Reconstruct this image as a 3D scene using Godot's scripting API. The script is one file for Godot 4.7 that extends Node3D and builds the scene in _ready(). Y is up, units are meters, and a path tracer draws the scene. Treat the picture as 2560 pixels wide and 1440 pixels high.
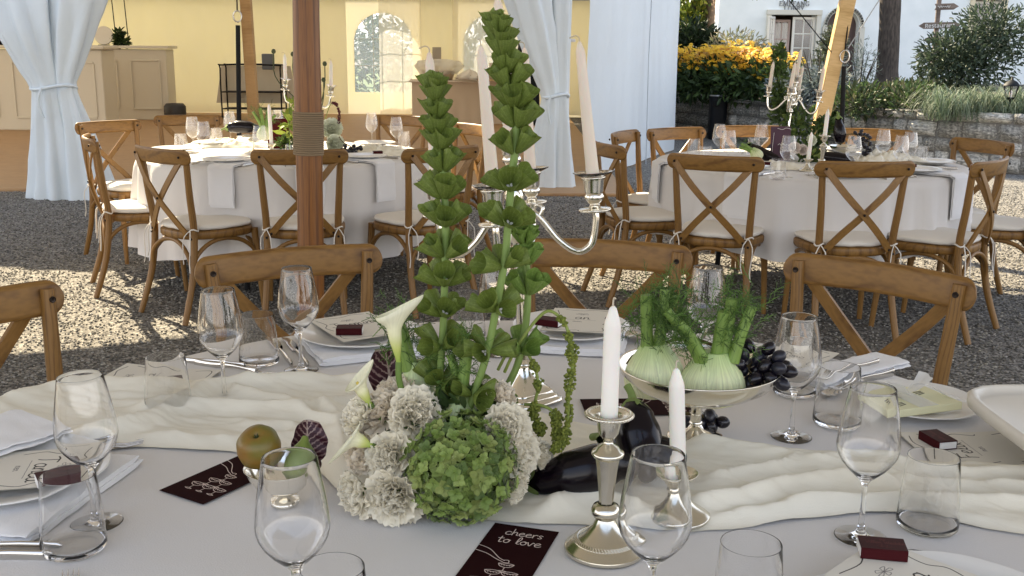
extends Node3D
# A wedding table under a canopy on gravel, two more tables behind, a lined marquee to one side and a pale house beyond.

const TOP := 0.75                                   # height of a laid table
var rng := RandomNumberGenerator.new()
var made := {}                                      # materials by name
var noise_a := FastNoiseLite.new()
var noise_b := FastNoiseLite.new()


# ---------------------------------------------------------------- mesh builder
class Shape:
	var v := PackedVector3Array()
	var uv := PackedVector2Array()
	var ix := PackedInt32Array()
	var welds := PackedInt32Array()
	var at := Transform3D()

	func put(p: Vector3, t: Vector2) -> int:
		v.append(at * p)
		uv.append(t)
		return v.size() - 1

	func tri(a: int, b: int, c: int) -> void:
		ix.append(a)
		ix.append(b)
		ix.append(c)

	# rows of points; every row has the same count; closed joins the last column to the first
	func rows(rs: Array, closed := false, su := 1.0, sv := 1.0) -> void:
		var n: int = rs[0].size()
		var first := v.size()
		var w := n + 1 if closed else n
		var along := 0.0
		for j in rs.size():
			if j > 0:
				along += (rs[j][0] as Vector3).distance_to(rs[j - 1][0])
			for i in w:
				put(rs[j][i % n], Vector2(along * su, float(i) / (w - 1) * sv))
			if closed:
				welds.append(first + j * w)
				welds.append(first + j * w + n)
		for j in rs.size() - 1:
			for i in w - 1:
				var a := first + j * w + i
				tri(a, a + 1, a + w)
				tri(a + 1, a + w + 1, a + w)

	func cap(ring: Array, flip := false) -> void:
		var mid := Vector3()
		for p in ring:
			mid += p
		var c := put(mid / ring.size(), Vector2(0.5, 0.5))
		var first := v.size()
		for p in ring:
			put(p, Vector2(0.5, 0.5))
		for i in ring.size():
			var k := (i + 1) % ring.size()
			if flip:
				tri(c, first + i, first + k)
			else:
				tri(c, first + k, first + i)

	# profile points are (radius, height); a point given twice makes a crease; wave changes the radius round the axis
	func lathe(prof: Array, seg := 24, wave = null) -> void:
		var first := v.size()
		var w := seg + 1
		for j in prof.size():
			for i in w:
				var a := TAU * (i % seg) / seg
				var r: float = prof[j].x
				if wave != null:
					r *= wave.call(a, float(j) / (prof.size() - 1))
				put(Vector3(r * cos(a), prof[j].y, r * sin(a)), Vector2(float(i) / seg, float(j) / (prof.size() - 1)))
			welds.append(first + j * w)
			welds.append(first + j * w + seg)
		for j in prof.size() - 1:
			if prof[j].is_equal_approx(prof[j + 1]):
				continue
			for i in seg:
				var a := first + j * w + i
				tri(a, a + 1, a + w)
				tri(a + 1, a + w + 1, a + w)

	# a round bar along points; rad is one radius or one per point
	func tube(pts: Array, rad, seg := 8, flat := 1.0, capped := true) -> void:
		var rs := []
		var up := Vector3(0.013, 0.02, 1.0).normalized()
		for k in pts.size():
			var d: Vector3 = (pts[mini(k + 1, pts.size() - 1)] - pts[maxi(k - 1, 0)]).normalized()
			if absf(d.dot(up)) > 0.98:
				up = Vector3(1, 0.1, 0.05).normalized()
			var s := d.cross(up).normalized()
			up = s.cross(d).normalized()
			var r: float = rad[k] if rad is Array else rad
			var ring := []
			for i in seg:
				var a := TAU * i / seg
				ring.append(pts[k] + s * cos(a) * r + up * sin(a) * r * flat)
			rs.append(ring)
		rows(rs, true, 1.0, 1.0)
		if capped:
			cap(rs[0])
			cap(rs[-1], true)

	# box with chamfered edges
	func box(size: Vector3, mid := Vector3(), turn := Basis(), bevel := 0.004) -> void:
		var h := size / 2.0
		var b := minf(bevel, minf(h.x, minf(h.y, h.z)) * 0.9)
		var old := at
		at = at * Transform3D(turn, mid)
		var quads := []
		for ax in 3:
			for sg in [-1.0, 1.0]:
				var o := [Vector3(), Vector3(), Vector3(), Vector3()]
				var p := (ax + 1) % 3
				var q := (ax + 2) % 3
				for k in 4:
					var e := Vector3()
					e[ax] = h[ax] * sg
					e[p] = (h[p] - b) * (1.0 if k == 0 or k == 3 else -1.0)
					e[q] = (h[q] - b) * (1.0 if k < 2 else -1.0)
					o[k] = e
				quads.append(o)
		for e in 3:
			var p := (e + 1) % 3
			var q := (e + 2) % 3
			for sp in [-1.0, 1.0]:
				for sq in [-1.0, 1.0]:
					var o := []
					for k in 4:
						var t := Vector3()
						t[e] = (h[e] - b) * (1.0 if k == 0 or k == 3 else -1.0)
						t[p] = (h[p] if k < 2 else h[p] - b) * sp
						t[q] = (h[q] - b if k < 2 else h[q]) * sq
						o.append(t)
					quads.append(o)
		for sx in [-1.0, 1.0]:
			for sy in [-1.0, 1.0]:
				for sz in [-1.0, 1.0]:
					face([Vector3(h.x * sx, (h.y - b) * sy, (h.z - b) * sz), Vector3((h.x - b) * sx, h.y * sy, (h.z - b) * sz), Vector3((h.x - b) * sx, (h.y - b) * sy, h.z * sz)])
		for o in quads:
			face(o)
		at = old

	# flat polygon (convex), turned to face away from the local origin
	func face(ps: Array) -> void:
		var mid := Vector3()
		for p in ps:
			mid += p
		var nm: Vector3 = (ps[2] - ps[0]).cross(ps[1] - ps[0])
		var f := v.size()
		var flip := nm.dot(mid) < 0
		var ax := 0 if absf(nm.x) > absf(nm.y) and absf(nm.x) > absf(nm.z) else 1 if absf(nm.y) > absf(nm.z) else 2
		for p in ps:
			put(p, Vector2(p[2 if ax == 0 else 0], p[2 if ax == 1 else 1]))
		for k in range(1, ps.size() - 1):
			if flip:
				tri(f, f + k + 1, f + k)
			else:
				tri(f, f + k, f + k + 1)

	# a flat outline (x, y) given thickness along z
	func prism(outline: Array, depth: float) -> void:
		var front := []
		var back := []
		for p in outline:
			front.append(Vector3(p.x, p.y, depth / 2))
			back.append(Vector3(p.x, p.y, -depth / 2))
		var ids := Geometry2D.triangulate_polygon(PackedVector2Array(outline))
		for s in 2:
			var f := v.size()
			for p in outline:
				put(Vector3(p.x, p.y, depth / 2 if s == 0 else -depth / 2), p)
			for k in range(0, ids.size(), 3):
				var a := outline[ids[k]] as Vector2
				var ccw: bool = (outline[ids[k + 1]] - a).cross(outline[ids[k + 2]] - a) > 0
				if ccw == (s == 0):
					tri(f + ids[k], f + ids[k + 2], f + ids[k + 1])
				else:
					tri(f + ids[k], f + ids[k + 1], f + ids[k + 2])
		var area := 0.0
		for i in outline.size():
			area += (outline[i] as Vector2).cross(outline[(i + 1) % outline.size()])
		for i in outline.size():
			var k := (i + 1) % outline.size()
			var f := v.size()
			put(front[i], Vector2(0, 0))
			put(front[k], Vector2(0.1, 0))
			put(back[k], Vector2(0.1, 0.1))
			put(back[i], Vector2(0, 0.1))
			if area > 0:
				tri(f, f + 1, f + 2)
				tri(f, f + 2, f + 3)
			else:
				tri(f, f + 2, f + 1)
				tri(f, f + 3, f + 2)

	func mesh() -> ArrayMesh:
		var n := PackedVector3Array()
		n.resize(v.size())
		for k in range(0, ix.size(), 3):
			var a := ix[k]
			var b := ix[k + 1]
			var c := ix[k + 2]
			var f := (v[c] - v[a]).cross(v[b] - v[a])
			n[a] += f
			n[b] += f
			n[c] += f
		for k in range(0, welds.size(), 2):
			var s := n[welds[k]] + n[welds[k + 1]]
			n[welds[k]] = s
			n[welds[k + 1]] = s
		for k in n.size():
			n[k] = n[k].normalized() if n[k].length_squared() > 1e-20 else Vector3.UP
		var arr := []
		arr.resize(Mesh.ARRAY_MAX)
		arr[Mesh.ARRAY_VERTEX] = v
		arr[Mesh.ARRAY_NORMAL] = n
		arr[Mesh.ARRAY_TEX_UV] = uv
		arr[Mesh.ARRAY_INDEX] = ix
		var m := ArrayMesh.new()
		m.add_surface_from_arrays(Mesh.PRIMITIVE_TRIANGLES, arr)
		return m


# ---------------------------------------------------------------- naming
func tag(o: Node3D, label: String, category: String, group := "") -> Node3D:
	o.set_meta("label", label)
	o.set_meta("category", category)
	if group:
		o.set_meta("group", group)
	return o

func thing(called: String, label: String, category: String, at := Vector3(), turn := 0.0, group := "") -> Node3D:
	var o := Node3D.new()
	o.name = called
	add_child(o, true)
	o.position = at
	o.rotation.y = turn
	return tag(o, label, category, group)

func part(called: String, m: Mesh, mat: Material, parent: Node, at := Transform3D()) -> MeshInstance3D:
	var o := MeshInstance3D.new()
	o.name = called
	o.mesh = m
	o.material_override = mat
	o.transform = at
	parent.add_child(o, true)
	return o

func struct(called: String, m: Mesh, mat: Material, kind := "structure") -> MeshInstance3D:
	var o := part(called, m, mat, self)
	o.set_meta("kind", kind)
	return o

func solo(called: String, label: String, category: String, m: Mesh, mat: Material, at := Transform3D(), group := "") -> MeshInstance3D:
	var o := part(called, m, mat, self, at)
	tag(o, label, category, group)
	return o

func copy(o: Node3D, at: Vector3, turn: float, label: String, group := "") -> Node3D:
	var c: Node3D = o.duplicate()
	c.name = String(o.name).rstrip("0123456789")
	add_child(c, true)
	c.position = at
	c.rotation = Vector3(0, turn, 0)
	c.set_meta("label", label)
	if group:
		c.set_meta("group", group)
	return c

func many(called: String, m: Mesh, mat: Material, parent: Node, places: Array, tints := []) -> MultiMeshInstance3D:
	var mm := MultiMesh.new()
	mm.transform_format = MultiMesh.TRANSFORM_3D
	mm.use_colors = tints.size() > 0
	mm.mesh = m
	mm.instance_count = places.size()
	for i in places.size():
		mm.set_instance_transform(i, places[i])
		if tints.size():
			mm.set_instance_color(i, tints[i])
	var o := MultiMeshInstance3D.new()
	o.name = called
	o.multimesh = mm
	o.material_override = mat
	parent.add_child(o, true)
	o.set_meta("kind", "stuff")
	return o


# ---------------------------------------------------------------- small maths
func rf(a: float, b: float) -> float:
	return rng.randf_range(a, b)

func smooth(pts: Array, n: int) -> Array:           # Catmull-Rom through the points
	var out := []
	var m := pts.size()
	for i in n:
		var t := float(i) / (n - 1) * (m - 1)
		var k := mini(int(t), m - 2)
		var f := t - k
		var a = pts[maxi(k - 1, 0)]
		var b = pts[k]
		var c = pts[k + 1]
		var d = pts[mini(k + 2, m - 1)]
		out.append(0.5 * ((2.0 * b) + (c - a) * f + (2.0 * a - 5.0 * b + 4.0 * c - d) * f * f + (3.0 * b - a - 3.0 * c + d) * f * f * f))
	return out

func facing(d: Vector3, roll := 0.0) -> Basis:      # y axis along d
	var y := d.normalized()
	var x := (Vector3(0, 0, 1) if absf(y.z) < 0.9 else Vector3(1, 0, 0)).cross(y).normalized()
	return Basis(x, y, x.cross(y)) * Basis(Vector3.UP, roll)

func lay(x: float, z: float, turn: float, y := TOP) -> Transform3D:
	return Transform3D(Basis(Vector3.UP, turn), Vector3(x, y, z))

func grid(nu: int, nv: int, f) -> Array:
	var rs := []
	for j in nv:
		var r := []
		for i in nu:
			r.append(f.call(float(i) / (nu - 1), float(j) / (nv - 1)))
		rs.append(r)
	return rs


# ---------------------------------------------------------------- materials
func lin(r: float, g: float, b: float) -> Color:    # a real-world base colour, given linear
	return Color(r, g, b).linear_to_srgb()

func mat(called: String, c: Color, rough := 0.8, extra := {}) -> StandardMaterial3D:
	if made.has(called):
		return made[called]
	var m := StandardMaterial3D.new()
	m.resource_name = called
	m.albedo_color = c
	m.roughness = rough
	m.cull_mode = BaseMaterial3D.CULL_DISABLED
	for k in extra:
		m.set(k, extra[k])
	made[called] = m
	return m

func noise_tex(freq: float, sd: int, ramp: Array, normal := 0.0, type := FastNoiseLite.TYPE_SIMPLEX_SMOOTH, size := 512, octaves := 4) -> NoiseTexture2D:
	var t := NoiseTexture2D.new()
	t.width = size
	t.height = size
	t.seamless = true
	var n := FastNoiseLite.new()
	n.seed = sd
	n.noise_type = type
	n.frequency = freq
	n.fractal_octaves = octaves
	t.noise = n
	if normal > 0.0:
		t.as_normal_map = true
		t.bump_strength = normal
	elif ramp.size():
		var g := Gradient.new()
		var offs := PackedFloat32Array()
		var cols := PackedColorArray()
		for r in ramp:
			offs.append(r[0])
			cols.append(r[1])
		g.offsets = offs
		g.colors = cols
		t.color_ramp = g
	return t

func tri_mat(called: String, tex: Texture2D, scale: float, rough := 0.85, extra := {}) -> StandardMaterial3D:
	var d := {"albedo_texture": tex, "uv1_triplanar": true, "uv1_scale": Vector3.ONE * scale}
	d.merge(extra, true)
	return mat(called, Color.WHITE, rough, d)

func wood_tex(light: Color, dark: Color, sd: int, lines: float, fine: float) -> ImageTexture:
	var w := 512
	var h := 256
	var n := FastNoiseLite.new()
	n.seed = sd
	n.frequency = 1.0
	n.fractal_octaves = 2
	var data := PackedByteArray()
	data.resize(w * h * 3)
	for y in h:
		for x in w:
			var u := float(x) / w
			var q := float(y) / h
			# the noise runs round a circle in both directions, so that the picture repeats without a seam
			var cu := cos(u * TAU)
			var su := sin(u * TAU)
			var warp := n.get_noise_3d(cu * 0.22, su * 0.22, q * 1.3) * 0.9
			var t := q * lines + warp * lines * 0.13
			var ring := pow(0.5 + 0.5 * sin(t * TAU), 5.0) * (0.5 + 0.5 * n.get_noise_3d(cu * 1.2 + 7.0, su * 1.2, q * 3.0))
			var fibre := n.get_noise_3d(cu * 3.0, su * 3.0, q * 90.0) * fine
			var k := clampf(ring * 0.95 + fibre + 0.12 + 0.15 * n.get_noise_3d(cu * 0.4 + 3.0, su * 0.4, q * 3.0), 0.0, 1.0)
			var c := light.lerp(dark, k)
			var o := (y * w + x) * 3
			data[o] = int(c.r * 255)
			data[o + 1] = int(c.g * 255)
			data[o + 2] = int(c.b * 255)
	return ImageTexture.create_from_image(Image.create_from_data(w, h, false, Image.FORMAT_RGB8, data))

func materials() -> void:
	noise_a.seed = 11
	noise_a.frequency = 1.0
	noise_b.seed = 23
	noise_b.frequency = 1.0
	noise_b.noise_type = FastNoiseLite.TYPE_SIMPLEX_SMOOTH
	var oak := wood_tex(lin(0.25, 0.130, 0.032), lin(0.105, 0.047, 0.011), 5, 13.0, 0.35)
	mat("oak", Color.WHITE, 0.42, {"albedo_texture": oak, "uv1_scale": Vector3(1.6, 1, 1), "metallic_specular": 0.45})
	var pole := wood_tex(lin(0.27, 0.105, 0.022), lin(0.09, 0.032, 0.008), 9, 5.0, 0.6)
	mat("pole_wood", Color.WHITE, 0.38, {"albedo_texture": pole, "uv1_scale": Vector3(0.35, 2, 1)})
	var pine := wood_tex(lin(0.66, 0.46, 0.22), lin(0.42, 0.26, 0.09), 31, 4.0, 0.4)
	mat("pine", Color.WHITE, 0.6, {"albedo_texture": pine, "uv1_scale": Vector3(0.5, 1, 1)})
	mat("pine_dark", lin(0.62, 0.5, 0.36), 0.55, {"albedo_texture": pine, "uv1_scale": Vector3(0.5, 1, 1)})
	var cushion_n := noise_tex(0.02, 3, [], 2.5)
	mat("cushion", lin(0.74, 0.70, 0.63), 0.95, {"normal_enabled": true, "normal_texture": cushion_n, "normal_scale": 0.25, "uv1_triplanar": true, "uv1_scale": Vector3.ONE * 3.0})
	var weave := noise_tex(0.35, 8, [], 3.0, FastNoiseLite.TYPE_SIMPLEX, 512, 2)
	mat("linen", lin(0.72, 0.70, 0.68), 0.95, {"normal_enabled": true, "normal_texture": weave, "normal_scale": 0.12, "uv1_triplanar": true, "uv1_scale": Vector3.ONE * 2.0})
	mat("napkin_cloth", lin(0.80, 0.80, 0.81), 0.95, {"normal_enabled": true, "normal_texture": weave, "normal_scale": 0.15, "uv1_triplanar": true, "uv1_scale": Vector3.ONE * 2.0})
	mat("runner_cloth", lin(0.82, 0.78, 0.66), 0.9, {"normal_enabled": true, "normal_texture": weave, "normal_scale": 0.12, "uv1_triplanar": true, "uv1_scale": Vector3.ONE * 3.0})
	var tarp_n := noise_tex(0.012, 17, [], 6.0)
	mat("tarp", lin(0.72, 0.79, 0.83), 0.5, {"backlight_enabled": true, "backlight": Color(0.5, 0.5, 0.5), "normal_enabled": true, "normal_texture": tarp_n, "normal_scale": 0.35, "uv1_triplanar": true, "uv1_scale": Vector3.ONE * 0.8})
	mat("lining", lin(0.84, 0.77, 0.44), 0.9, {"backlight_enabled": true, "backlight": Color(0.85, 0.85, 0.85)})
	mat("canopy", lin(0.74, 0.68, 0.56), 0.9, {"backlight_enabled": true, "backlight": Color(0.3, 0.3, 0.3)})
	mat("silver", lin(0.86, 0.82, 0.73), 0.14, {"metallic": 1.0})
	mat("old_silver", lin(0.72, 0.68, 0.58), 0.2, {"metallic": 1.0})
	mat("steel", lin(0.62, 0.60, 0.57), 0.16, {"metallic": 1.0})
	mat("black_iron", lin(0.006, 0.006, 0.0065), 0.55, {"metallic_specular": 0.3})
	mat("bolt", lin(0.03, 0.022, 0.018), 0.35, {"metallic": 0.8})
	mat("wax", lin(0.84, 0.81, 0.74), 0.45, {"subsurf_scatter_enabled": true, "subsurf_scatter_strength": 0.35})
	mat("wax_cream", lin(0.74, 0.66, 0.55), 0.45, {"subsurf_scatter_enabled": true, "subsurf_scatter_strength": 0.3})
	mat("wick", lin(0.55, 0.48, 0.36), 0.9)
	mat("glass", Color(1, 1, 1, 0.0), 0.0, {"refraction_enabled": true, "refraction_scale": 0.05, "transparency": BaseMaterial3D.TRANSPARENCY_ALPHA})
	mat("pane", Color(1, 1, 1, 0.04), 0.02, {"transparency": BaseMaterial3D.TRANSPARENCY_ALPHA})
	mat("china", lin(0.80, 0.79, 0.76), 0.15)
	mat("paper", lin(0.74, 0.70, 0.62), 0.8)
	mat("white_paint", lin(0.75, 0.72, 0.64), 0.6)


# ---------------------------------------------------------------- the setting
func light_and_camera() -> void:
	var cam := Camera3D.new()
	cam.name = "camera"
	cam.fov = 30.51
	cam.near = 0.05
	cam.far = 400.0
	cam.position = Vector3(0, 1.40, 0)
	cam.basis = Basis(Vector3.RIGHT, deg_to_rad(-12.95)) * Basis(Vector3.BACK, deg_to_rad(0.5))
	add_child(cam)
	cam.current = true
	var sky_mat := ProceduralSkyMaterial.new()
	sky_mat.sky_top_color = Color(0.52, 0.58, 0.68)
	sky_mat.sky_horizon_color = Color(0.95, 0.93, 0.90)
	sky_mat.sky_curve = 0.18
	sky_mat.ground_bottom_color = Color(0.30, 0.28, 0.25)
	sky_mat.ground_horizon_color = Color(0.62, 0.62, 0.58)
	var sky := Sky.new()
	sky.sky_material = sky_mat
	var e := Environment.new()
	e.background_mode = Environment.BG_SKY
	e.sky = sky
	e.background_energy_multiplier = 1.0
	e.tonemap_mode = Environment.TONE_MAPPER_LINEAR
	e.tonemap_exposure = 3.8
	e.sdfgi_enabled = true
	e.ssao_enabled = true
	e.ssil_enabled = true
	var we := WorldEnvironment.new()
	we.name = "surroundings"
	we.environment = e
	add_child(we)
	var sun := DirectionalLight3D.new()
	sun.name = "sun"
	sun.light_energy = 1.5
	sun.light_color = Color(1.0, 0.93, 0.80)
	sun.light_angular_distance = 0.5
	sun.shadow_enabled = true
	add_child(sun)
	var el := deg_to_rad(39.0)
	var to_sun := Vector3(-0.55 * cos(el), sin(el), -0.835 * cos(el)).normalized()
	sun.look_at_from_position(to_sun * 50.0, Vector3.ZERO)


func ground() -> void:
	var tex := noise_tex(0.09, 41, [[0.0, lin(0.03, 0.027, 0.023)], [0.35, lin(0.10, 0.092, 0.08)], [0.62, lin(0.21, 0.195, 0.17)], [1.0, lin(0.40, 0.375, 0.335)]], 0.0, FastNoiseLite.TYPE_CELLULAR, 1024, 2)
	(tex.noise as FastNoiseLite).cellular_return_type = FastNoiseLite.RETURN_CELL_VALUE
	var bump := noise_tex(0.09, 41, [], 8.0, FastNoiseLite.TYPE_CELLULAR, 1024, 2)
	var gm := mat("gravel", Color.WHITE, 0.95, {"albedo_texture": tex, "uv1_triplanar": true, "uv1_world_triplanar": true, "uv1_scale": Vector3.ONE * 0.85, "normal_enabled": true, "normal_texture": bump, "normal_scale": 0.8})
	var s := Shape.new()
	s.rows(grid(60, 60, func(u, v): return Vector3(-120 + 240 * u, 0, 60 - 260 * v)))
	struct("gravel_ground", s.mesh(), gm)
	# loose stones over the ground that the camera sees near
	var st := Shape.new()
	var prof := [Vector2(0, -0.5), Vector2(0.42, -0.3), Vector2(0.55, 0.02), Vector2(0.36, 0.36), Vector2(0, 0.46)]
	st.lathe(prof, 6, func(a, _t): return 1.0 + 0.22 * sin(a * 2.0 + 0.6) + 0.1 * sin(a * 3.0))
	var places := []
	var tints := []
	for i in 90000:
		var d := 2.6 + 8.5 * pow(rng.randf(), 0.8)
		var x := rf(-0.62, 0.62) * d
		var sz := rf(0.005, 0.012)
		places.append(Transform3D(Basis.from_euler(Vector3(rf(-0.5, 0.5), rf(0, TAU), rf(-0.5, 0.5))).scaled(Vector3(sz * rf(0.9, 1.6), sz * 0.8, sz)), Vector3(x, 0.002 + sz * 0.2, -d)))
		var g := pow(rng.randf(), 1.5) * 0.3 + 0.07
		tints.append(Color(g * 1.06, g, g * rf(0.82, 0.92)))
	many("gravel_stones", st.mesh(), mat("gravel_stone", Color.WHITE, 0.9, {"vertex_color_use_as_albedo": true}), self, places, tints)
	# a few dry leaves
	for p in [[-1.62, -4.55, "small dry red leaf on sunlit gravel behind the chairs"], [0.93, -5.95, "small dry red leaf lying near the right table on gravel"]]:
		var lf := Shape.new()
		lf.rows(grid(4, 6, func(u, v): return Vector3((u - 0.5) * 0.04 * sin(PI * clampf(v, 0.02, 0.98)), 0.01 + 0.012 * absf(u - 0.5) + 0.006 * sin(v * 4.0), (v - 0.5) * 0.07)))
		solo("dry_leaf", p[2], "leaf", lf.mesh(), mat("dry_leaf", lin(0.22, 0.05, 0.02), 0.8), lay(p[0], p[1], rf(0, 6), 0.006))


func cloth_wall(a: Vector3, b: Vector3, top: float, folds: float, amp: float, sd: float, bottom := 0.02) -> Shape:
	var s := Shape.new()
	var along := b - a
	var side := along.cross(Vector3.UP).normalized()
	var w := along.length()
	s.rows(grid(maxi(12, int(w * 14)), 14, func(u, v):
		var y: float = lerpf(bottom, top, v)
		var k: float = sin(u * folds * TAU + sd) * 0.5 + noise_b.get_noise_2d(u * w * 0.9 + sd, y * 0.35) + 0.5 * noise_b.get_noise_2d(u * w * 3.0 + sd * 2.0, y * 0.8)
		return a + along * u + Vector3.UP * y + side * k * amp))
	return s


func gathered(mid_top: Vector3, wt: float, mid_tie: Vector3, wk: float, mid_low: Vector3, wl: float, pleats: int, sd: float) -> Shape:
	var s := Shape.new()
	var rs := []
	var n := 36
	for j in n:
		var f := float(j) / (n - 1)
		var y := lerpf(mid_low.y, mid_top.y, f)
		var c: Vector3
		var w: float
		if y < mid_tie.y:
			var t := (y - mid_low.y) / (mid_tie.y - mid_low.y)
			c = mid_low.lerp(mid_tie, t)
			w = lerpf(wl, wk, pow(t, 0.8))
		else:
			var t := (y - mid_tie.y) / (mid_top.y - mid_tie.y)
			c = mid_tie.lerp(mid_top, t)
			w = lerpf(wk, wt, pow(t, 0.75))
		c.y = y
		var ring := []
		for i in 72:
			var a := TAU * i / 72.0
			var k := 1.0 + (0.16 * sin(a * pleats + sd + 0.5 * sin(y * 1.7)) + 0.22 * noise_b.get_noise_3d(cos(a) * 1.1 + sd, sin(a) * 1.1, y * 0.9)) * (0.5 + 0.5 * minf(1.0, absf(y - mid_tie.y) * 3.0))
			ring.append(c + Vector3(cos(a) * w * 0.5 * k, 0, sin(a) * minf(w * 0.3, 0.16) * k))
		rs.append(ring)
	s.rows(rs, true)
	return s


func marquee() -> void:
	var tarp: Material = made["tarp"]
	var lining: Material = made["lining"]
	var tent := thing("marquee", "large white marquee with cream lining and tied back corner curtains", "tent", Vector3())
	# footprint
	var fl := Vector3(-11, 0, -9.2)
	var fr := Vector3(0.62, 0, -10.7)
	var mid := Vector3(2.2, 0, -14.6)
	var br := Vector3(2.45, 0, -21.4)
	var bl := Vector3(-11, 0, -21.4)
	var eave := 3.05
	part("side_panel", cloth_wall(fr + Vector3(0.1, 0, -0.2), mid, 2.75, 2.0, 0.035, 2.0).mesh(), tarp, tent)
	part("side_panel", cloth_wall(mid, br, 2.4, 3.0, 0.03, 5.0).mesh(), tarp, tent)
	var hem := Shape.new()
	hem.tube([fr + Vector3(1.0, 0, -2.2), fr + Vector3(0.98, 1.2, -2.15), fr + Vector3(1.02, 3.0, -2.3)], 0.006, 5)
	part("panel_rope", hem.mesh(), mat("pale_rope", lin(0.42, 0.45, 0.48), 0.8), tent)
	# back wall with two arched windows
	var wall := CSGCombiner3D.new()
	wall.name = "back_wall"
	tent.add_child(wall)
	wall.material_override = lining
	var slab := CSGBox3D.new()
	slab.size = Vector3(13.4, 2.42, 0.02)
	slab.position = Vector3(-4.3, 1.21, -21.38)
	wall.add_child(slab)
	for x in [-2.58, -0.42]:
		var hole := CSGPolygon3D.new()
		hole.polygon = arch_outline(0.58, 0.46, 2.0)
		hole.depth = 0.3
		hole.position = Vector3(x, 0, -21.2)
		hole.operation = CSGShape3D.OPERATION_SUBTRACTION
		wall.add_child(hole)
		var pane := Shape.new()
		var ol := []
		for p in arch_outline(0.58, 0.46, 2.0):
			ol.append(p)
		pane.prism(ol, 0.004)
		var w := part("window", pane.mesh(), mat("film", Color(0.86, 0.93, 1.0, 0.25), 0.12, {"transparency": BaseMaterial3D.TRANSPARENCY_ALPHA}), tent, Transform3D(Basis(), Vector3(x, 0, -21.38)))
		var bars := Shape.new()
		for q in [[Vector3(-0.58, 0.98, 0.01), Vector3(0.58, 0.98, 0.01)], [Vector3(-0.58, 1.5, 0.01), Vector3(0.58, 1.5, 0.01)], [Vector3(-0.2, 0.46, 0.01), Vector3(-0.2, 1.95, 0.01)], [Vector3(0.2, 0.46, 0.01), Vector3(0.2, 1.95, 0.01)], [Vector3(-0.2, 1.5, 0.01), Vector3(-0.42, 1.86, 0.01)], [Vector3(0.2, 1.5, 0.01), Vector3(0.42, 1.86, 0.01)]]:
			bars.tube(q, 0.010, 5)
		part("glazing_bar", bars.mesh(), made["tarp"], w)
	# pleated lining hung inside the back wall, and sheer drapes over half of each window
	for q in [[-11.0, -3.28, 5.0], [-1.85, -1.1, 6.0], [0.3, 2.4, 8.0]]:
		part("lining_drape", cloth_wall(Vector3(q[0], 0, -21.22), Vector3(q[1], 0, -21.22), 2.25, (q[1] - q[0]) * 0.8, 0.03, q[2], 0.05).mesh(), lining, tent)
	var sheer := mat("sheer", Color(lin(0.85, 0.74, 0.46), 0.55), 0.9, {"transparency": BaseMaterial3D.TRANSPARENCY_ALPHA, "backlight_enabled": true, "backlight": Color(0.9, 0.9, 0.9)})
	for q in [[-2.62, -1.8, 2.0], [-1.2, 0.4, 3.0]]:
		part("sheer_drape", cloth_wall(Vector3(q[0], 0, -21.05), Vector3(q[1], 0, -21.05), 2.3, (q[1] - q[0]) * 2.2, 0.03, q[2], 0.05).mesh(), sheer, tent)
	var beam := Shape.new()
	beam.box(Vector3(13.4, 0.14, 0.1), Vector3(-4.3, 2.32, -21.15))
	part("eave_beam", beam.mesh(), mat("aluminium", lin(0.5, 0.5, 0.5), 0.4), tent)
	part("end_wall", cloth_wall(bl, fl, eave, 8.0, 0.03, 1.0).mesh(), lining, tent)
	# roof
	var ring := [fl + Vector3(-0.2, eave, 0.2), fr + Vector3(0.1, eave, 0.2), mid + Vector3(0.2, 2.75, 0), br + Vector3(0.2, 2.4, -0.2), bl + Vector3(-0.2, 2.4, -0.2)]
	var apex := Vector3(-4.6, 4.4, -14.6)
	var roof := Shape.new()
	var rs := []
	for j in 9:
		var t := j / 8.0
		var r := []
		for p in ring:
			var q: Vector3 = p.lerp(apex, t)
			q.y = lerpf((p as Vector3).y, apex.y, pow(t, 1.15))
			r.append(q)
		rs.append(r)
	roof.rows(rs, true)
	part("roof", roof.mesh(), mat("roof_cloth", lin(0.80, 0.76, 0.66), 0.9, {"backlight_enabled": true, "backlight": Color(0.45, 0.45, 0.45)}), tent)
	# corner curtains
	var cl := Shape.new()
	part("curtain", gathered(Vector3(-4.72, eave, -9.75), 1.15, Vector3(-4.18, 1.0, -9.62), 0.25, Vector3(-4.16, 0.0, -9.62), 0.52, 9, 0.4).mesh(), tarp, tent)
	part("curtain", gathered(Vector3(-3.6, eave, -9.7), 0.75, Vector3(-4.02, 1.02, -9.6), 0.17, Vector3(-3.86, 0.0, -9.6), 0.5, 6, 2.4).mesh(), tarp, tent)
	part("curtain", gathered(Vector3(-0.2, eave, -10.5), 0.62, Vector3(0.36, 0.92, -10.5), 0.15, Vector3(0.3, 0.02, -10.5), 0.36, 6, 1.2).mesh(), tarp, tent)
	part("curtain", gathered(Vector3(0.42, eave, -10.62), 0.26, Vector3(0.47, 0.92, -10.55), 0.12, Vector3(0.5, 0.02, -10.5), 0.24, 5, 3.0).mesh(), tarp, tent)
	for q in [[Vector3(-4.12, 1.0, -9.61), 0.2, 0.13], [Vector3(0.41, 0.92, -10.52), 0.13, 0.1]]:
		var tie := Shape.new()
		var pts := []
		for i in 17:
			var a := TAU * i / 16.0
			pts.append(q[0] + Vector3(cos(a) * q[1], 0.02 * sin(a * 2.0), sin(a) * q[2]))
		tie.tube(pts, 0.016, 6)
		tie.tube(smooth([q[0] + Vector3(-0.05, 0, q[2]), q[0] + Vector3(-0.08, -0.12, q[2] + 0.03), q[0] + Vector3(-0.05, -0.27, q[2] + 0.01)], 6), 0.011, 5)
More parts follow.
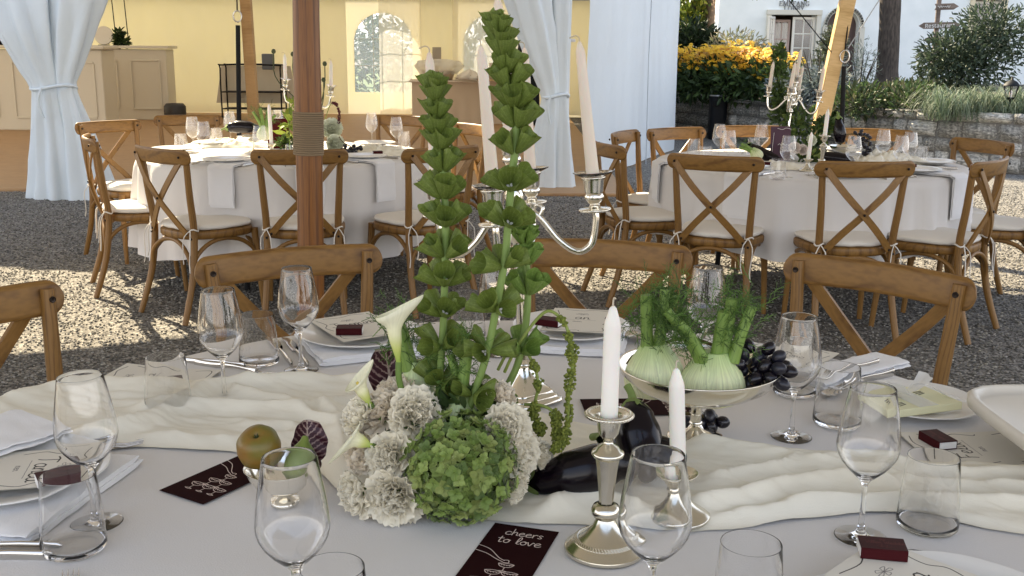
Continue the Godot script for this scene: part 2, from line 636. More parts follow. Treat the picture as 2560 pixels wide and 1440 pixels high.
		part("tie_band", tie.mesh(), tarp, tent)
	for q in [[-4.05, -9.72], [0.52, -10.68]]:
		var p := Shape.new()
		p.tube([Vector3(q[0], 0.0, q[1]), Vector3(q[0], eave, q[1])], 0.035, 10)
		for y in [1.45, 2.6]:
			p.box(Vector3(0.16, 0.03, 0.05), Vector3(q[0], y, q[1] + 0.03))
		part("frame_pole", p.mesh(), mat("pole_paint", lin(0.72, 0.73, 0.74), 0.45), tent)
	# boarded floor
	var fs := Shape.new()
	fs.rows([[fl + Vector3(0, 0.03, -0.75), bl + Vector3(0, 0.03, 0)], [fr + Vector3(0, 0.03, 0.55), mid + Vector3(-1.4, 0.03, 0)], [fr + Vector3(0, 0.03, 0), br + Vector3(0, 0.03, 0)]])
	var boards := wood_tex(lin(0.42, 0.25, 0.11), lin(0.24, 0.13, 0.055), 77, 14.0, 0.5)
	var floor_shape := Shape.new()
	floor_shape.box(Vector3(12.0, 0.05, 11.4), Vector3(-4.9, 0.005, -15.7), Basis(), 0.01)
	var fo := struct("marquee_floor", floor_shape.mesh(), mat("floor_boards", Color.WHITE, 0.55, {"albedo_texture": boards, "uv1_triplanar": true, "uv1_scale": Vector3(0.5, 0.5, 1.4)}))
	fo.set_meta("label", "brown floor inside the marquee")


func arch_outline(half: float, low: float, top: float) -> PackedVector2Array:
	var o := PackedVector2Array()
	o.append(Vector2(half, low))
	for i in 17:
		var a := PI * i / 16.0
		o.append(Vector2(half * cos(a), top - half + half * sin(a)))
	o.append(Vector2(-half, low))
	return o


func canopy() -> void:
	var t := thing("canopy", "cream stretch canopy spread on wooden poles above the tables", "canopy", Vector3())
	var s := Shape.new()
	s.rows(grid(40, 40, func(u, v):
		var x: float = lerpf(-6.5, 4.4, u)
		var back: float = -9.35 - 0.28 * x + 0.35 * sin(x * 1.1 + 0.4)
		var z: float = lerpf(back, 0.7, v)
		var y: float = 3.0 + 0.75 * sin(PI * clampf(v * 0.9 + 0.05, 0, 1)) * sin(PI * clampf(u * 0.9 + 0.05, 0, 1)) + 0.05 * noise_b.get_noise_2d(x, z)
		return Vector3(x, y, z)))
	part("cloth", s.mesh(), made["canopy"], t)
	# round middle pole with a rope binding
	var pole := thing("round_tent_pole", "thick round varnished wooden pole bound with rope beside the left table", "pole", Vector3(-0.985, 0, -5.0))
	var ps := Shape.new()
	var pts := []
	var rad := []
	for i in 40:
		var y := 3.6 * i / 39.0
		pts.append(Vector3(0.035 * y / 1.6 + 0.004 * sin(y * 3.0), y, 0))
		rad.append(0.063 + 0.0015 * sin(y * 7.0))
	ps.tube(pts, rad, 20)
	part("shaft", ps.mesh(), made["pole_wood"], pole)
	var rope := Shape.new()
	var coil := []
	for i in 20 * 24:
		var a := TAU * i / 24.0
		var y := 0.89 + 0.0101 * i / 24.0
		coil.append(Vector3(0.035 * y / 1.6 + cos(a) * 0.068, y, sin(a) * 0.068))
	rope.tube(coil, 0.0056, 5)
	part("rope_binding", rope.mesh(), mat("jute", lin(0.26, 0.19, 0.115), 0.95), pole)
	# square pole and strap behind the left table
	var sq := thing("square_tent_pole", "square sawn timber pole standing behind the left table", "pole", Vector3(-2.17, 0, -9.0))
	var b := Shape.new()
	b.box(Vector3(0.085, 3.3, 0.085), Vector3(-0.04, 1.65, 0), Basis(Vector3.BACK, 0.022), 0.006)
	part("shaft", b.mesh(), made["pine_dark"], sq)
	strap(Vector3(-2.32, 0.0, -8.9), Vector3(-2.262, 1.66, -8.9), Vector3(-2.24, 3.05, -8.95), "black ratchet strap pulled tight beside the square timber pole", 0.021)
	# leaning pole at the right
	var lp := thing("leaning_tent_pole", "pale leaning timber pole behind the right table", "pole", Vector3(2.18, 0, -8.0))
	var d := Vector3(0.475, 3.25, 0.0)
	var lb := Shape.new()
	lb.box(Vector3(0.105, 3.3, 0.08), d / 2.0, Basis(Vector3.BACK, -0.145), 0.005)
	part("shaft", lb.mesh(), made["pine"], lp)
	var kn := Shape.new()
	for i in 3:
		var pts2 := []
		for k in 13:
			var a := TAU * k / 12.0
			pts2.append(d * (0.205 + 0.012 * i) + Vector3(cos(a) * 0.062, 0.02 * sin(a), sin(a) * 0.05))
		kn.tube(pts2, 0.006, 5)
	part("wire_wrap", kn.mesh(), made["black_iron"], lp)
	strap(Vector3(2.47, 0.0, -7.9), Vector3(2.43, 1.39, -7.95), Vector3(2.52, 3.1, -8.1), "black strap hanging from a steel ring by the leaning pole", 0.019)
	for q in [[Vector3(1.30, 2.35, -7.5), Vector3(2.33, 1.37, -7.95), "thin dark guy wire slanting down to the leaning pole"], [Vector3(3.05, 2.4, -8.0), Vector3(2.45, 1.40, -7.95), "thin pale guy rope slanting up from the steel ring"]]:
		var w := Shape.new()
		w.tube([q[0], q[1]], 0.004, 5)
		solo("guy_wire", q[2], "wire", w.mesh(), made["black_iron"] if q[0].x < 2.0 else mat("pale_rope", lin(0.42, 0.45, 0.48), 0.8))


func parasol() -> void:
	var t := thing("folded_parasol", "black folded parasol standing behind the tallest bells before the marquee", "parasol", Vector3(0.14, 0, -11.3))
	var s := Shape.new()
	s.lathe([Vector2(0.035, 0.55), Vector2(0.13, 0.6), Vector2(0.12, 1.0), Vector2(0.075, 1.7), Vector2(0.03, 2.2), Vector2(0, 2.25)], 40, func(a, k): return 1.0 + 0.12 * sin(a * 8.0) * (1.0 - k))
	part("canopy", s.mesh(), made["black_iron"], t)
	var p := Shape.new()
	p.lathe([Vector2(0, 0), Vector2(0.22, 0), Vector2(0.22, 0.05), Vector2(0.03, 0.08), Vector2(0.025, 0.7)], 24)
	part("base", p.mesh(), made["black_iron"], t)


func strap(low: Vector3, hook: Vector3, high: Vector3, label: String, r: float) -> void:
	var t := thing("tension_strap", label, "strap", low)
	var s := Shape.new()
	s.tube([Vector3(), hook - low - Vector3(0, 0.12, 0)], [r, r * 0.9], 8, 0.4)
	part("webbing", s.mesh(), made["black_iron"], t)
	var h := Shape.new()
	var pts := []
	for i in 13:
		var a := TAU * i / 12.0
		pts.append(hook - low + Vector3(cos(a) * 0.035, sin(a) * 0.045 - 0.05, 0))
	h.tube(pts, 0.006, 6)
	part("ring", h.mesh(), made["steel"], t)
	var w := Shape.new()
	w.tube([hook - low, high - low], 0.006, 5)
	part("cable", w.mesh(), made["black_iron"], t)


func stone_wall() -> void:
	var path := [Vector3(1.6, 0, -21.0), Vector3(2.80, 0, -18.34), Vector3(3.26, 0, -16.78), Vector3(3.98, 0, -14.7), Vector3(5.05, 0, -12.74), Vector3(5.8, 0, -12.1), Vector3(8.5, 0, -11.4)]
	var heights := [0.63, 0.632, 0.63, 0.64, 0.70, 0.69, 0.69]
	var t := thing("stone_wall", "low grey garden wall of rough squared stones below the flower bed", "wall", Vector3())
	var core := Shape.new()
	var rs := []
	for k in path.size():
		var d: Vector3 = (path[mini(k + 1, path.size() - 1)] - path[maxi(k - 1, 0)]).normalized()
		var n := Vector3(d.z, 0, -d.x) * -1.0
		var h: float = heights[k] - 0.02
		var a: Vector3 = path[k] - n * 0.03
		var b: Vector3 = path[k] - n * 0.4
		rs.append([a, a + Vector3(0, h, 0), b + Vector3(0, h, 0), b])
	core.rows(rs)
	part("mortar", core.mesh(), tri_mat("mortar", noise_tex(0.03, 61, [[0.0, lin(0.10, 0.095, 0.085)], [1.0, lin(0.30, 0.28, 0.25)]]), 0.8), t)
	var mats := []
	for k in 5:
		var g := [0.36, 0.45, 0.30, 0.40, 0.50][k] as float
		mats.append(tri_mat("wall_stone_%d" % k, noise_tex(0.016, 70 + k, [[0.0, lin(g * 0.16, g * 0.155, g * 0.14)], [0.42, lin(g * 0.55, g * 0.53, g * 0.47)], [0.6, lin(g * 1.0, g * 0.95, g * 0.83)], [1.0, lin(g * 1.9, g * 1.8, g * 1.6)]], 0.0, FastNoiseLite.TYPE_SIMPLEX_SMOOTH, 256, 5), 1.3, 0.95))
	var shapes := []
	for k in 6:
		var s := Shape.new()
		var rr := []
		for j in 5:
			var row := []
			for i in 5:
				var ex := (i - 2) / 4.0
				var ey := (j - 2) / 4.0
				var edge := 1.0 - maxf(absf(ex), absf(ey)) * 2.0
				row.append(Vector3(ex * (1.0 - 0.1 * absf(ey)) + rf(-0.03, 0.03), ey * (1.0 - 0.08 * absf(ex)) + rf(-0.03, 0.03), 0.0 if edge < 0.01 else 0.5 + rf(-0.12, 0.22)))
			rr.append(row)
		s.rows(rr)
		shapes.append(s.mesh())
	for k in range(0, path.size() - 1):
		var a: Vector3 = path[k]
		var b: Vector3 = path[k + 1]
		var d := (b - a).normalized()
		var turn := atan2(-d.z, d.x)
		var y := 0.0
		var h: float = (heights[k] + heights[k + 1]) / 2.0
		var course := 0
		while y < h - 0.05:
			var rh := minf(rf(0.12, 0.21), h - y)
			if h - y - rh < 0.06:
				rh = h - y
			var x := 0.0
			var length := a.distance_to(b)
			while x < length - 0.02:
				var w := minf(rf(0.16, 0.48), length - x)
				if length - x - w < 0.1:
					w = length - x
				part("stone", shapes[rng.randi() % 6], mats[rng.randi() % 5], t, Transform3D(Basis(Vector3.UP, turn) * Basis.from_scale(Vector3(w - 0.016, rh - 0.014, 0.10)), a + d * (x + w / 2) + Vector3(0, y + rh / 2, 0) + Basis(Vector3.UP, turn) * Vector3(0, 0, -0.022)))
				x += w
			y += rh
			course += 1
	# terrace behind
	var bed := Shape.new()
	bed.rows([[Vector3(1.4, 0.62, -21.2), Vector3(2.6, 0.62, -18.4), Vector3(3.7, 0.62, -14.9), Vector3(4.95, 0.66, -12.9), Vector3(5.8, 0.66, -12.3), Vector3(60, 0.66, -11)], [Vector3(1.0, 0.55, -40), Vector3(4, 0.5, -40), Vector3(6, 0.45, -40), Vector3(9, 0.45, -40), Vector3(12, 0.45, -40), Vector3(60, 0.45, -40)]])
	struct("planting_bed_soil", bed.mesh(), tri_mat("soil", noise_tex(0.03, 90, [[0.0, lin(0.03, 0.025, 0.015)], [1.0, lin(0.12, 0.10, 0.06)]]), 0.6, 0.95))


func house() -> void:
	var z := -27.0
	var t := thing("pale_house", "pale house with an open glazed lobby door and an arched doorway", "house", Vector3(0, 0, z))
	var w := CSGCombiner3D.new()
	w.name = "wall"
	w.material_override = tri_mat("house_plaster", noise_tex(0.01, 101, [[0.0, lin(0.74, 0.79, 0.79)], [1.0, lin(0.82, 0.86, 0.86)]]), 0.3, 0.9)
	t.add_child(w)
	var slab := CSGBox3D.new()
	slab.size = Vector3(20, 8, 0.45)
	slab.position = Vector3(15.05, 4, -0.225)
	w.add_child(slab)
	var holes := [[Vector3(6.92, 1.24, 0), Vector3(1.12, 1.9, 2)], [Vector3(11.7, 2.0, 0), Vector3(0.72, 1.2, 2)]]
	for h in holes:
		var c := CSGBox3D.new()
		c.position = h[0]
		c.size = h[1]
		c.operation = CSGShape3D.OPERATION_SUBTRACTION
		w.add_child(c)
	var ar := CSGPolygon3D.new()
	ar.polygon = arch_outline(0.40, 0.3, 2.32)
	ar.depth = 2.0
	ar.position = Vector3(8.16, 0, 1.0)
	ar.operation = CSGShape3D.OPERATION_SUBTRACTION
	w.add_child(ar)
	var room := Shape.new()
	room.rows([[Vector3(5.2, 0, -0.46), Vector3(5.2, 3, -0.46)], [Vector3(5.2, 0, -3.2), Vector3(5.2, 3, -3.2)], [Vector3(14, 0, -3.2), Vector3(14, 3, -3.2)], [Vector3(14, 0, -0.46), Vector3(14, 3, -0.46)]])
	room.rows([[Vector3(5.2, 3, -0.46), Vector3(14, 3, -0.46)], [Vector3(5.2, 3, -3.2), Vector3(14, 3, -3.2)]])
	part("room_wall", room.mesh(), mat("room", lin(0.30, 0.19, 0.13), 0.9), t)
	var surround := mat("stone_trim", lin(0.62, 0.60, 0.52), 0.85)
	var lt := Shape.new()
	lt.box(Vector3(1.36, 0.12, 0.10), Vector3(6.92, 2.25, 0.04))
	lt.box(Vector3(0.11, 1.9, 0.08), Vector3(7.535, 1.24, 0.03))
	lt.box(Vector3(0.11, 1.9, 0.08), Vector3(6.305, 1.24, 0.03))
	part("door_surround", lt.mesh(), surround, t)
	var ring := Shape.new()
	for i in 22:
		var a := PI * (i + 0.5) / 22.0
		ring.box(Vector3(0.075, 0.12, 0.1), Vector3(8.16 + cos(a) * 0.46, 1.92 + sin(a) * 0.46, 0.03), Basis(Vector3.BACK, a), 0.003)
	for sx in [-0.46, 0.46]:
		ring.box(Vector3(0.12, 1.62, 0.1), Vector3(8.16 + sx, 1.1, 0.03))
	part("arch_surround", ring.mesh(), surround, t)
	var dr := Shape.new()
	var ol := []
	for p in arch_outline(0.40, 0.3, 2.32):
		ol.append(p)
	dr.prism(ol, 0.06)
	for k in 5:
		dr.box(Vector3(0.008, 1.7, 0.02), Vector3(-0.32 + 0.16 * k, 1.15, 0.035), Basis(), 0.002)
	part("door", dr.mesh(), mat("dark_door", lin(0.10, 0.062, 0.055), 0.6), t, Transform3D(Basis(), Vector3(8.16, 0, -0.3)))
	# glazed lobby doors: one leaf stands open to the left, one is shut at the right, an inner one half open
	leaf(t, Vector3(7.19, 0.3, -0.05), 0.56, 1.84, 0.0, 2, 5, made["white_paint"])
	leaf(t, Vector3(6.30, 0.3, 0.32), 0.55, 1.84, 1.1, 2, 5, made["white_paint"])
	leaf(t, Vector3(6.72, 0.3, -0.35), 0.42, 1.78, -0.25, 2, 4, mat("pink_paint", lin(0.62, 0.46, 0.40), 0.6))
	var cu := Shape.new()
	cu.rows(cloth_rows(6.5, 6.95, 0.4, 2.0, -0.55, 5.0))
	part("curtain", cu.mesh(), mat("voile", lin(0.72, 0.66, 0.58), 0.9, {"backlight_enabled": true, "backlight": Color(0.6, 0.6, 0.6)}), t)
	# small window
	var wf := Shape.new()
	wf.box(Vector3(0.92, 0.1, 0.08), Vector3(11.7, 2.63, 0.03))
	wf.box(Vector3(0.1, 1.25, 0.08), Vector3(11.3, 1.99, 0.03))
	wf.box(Vector3(0.1, 1.25, 0.08), Vector3(12.1, 1.99, 0.03))
	part("window_surround", wf.mesh(), mat("ochre_trim", lin(0.66, 0.58, 0.40), 0.85), t)
	leaf(t, Vector3(11.7, 1.4, -0.1), 0.72, 1.16, 0.0, 2, 3, made["white_paint"])
	# lettering above the lobby door
	for q in [["EMPFANG", 2.455, 0.115], ["LOBBY", 2.335, 0.115]]:
		var tm := TextMesh.new()
		tm.text = q[0]
		var sf := SystemFont.new()
		sf.font_names = PackedStringArray(["Droid Serif"])
		tm.font = sf
		tm.font_size = 32
		tm.pixel_size = q[2] / 24.0
		tm.depth = 0.02
		part("lettering", tm, mat("sign_letters", lin(0.16, 0.16, 0.16), 0.5), t, Transform3D(Basis(), Vector3(6.905, q[1], 0.02)))


func cloth_rows(x0: float, x1: float, y0: float, y1: float, z: float, folds: float) -> Array:
	return grid(30, 3, func(u, v): return Vector3(lerpf(x0, x1, u), lerpf(y0, y1, v), z + 0.03 * sin(u * folds * TAU)))


func leaf(t: Node3D, at: Vector3, w: float, h: float, turn: float, nx: int, ny: int, m: Material) -> void:
	var s := Shape.new()
	var b := 0.06
	s.box(Vector3(w, b, 0.05), Vector3(0, b / 2, 0))
	s.box(Vector3(w, b, 0.05), Vector3(0, h - b / 2, 0))
	for sx in [-1, 1]:
		s.box(Vector3(b, h - 2 * b - 0.002, 0.05), Vector3(sx * (w - b) / 2, h / 2, 0))
	for i in range(1, nx):
		s.box(Vector3(0.025, h - 2 * b - 0.002, 0.03), Vector3(-w / 2 + b + (w - 2 * b) * i / nx, h / 2, 0))
	for j in range(1, ny):
		s.box(Vector3(w - 2 * b - 0.002, 0.025, 0.026), Vector3(0, b + (h - 2 * b) * j / ny, 0))
	var f := part("window" if h < 1.5 else "glazed_door", s.mesh(), m, t, Transform3D(Basis(Vector3.UP, turn), at))
	var pm := made["pane"] as Material
	for i in nx:
		for j in ny:
			var q := Shape.new()
			q.box(Vector3((w - 2 * b) / nx, (h - 2 * b) / ny, 0.006), Vector3(-w / 2 + b + (w - 2 * b) * (i + 0.5) / nx, b + (h - 2 * b) * (j + 0.5) / ny, 0), Basis(), 0.001)
			part("pane", q.mesh(), pm, f)


# ---------------------------------------------------------------- plants and garden things
func leaf_mesh(l: float, w: float, bend := 0.25) -> ArrayMesh:
	var s := Shape.new()
	s.rows(grid(3, 4, func(u, v): return Vector3((u - 0.5) * w * sin(PI * clampf(v * 0.92 + 0.05, 0.0, 1.0)), (absf(u - 0.5) * w * 0.5) - bend * l * v * v, v * l)))
	return s.mesh()

func leaves(called: String, parent: Node, m: Mesh, mt: Material, blobs: Array, n: int, tones: Array, shell := 0.55, sc := Vector2(0.7, 1.3), upright := 0.0) -> void:
	var places := []
	var tints := []
	for i in n:
		var b: Array = blobs[rng.randi() % blobs.size()]
		var d := Vector3(rng.randfn(), rng.randfn(), rng.randfn()).normalized()
		var r := pow(rng.randf(), shell)
		r *= 1.0 + 0.28 * noise_a.get_noise_3dv(d * 1.7 + (b[0] as Vector3))
		var p: Vector3 = b[0] + d * r * (b[1] as Vector3)
		var dir := (d + Vector3(rf(-0.8, 0.8), rf(-0.8, 0.8) + upright, rf(-0.8, 0.8))).normalized()
		places.append(Transform3D(facing(dir, rf(0, TAU)) * Basis(Vector3.RIGHT, -PI / 2) * Basis.from_scale(Vector3.ONE * rf(sc.x, sc.y)), p))
		var c: Color = tones[rng.randi() % tones.size()]
		tints.append(c * rf(0.75, 1.25))
	many(called, m, mt, parent, places, tints)

func garden() -> void:
	var foliage := mat("foliage", Color.WHITE, 0.6, {"vertex_color_use_as_albedo": true, "backlight_enabled": true, "backlight": Color(0.7, 0.7, 0.7)})
	var bark := tri_mat("bark", noise_tex(0.03, 120, [[0.0, lin(0.025, 0.02, 0.016)], [1.0, lin(0.13, 0.105, 0.085)]], 0.0, FastNoiseLite.TYPE_SIMPLEX_SMOOTH, 256, 4), 1.0, 0.95, {"uv1_scale": Vector3(3.0, 0.7, 3.0)})
	var greens := [Color(0.05, 0.09, 0.025), Color(0.07, 0.12, 0.03), Color(0.04, 0.07, 0.025)]
	# yellow coneflowers
	var rb := thing("coneflower_bush", "dense clump of bright yellow coneflowers on top of stone wall", "flowers", Vector3(3.35, 0.62, -16.6))
	var blobs := []
	for k in 6:
		var f := k / 5.0
		blobs.append([Vector3(lerpf(-0.62, 0.55, f), 0.27, lerpf(-1.0, 0.9, f)), Vector3(0.36, 0.33, 0.42)])
	leaves("foliage", rb, leaf_mesh(0.12, 0.045), foliage, blobs, 3800, greens, 0.5)
	var ray_flower := Shape.new()
	for k in 9:
		var a := TAU * k / 9.0
		ray_flower.at = Transform3D(Basis(Vector3.UP, a), Vector3())
		ray_flower.rows(grid(3, 3, func(u, v): return Vector3((u - 0.5) * 0.019 * (1.0 - 0.35 * absf(v - 0.4)), 0.006 * sin(v * 2.0) - 0.012 * v * v, 0.008 + 0.03 * v)))
	ray_flower.at = Transform3D()
	var rm := ray_flower.mesh()
	var heart := Shape.new()
	heart.lathe([Vector2(0.009, -0.002), Vector2(0.009, 0.004), Vector2(0.005, 0.011), Vector2(0, 0.012)], 8)
	var hm := heart.mesh()
	var yellow := [mat("petal_yellow", lin(0.86, 0.50, 0.012), 0.6, {"backlight_enabled": true, "backlight": Color(0.6, 0.6, 0.6)}), mat("petal_gold", lin(0.80, 0.38, 0.01), 0.6, {"backlight_enabled": true, "backlight": Color(0.6, 0.6, 0.6)})]
	var far_places := []
	for k in 1500:
		var f := rng.randf()
		var lift := pow(rng.randf(), 0.75)
		var p := Vector3(lerpf(-0.72, 0.62, f) + rf(-0.2, 0.2), 0.27 + 0.42 * lift + 0.10 * sin(f * PI), lerpf(-1.1, 0.95, f) + rf(-0.3, 0.3))
		if k % 7 == 0:
			p.y += rf(0.0, 0.14)
		var tilt := Basis.from_euler(Vector3(rf(-0.3, 0.9), 0, rf(-0.5, 0.5))) * Basis.from_scale(Vector3.ONE * rf(0.85, 1.25))
		if k < 300:
			var fl := part("flower", rm, yellow[k % 2], rb, Transform3D(tilt, p))
			part("flower_heart", hm, made["bolt"], fl)
		else:
			far_places.append(Transform3D(tilt, p))
	many("flowers_behind", rm, yellow[0], rb, far_places)
	# shrubs and trees
	var sets := [
		["pale_shrub", "pale silvery green shrub behind the yellow coneflowers", "shrub", Vector3(4.1, 0.6, -20.0), [[Vector3(0, 0.6, 0), Vector3(0.62, 0.5, 0.5)], [Vector3(0.3, 0.45, 0.1), Vector3(0.5, 0.4, 0.4)]], leaf_mesh(0.11, 0.028), 2600, [Color(0.36, 0.36, 0.22), Color(0.28, 0.30, 0.15), Color(0.42, 0.36, 0.24)]],
		["dark_shrub", "dark evergreen shrub beside the marquee corner", "shrub", Vector3(3.4, 0.6, -20.6), [[Vector3(0, 0.7, 0), Vector3(0.55, 0.6, 0.5)]], leaf_mesh(0.13, 0.05), 2000, [Color(0.02, 0.04, 0.015), Color(0.03, 0.05, 0.02)]],
		["blue_grey_shrub", "blue grey lavender like shrub right of the coneflowers", "shrub", Vector3(4.15, 0.62, -14.7), [[Vector3(-0.28, 0.2, -0.3), Vector3(0.34, 0.26, 0.35)], [Vector3(0.1, 0.26, 0.0), Vector3(0.4, 0.3, 0.4)]], leaf_mesh(0.09, 0.016), 3000, [Color(0.17, 0.21, 0.20), Color(0.24, 0.27, 0.27), Color(0.11, 0.14, 0.13)]],
		["climbing_shrub", "tall thin grey green shrub beside the arched doorway", "shrub", Vector3(5.95, 0.55, -20.5), [[Vector3(0, 0.55, 0), Vector3(0.26, 0.5, 0.25)], [Vector3(0.1, 0.9, 0), Vector3(0.22, 0.4, 0.2)]], leaf_mesh(0.10, 0.03), 1300, [Color(0.07, 0.09, 0.05), Color(0.14, 0.16, 0.11)]],
		["broad_shrub", "big loose dark green shrub covering the small house window", "shrub", Vector3(6.15, 0.65, -14.6), [[Vector3(0, 0.55, 0), Vector3(0.7, 0.5, 0.55)], [Vector3(0.3, 0.95, 0), Vector3(0.6, 0.45, 0.45)], [Vector3(-0.3, 0.6, 0.1), Vector3(0.5, 0.45, 0.4)]], leaf_mesh(0.075, 0.026), 5200, [Color(0.035, 0.055, 0.03), Color(0.055, 0.08, 0.045), Color(0.08, 0.11, 0.06)]],
		["wispy_shrub", "wispy pale seedheads growing left of the dark tree trunk", "plant", Vector3(5.4, 0.6, -16.8), [[Vector3(0, 0.5, 0), Vector3(0.3, 0.45, 0.2)]], leaf_mesh(0.06, 0.014), 520, [Color(0.22, 0.26, 0.20), Color(0.30, 0.33, 0.27)]],
	]
	for q in sets:
		var t := thing(q[0], q[1], q[2], q[3])
		var stems := Shape.new()
		for k in 7:
			var a := TAU * k / 7.0
			stems.tube(smooth([Vector3(0.03 * cos(a), 0, 0.03 * sin(a)), Vector3(0.1 * cos(a), 0.3, 0.1 * sin(a)), Vector3(0.28 * cos(a), 0.75, 0.28 * sin(a))], 6), [0.016, 0.014, 0.012, 0.01, 0.008, 0.004], 5)
		part("stems", stems.mesh(), bark, t)
		leaves("foliage", t, q[5], foliage, q[4], q[6], q[7], 0.6)
	# twigs that stick out of the broad shrub
	var tw := thing("ground_cover_plants", "low tangle of green weeds along the wall top below the tree", "plants", Vector3(4.6, 0.62, -13.9))
	var gb := []
	for k in 9:
		var f := k / 8.0
		gb.append([Vector3(lerpf(-0.35, 0.75, f), 0.12 + 0.05 * sin(k * 2.0), lerpf(0.3, -1.0, f) + 0.2), Vector3(0.32, 0.2, 0.35)])
		gb.append([Vector3(lerpf(0.3, 1.5, f), 0.14, lerpf(0.6, -1.4, f)), Vector3(0.35, 0.22, 0.35)])
	leaves("foliage", tw, leaf_mesh(0.07, 0.03), foliage, gb, 5200, [Color(0.05, 0.085, 0.025), Color(0.08, 0.13, 0.035), Color(0.035, 0.05, 0.02), Color(0.10, 0.10, 0.05)], 0.5, Vector2(0.6, 1.4), 0.6)
	var iv := thing("trailing_ivy", "green ivy trailing down the stone wall behind the strap", "ivy", Vector3(4.25, 0.62, -14.3))
	leaves("foliage", iv, leaf_mesh(0.06, 0.045), foliage, [[Vector3(-0.05, 0, 0.1), Vector3(0.2, 0.12, 0.12)], [Vector3(-0.12, -0.2, 0.12), Vector3(0.1, 0.22, 0.05)], [Vector3(0.14, -0.12, 0.0), Vector3(0.14, 0.18, 0.06)]], 700, [Color(0.08, 0.14, 0.03), Color(0.12, 0.18, 0.04)])
	# ornamental grass
	var og := thing("ornamental_grass", "clump of arching pale green grass hanging over the wall", "grass clump", Vector3(5.45, 0.62, -12.65))
	var blade := Shape.new()
	blade.rows(grid(2, 8, func(u, v): return Vector3((u - 0.5) * 0.012 * (1.0 - v), 0.30 * sin(v * 2.5) - 0.20 * v * v, 0.42 * v)))
	var bp := []
	var bt := []
	for k in 1700:
		var a := rf(0, TAU)
		bp.append(Transform3D(Basis(Vector3.UP, a) * Basis(Vector3.RIGHT, rf(-0.5, 0.35)) * Basis.from_scale(Vector3.ONE * rf(0.55, 1.15)), Vector3(rf(-0.5, 0.75), rf(-0.05, 0.06), rf(-0.25, 0.22))))
		bt.append([Color(0.16, 0.21, 0.12), Color(0.22, 0.26, 0.17), Color(0.10, 0.15, 0.08)][k % 3] * rf(0.7, 1.2))
	many("blades", blade.mesh(), foliage, og, bp, bt)
	# dark tree trunk with its crown out of view
	var tt := thing("large_tree", "dark furrowed trunk of a large tree before the house", "tree", Vector3(6.24, 0.55, -18.0))
	var trunk := Shape.new()
	var pts := []
	var rad := []
	for k in 30:
		var y := 7.0 * k / 29.0
		pts.append(Vector3(-0.06 * y + 0.04 * sin(y), y, 0))
		rad.append(0.168 + 0.14 * exp(-y * 5.0) + 0.004 * sin(y * 9.0))
	trunk.tube(pts, rad, 18)
	part("trunk", trunk.mesh(), bark, tt)
	for k in 5:
		var a := TAU * k / 5.0
		var lb := Shape.new()
		lb.tube(smooth([Vector3(-0.3, 5.2 + 0.3 * k, 0), Vector3(-0.3 + cos(a) * 1.3, 6.4, sin(a) * 1.3), Vector3(-0.3 + cos(a) * 3.0, 7.0, sin(a) * 3.0)], 8), [0.13, 0.12, 0.1, 0.09, 0.08, 0.06, 0.05, 0.03], 8)
		part("limb", lb.mesh(), bark, tt)
	leaves("crown", tt, leaf_mesh(0.2, 0.11), foliage, [[Vector3(-0.3, 7.6, 0), Vector3(3.4, 1.5, 3.0)], [Vector3(1.5, 8.0, 0.5), Vector3(2.6, 1.3, 2.6)]], 2600, greens, 0.5)
	# tree whose lower leaves hang into the top of the view, and the bright trees beyond the marquee corner
	var ot := thing("overhanging_tree", "tree whose low leafy branches hang above the coneflowers", "tree", Vector3(2.6, 0.55, -23.5))
	var otr := Shape.new()
	otr.tube(smooth([Vector3(0, 0, 0), Vector3(0.1, 1.5, 0), Vector3(0.0, 3.2, 0.3), Vector3(0.4, 5.0, 0.6)], 10), [0.17, 0.16, 0.15, 0.14, 0.13, 0.12, 0.11, 0.1, 0.08, 0.06], 10)
	part("trunk", otr.mesh(), bark, ot)
	for q in [[Vector3(0, 2.6, 0.2), Vector3(1.1, 2.6, 2.6), Vector3(1.9, 1.75, 5.4)], [Vector3(0, 3.0, 0.2), Vector3(1.8, 2.6, 2.0), Vector3(2.9, 1.8, 3.8)], [Vector3(0.1, 3.4, 0.3), Vector3(-1.6, 3.8, 1.0), Vector3(-2.6, 3.6, 1.6)]]:
		var lb := Shape.new()
		lb.tube(smooth(q, 8), [0.07, 0.06, 0.05, 0.04, 0.035, 0.025, 0.02, 0.01], 7)
		part("limb", lb.mesh(), bark, ot)
	leaves("crown", ot, leaf_mesh(0.12, 0.06), foliage, [[Vector3(1.2, 2.1, 5.6), Vector3(1.3, 0.42, 0.8)], [Vector3(2.2, 2.15, 4.4), Vector3(1.0, 0.42, 0.8)], [Vector3(0.3, 3.8, 1.2), Vector3(2.4, 1.2, 2.2)], [Vector3(0.6, 2.6, 4.0), Vector3(1.6, 0.7, 1.5)]], 5200, greens + [Color(0.10, 0.16, 0.03)], 0.5)
	for q in [["bright_tree", "sunlit yellow green tree beyond the marquee corner", Vector3(4.9, 0.4, -30.0), [Color(0.20, 0.26, 0.03), Color(0.28, 0.30, 0.04), Color(0.12, 0.18, 0.03)]], ["dark_tree", "darker tree behind the sunlit yellow green tree", Vector3(5.2, 0.4, -38.0), [Color(0.05, 0.08, 0.02), Color(0.08, 0.12, 0.03)]]]:  # leaf tones yellow green on the first tree, darker on the one behind
		var t := thing(q[0], q[1], "tree", q[2])
		var s := Shape.new()
		s.tube(smooth([Vector3(), Vector3(0.1, 1.4, 0), Vector3(-0.1, 3.5, 0)], 8), [0.13, 0.12, 0.11, 0.10, 0.09, 0.08, 0.06, 0.04], 8)
		part("trunk", s.mesh(), bark, t)
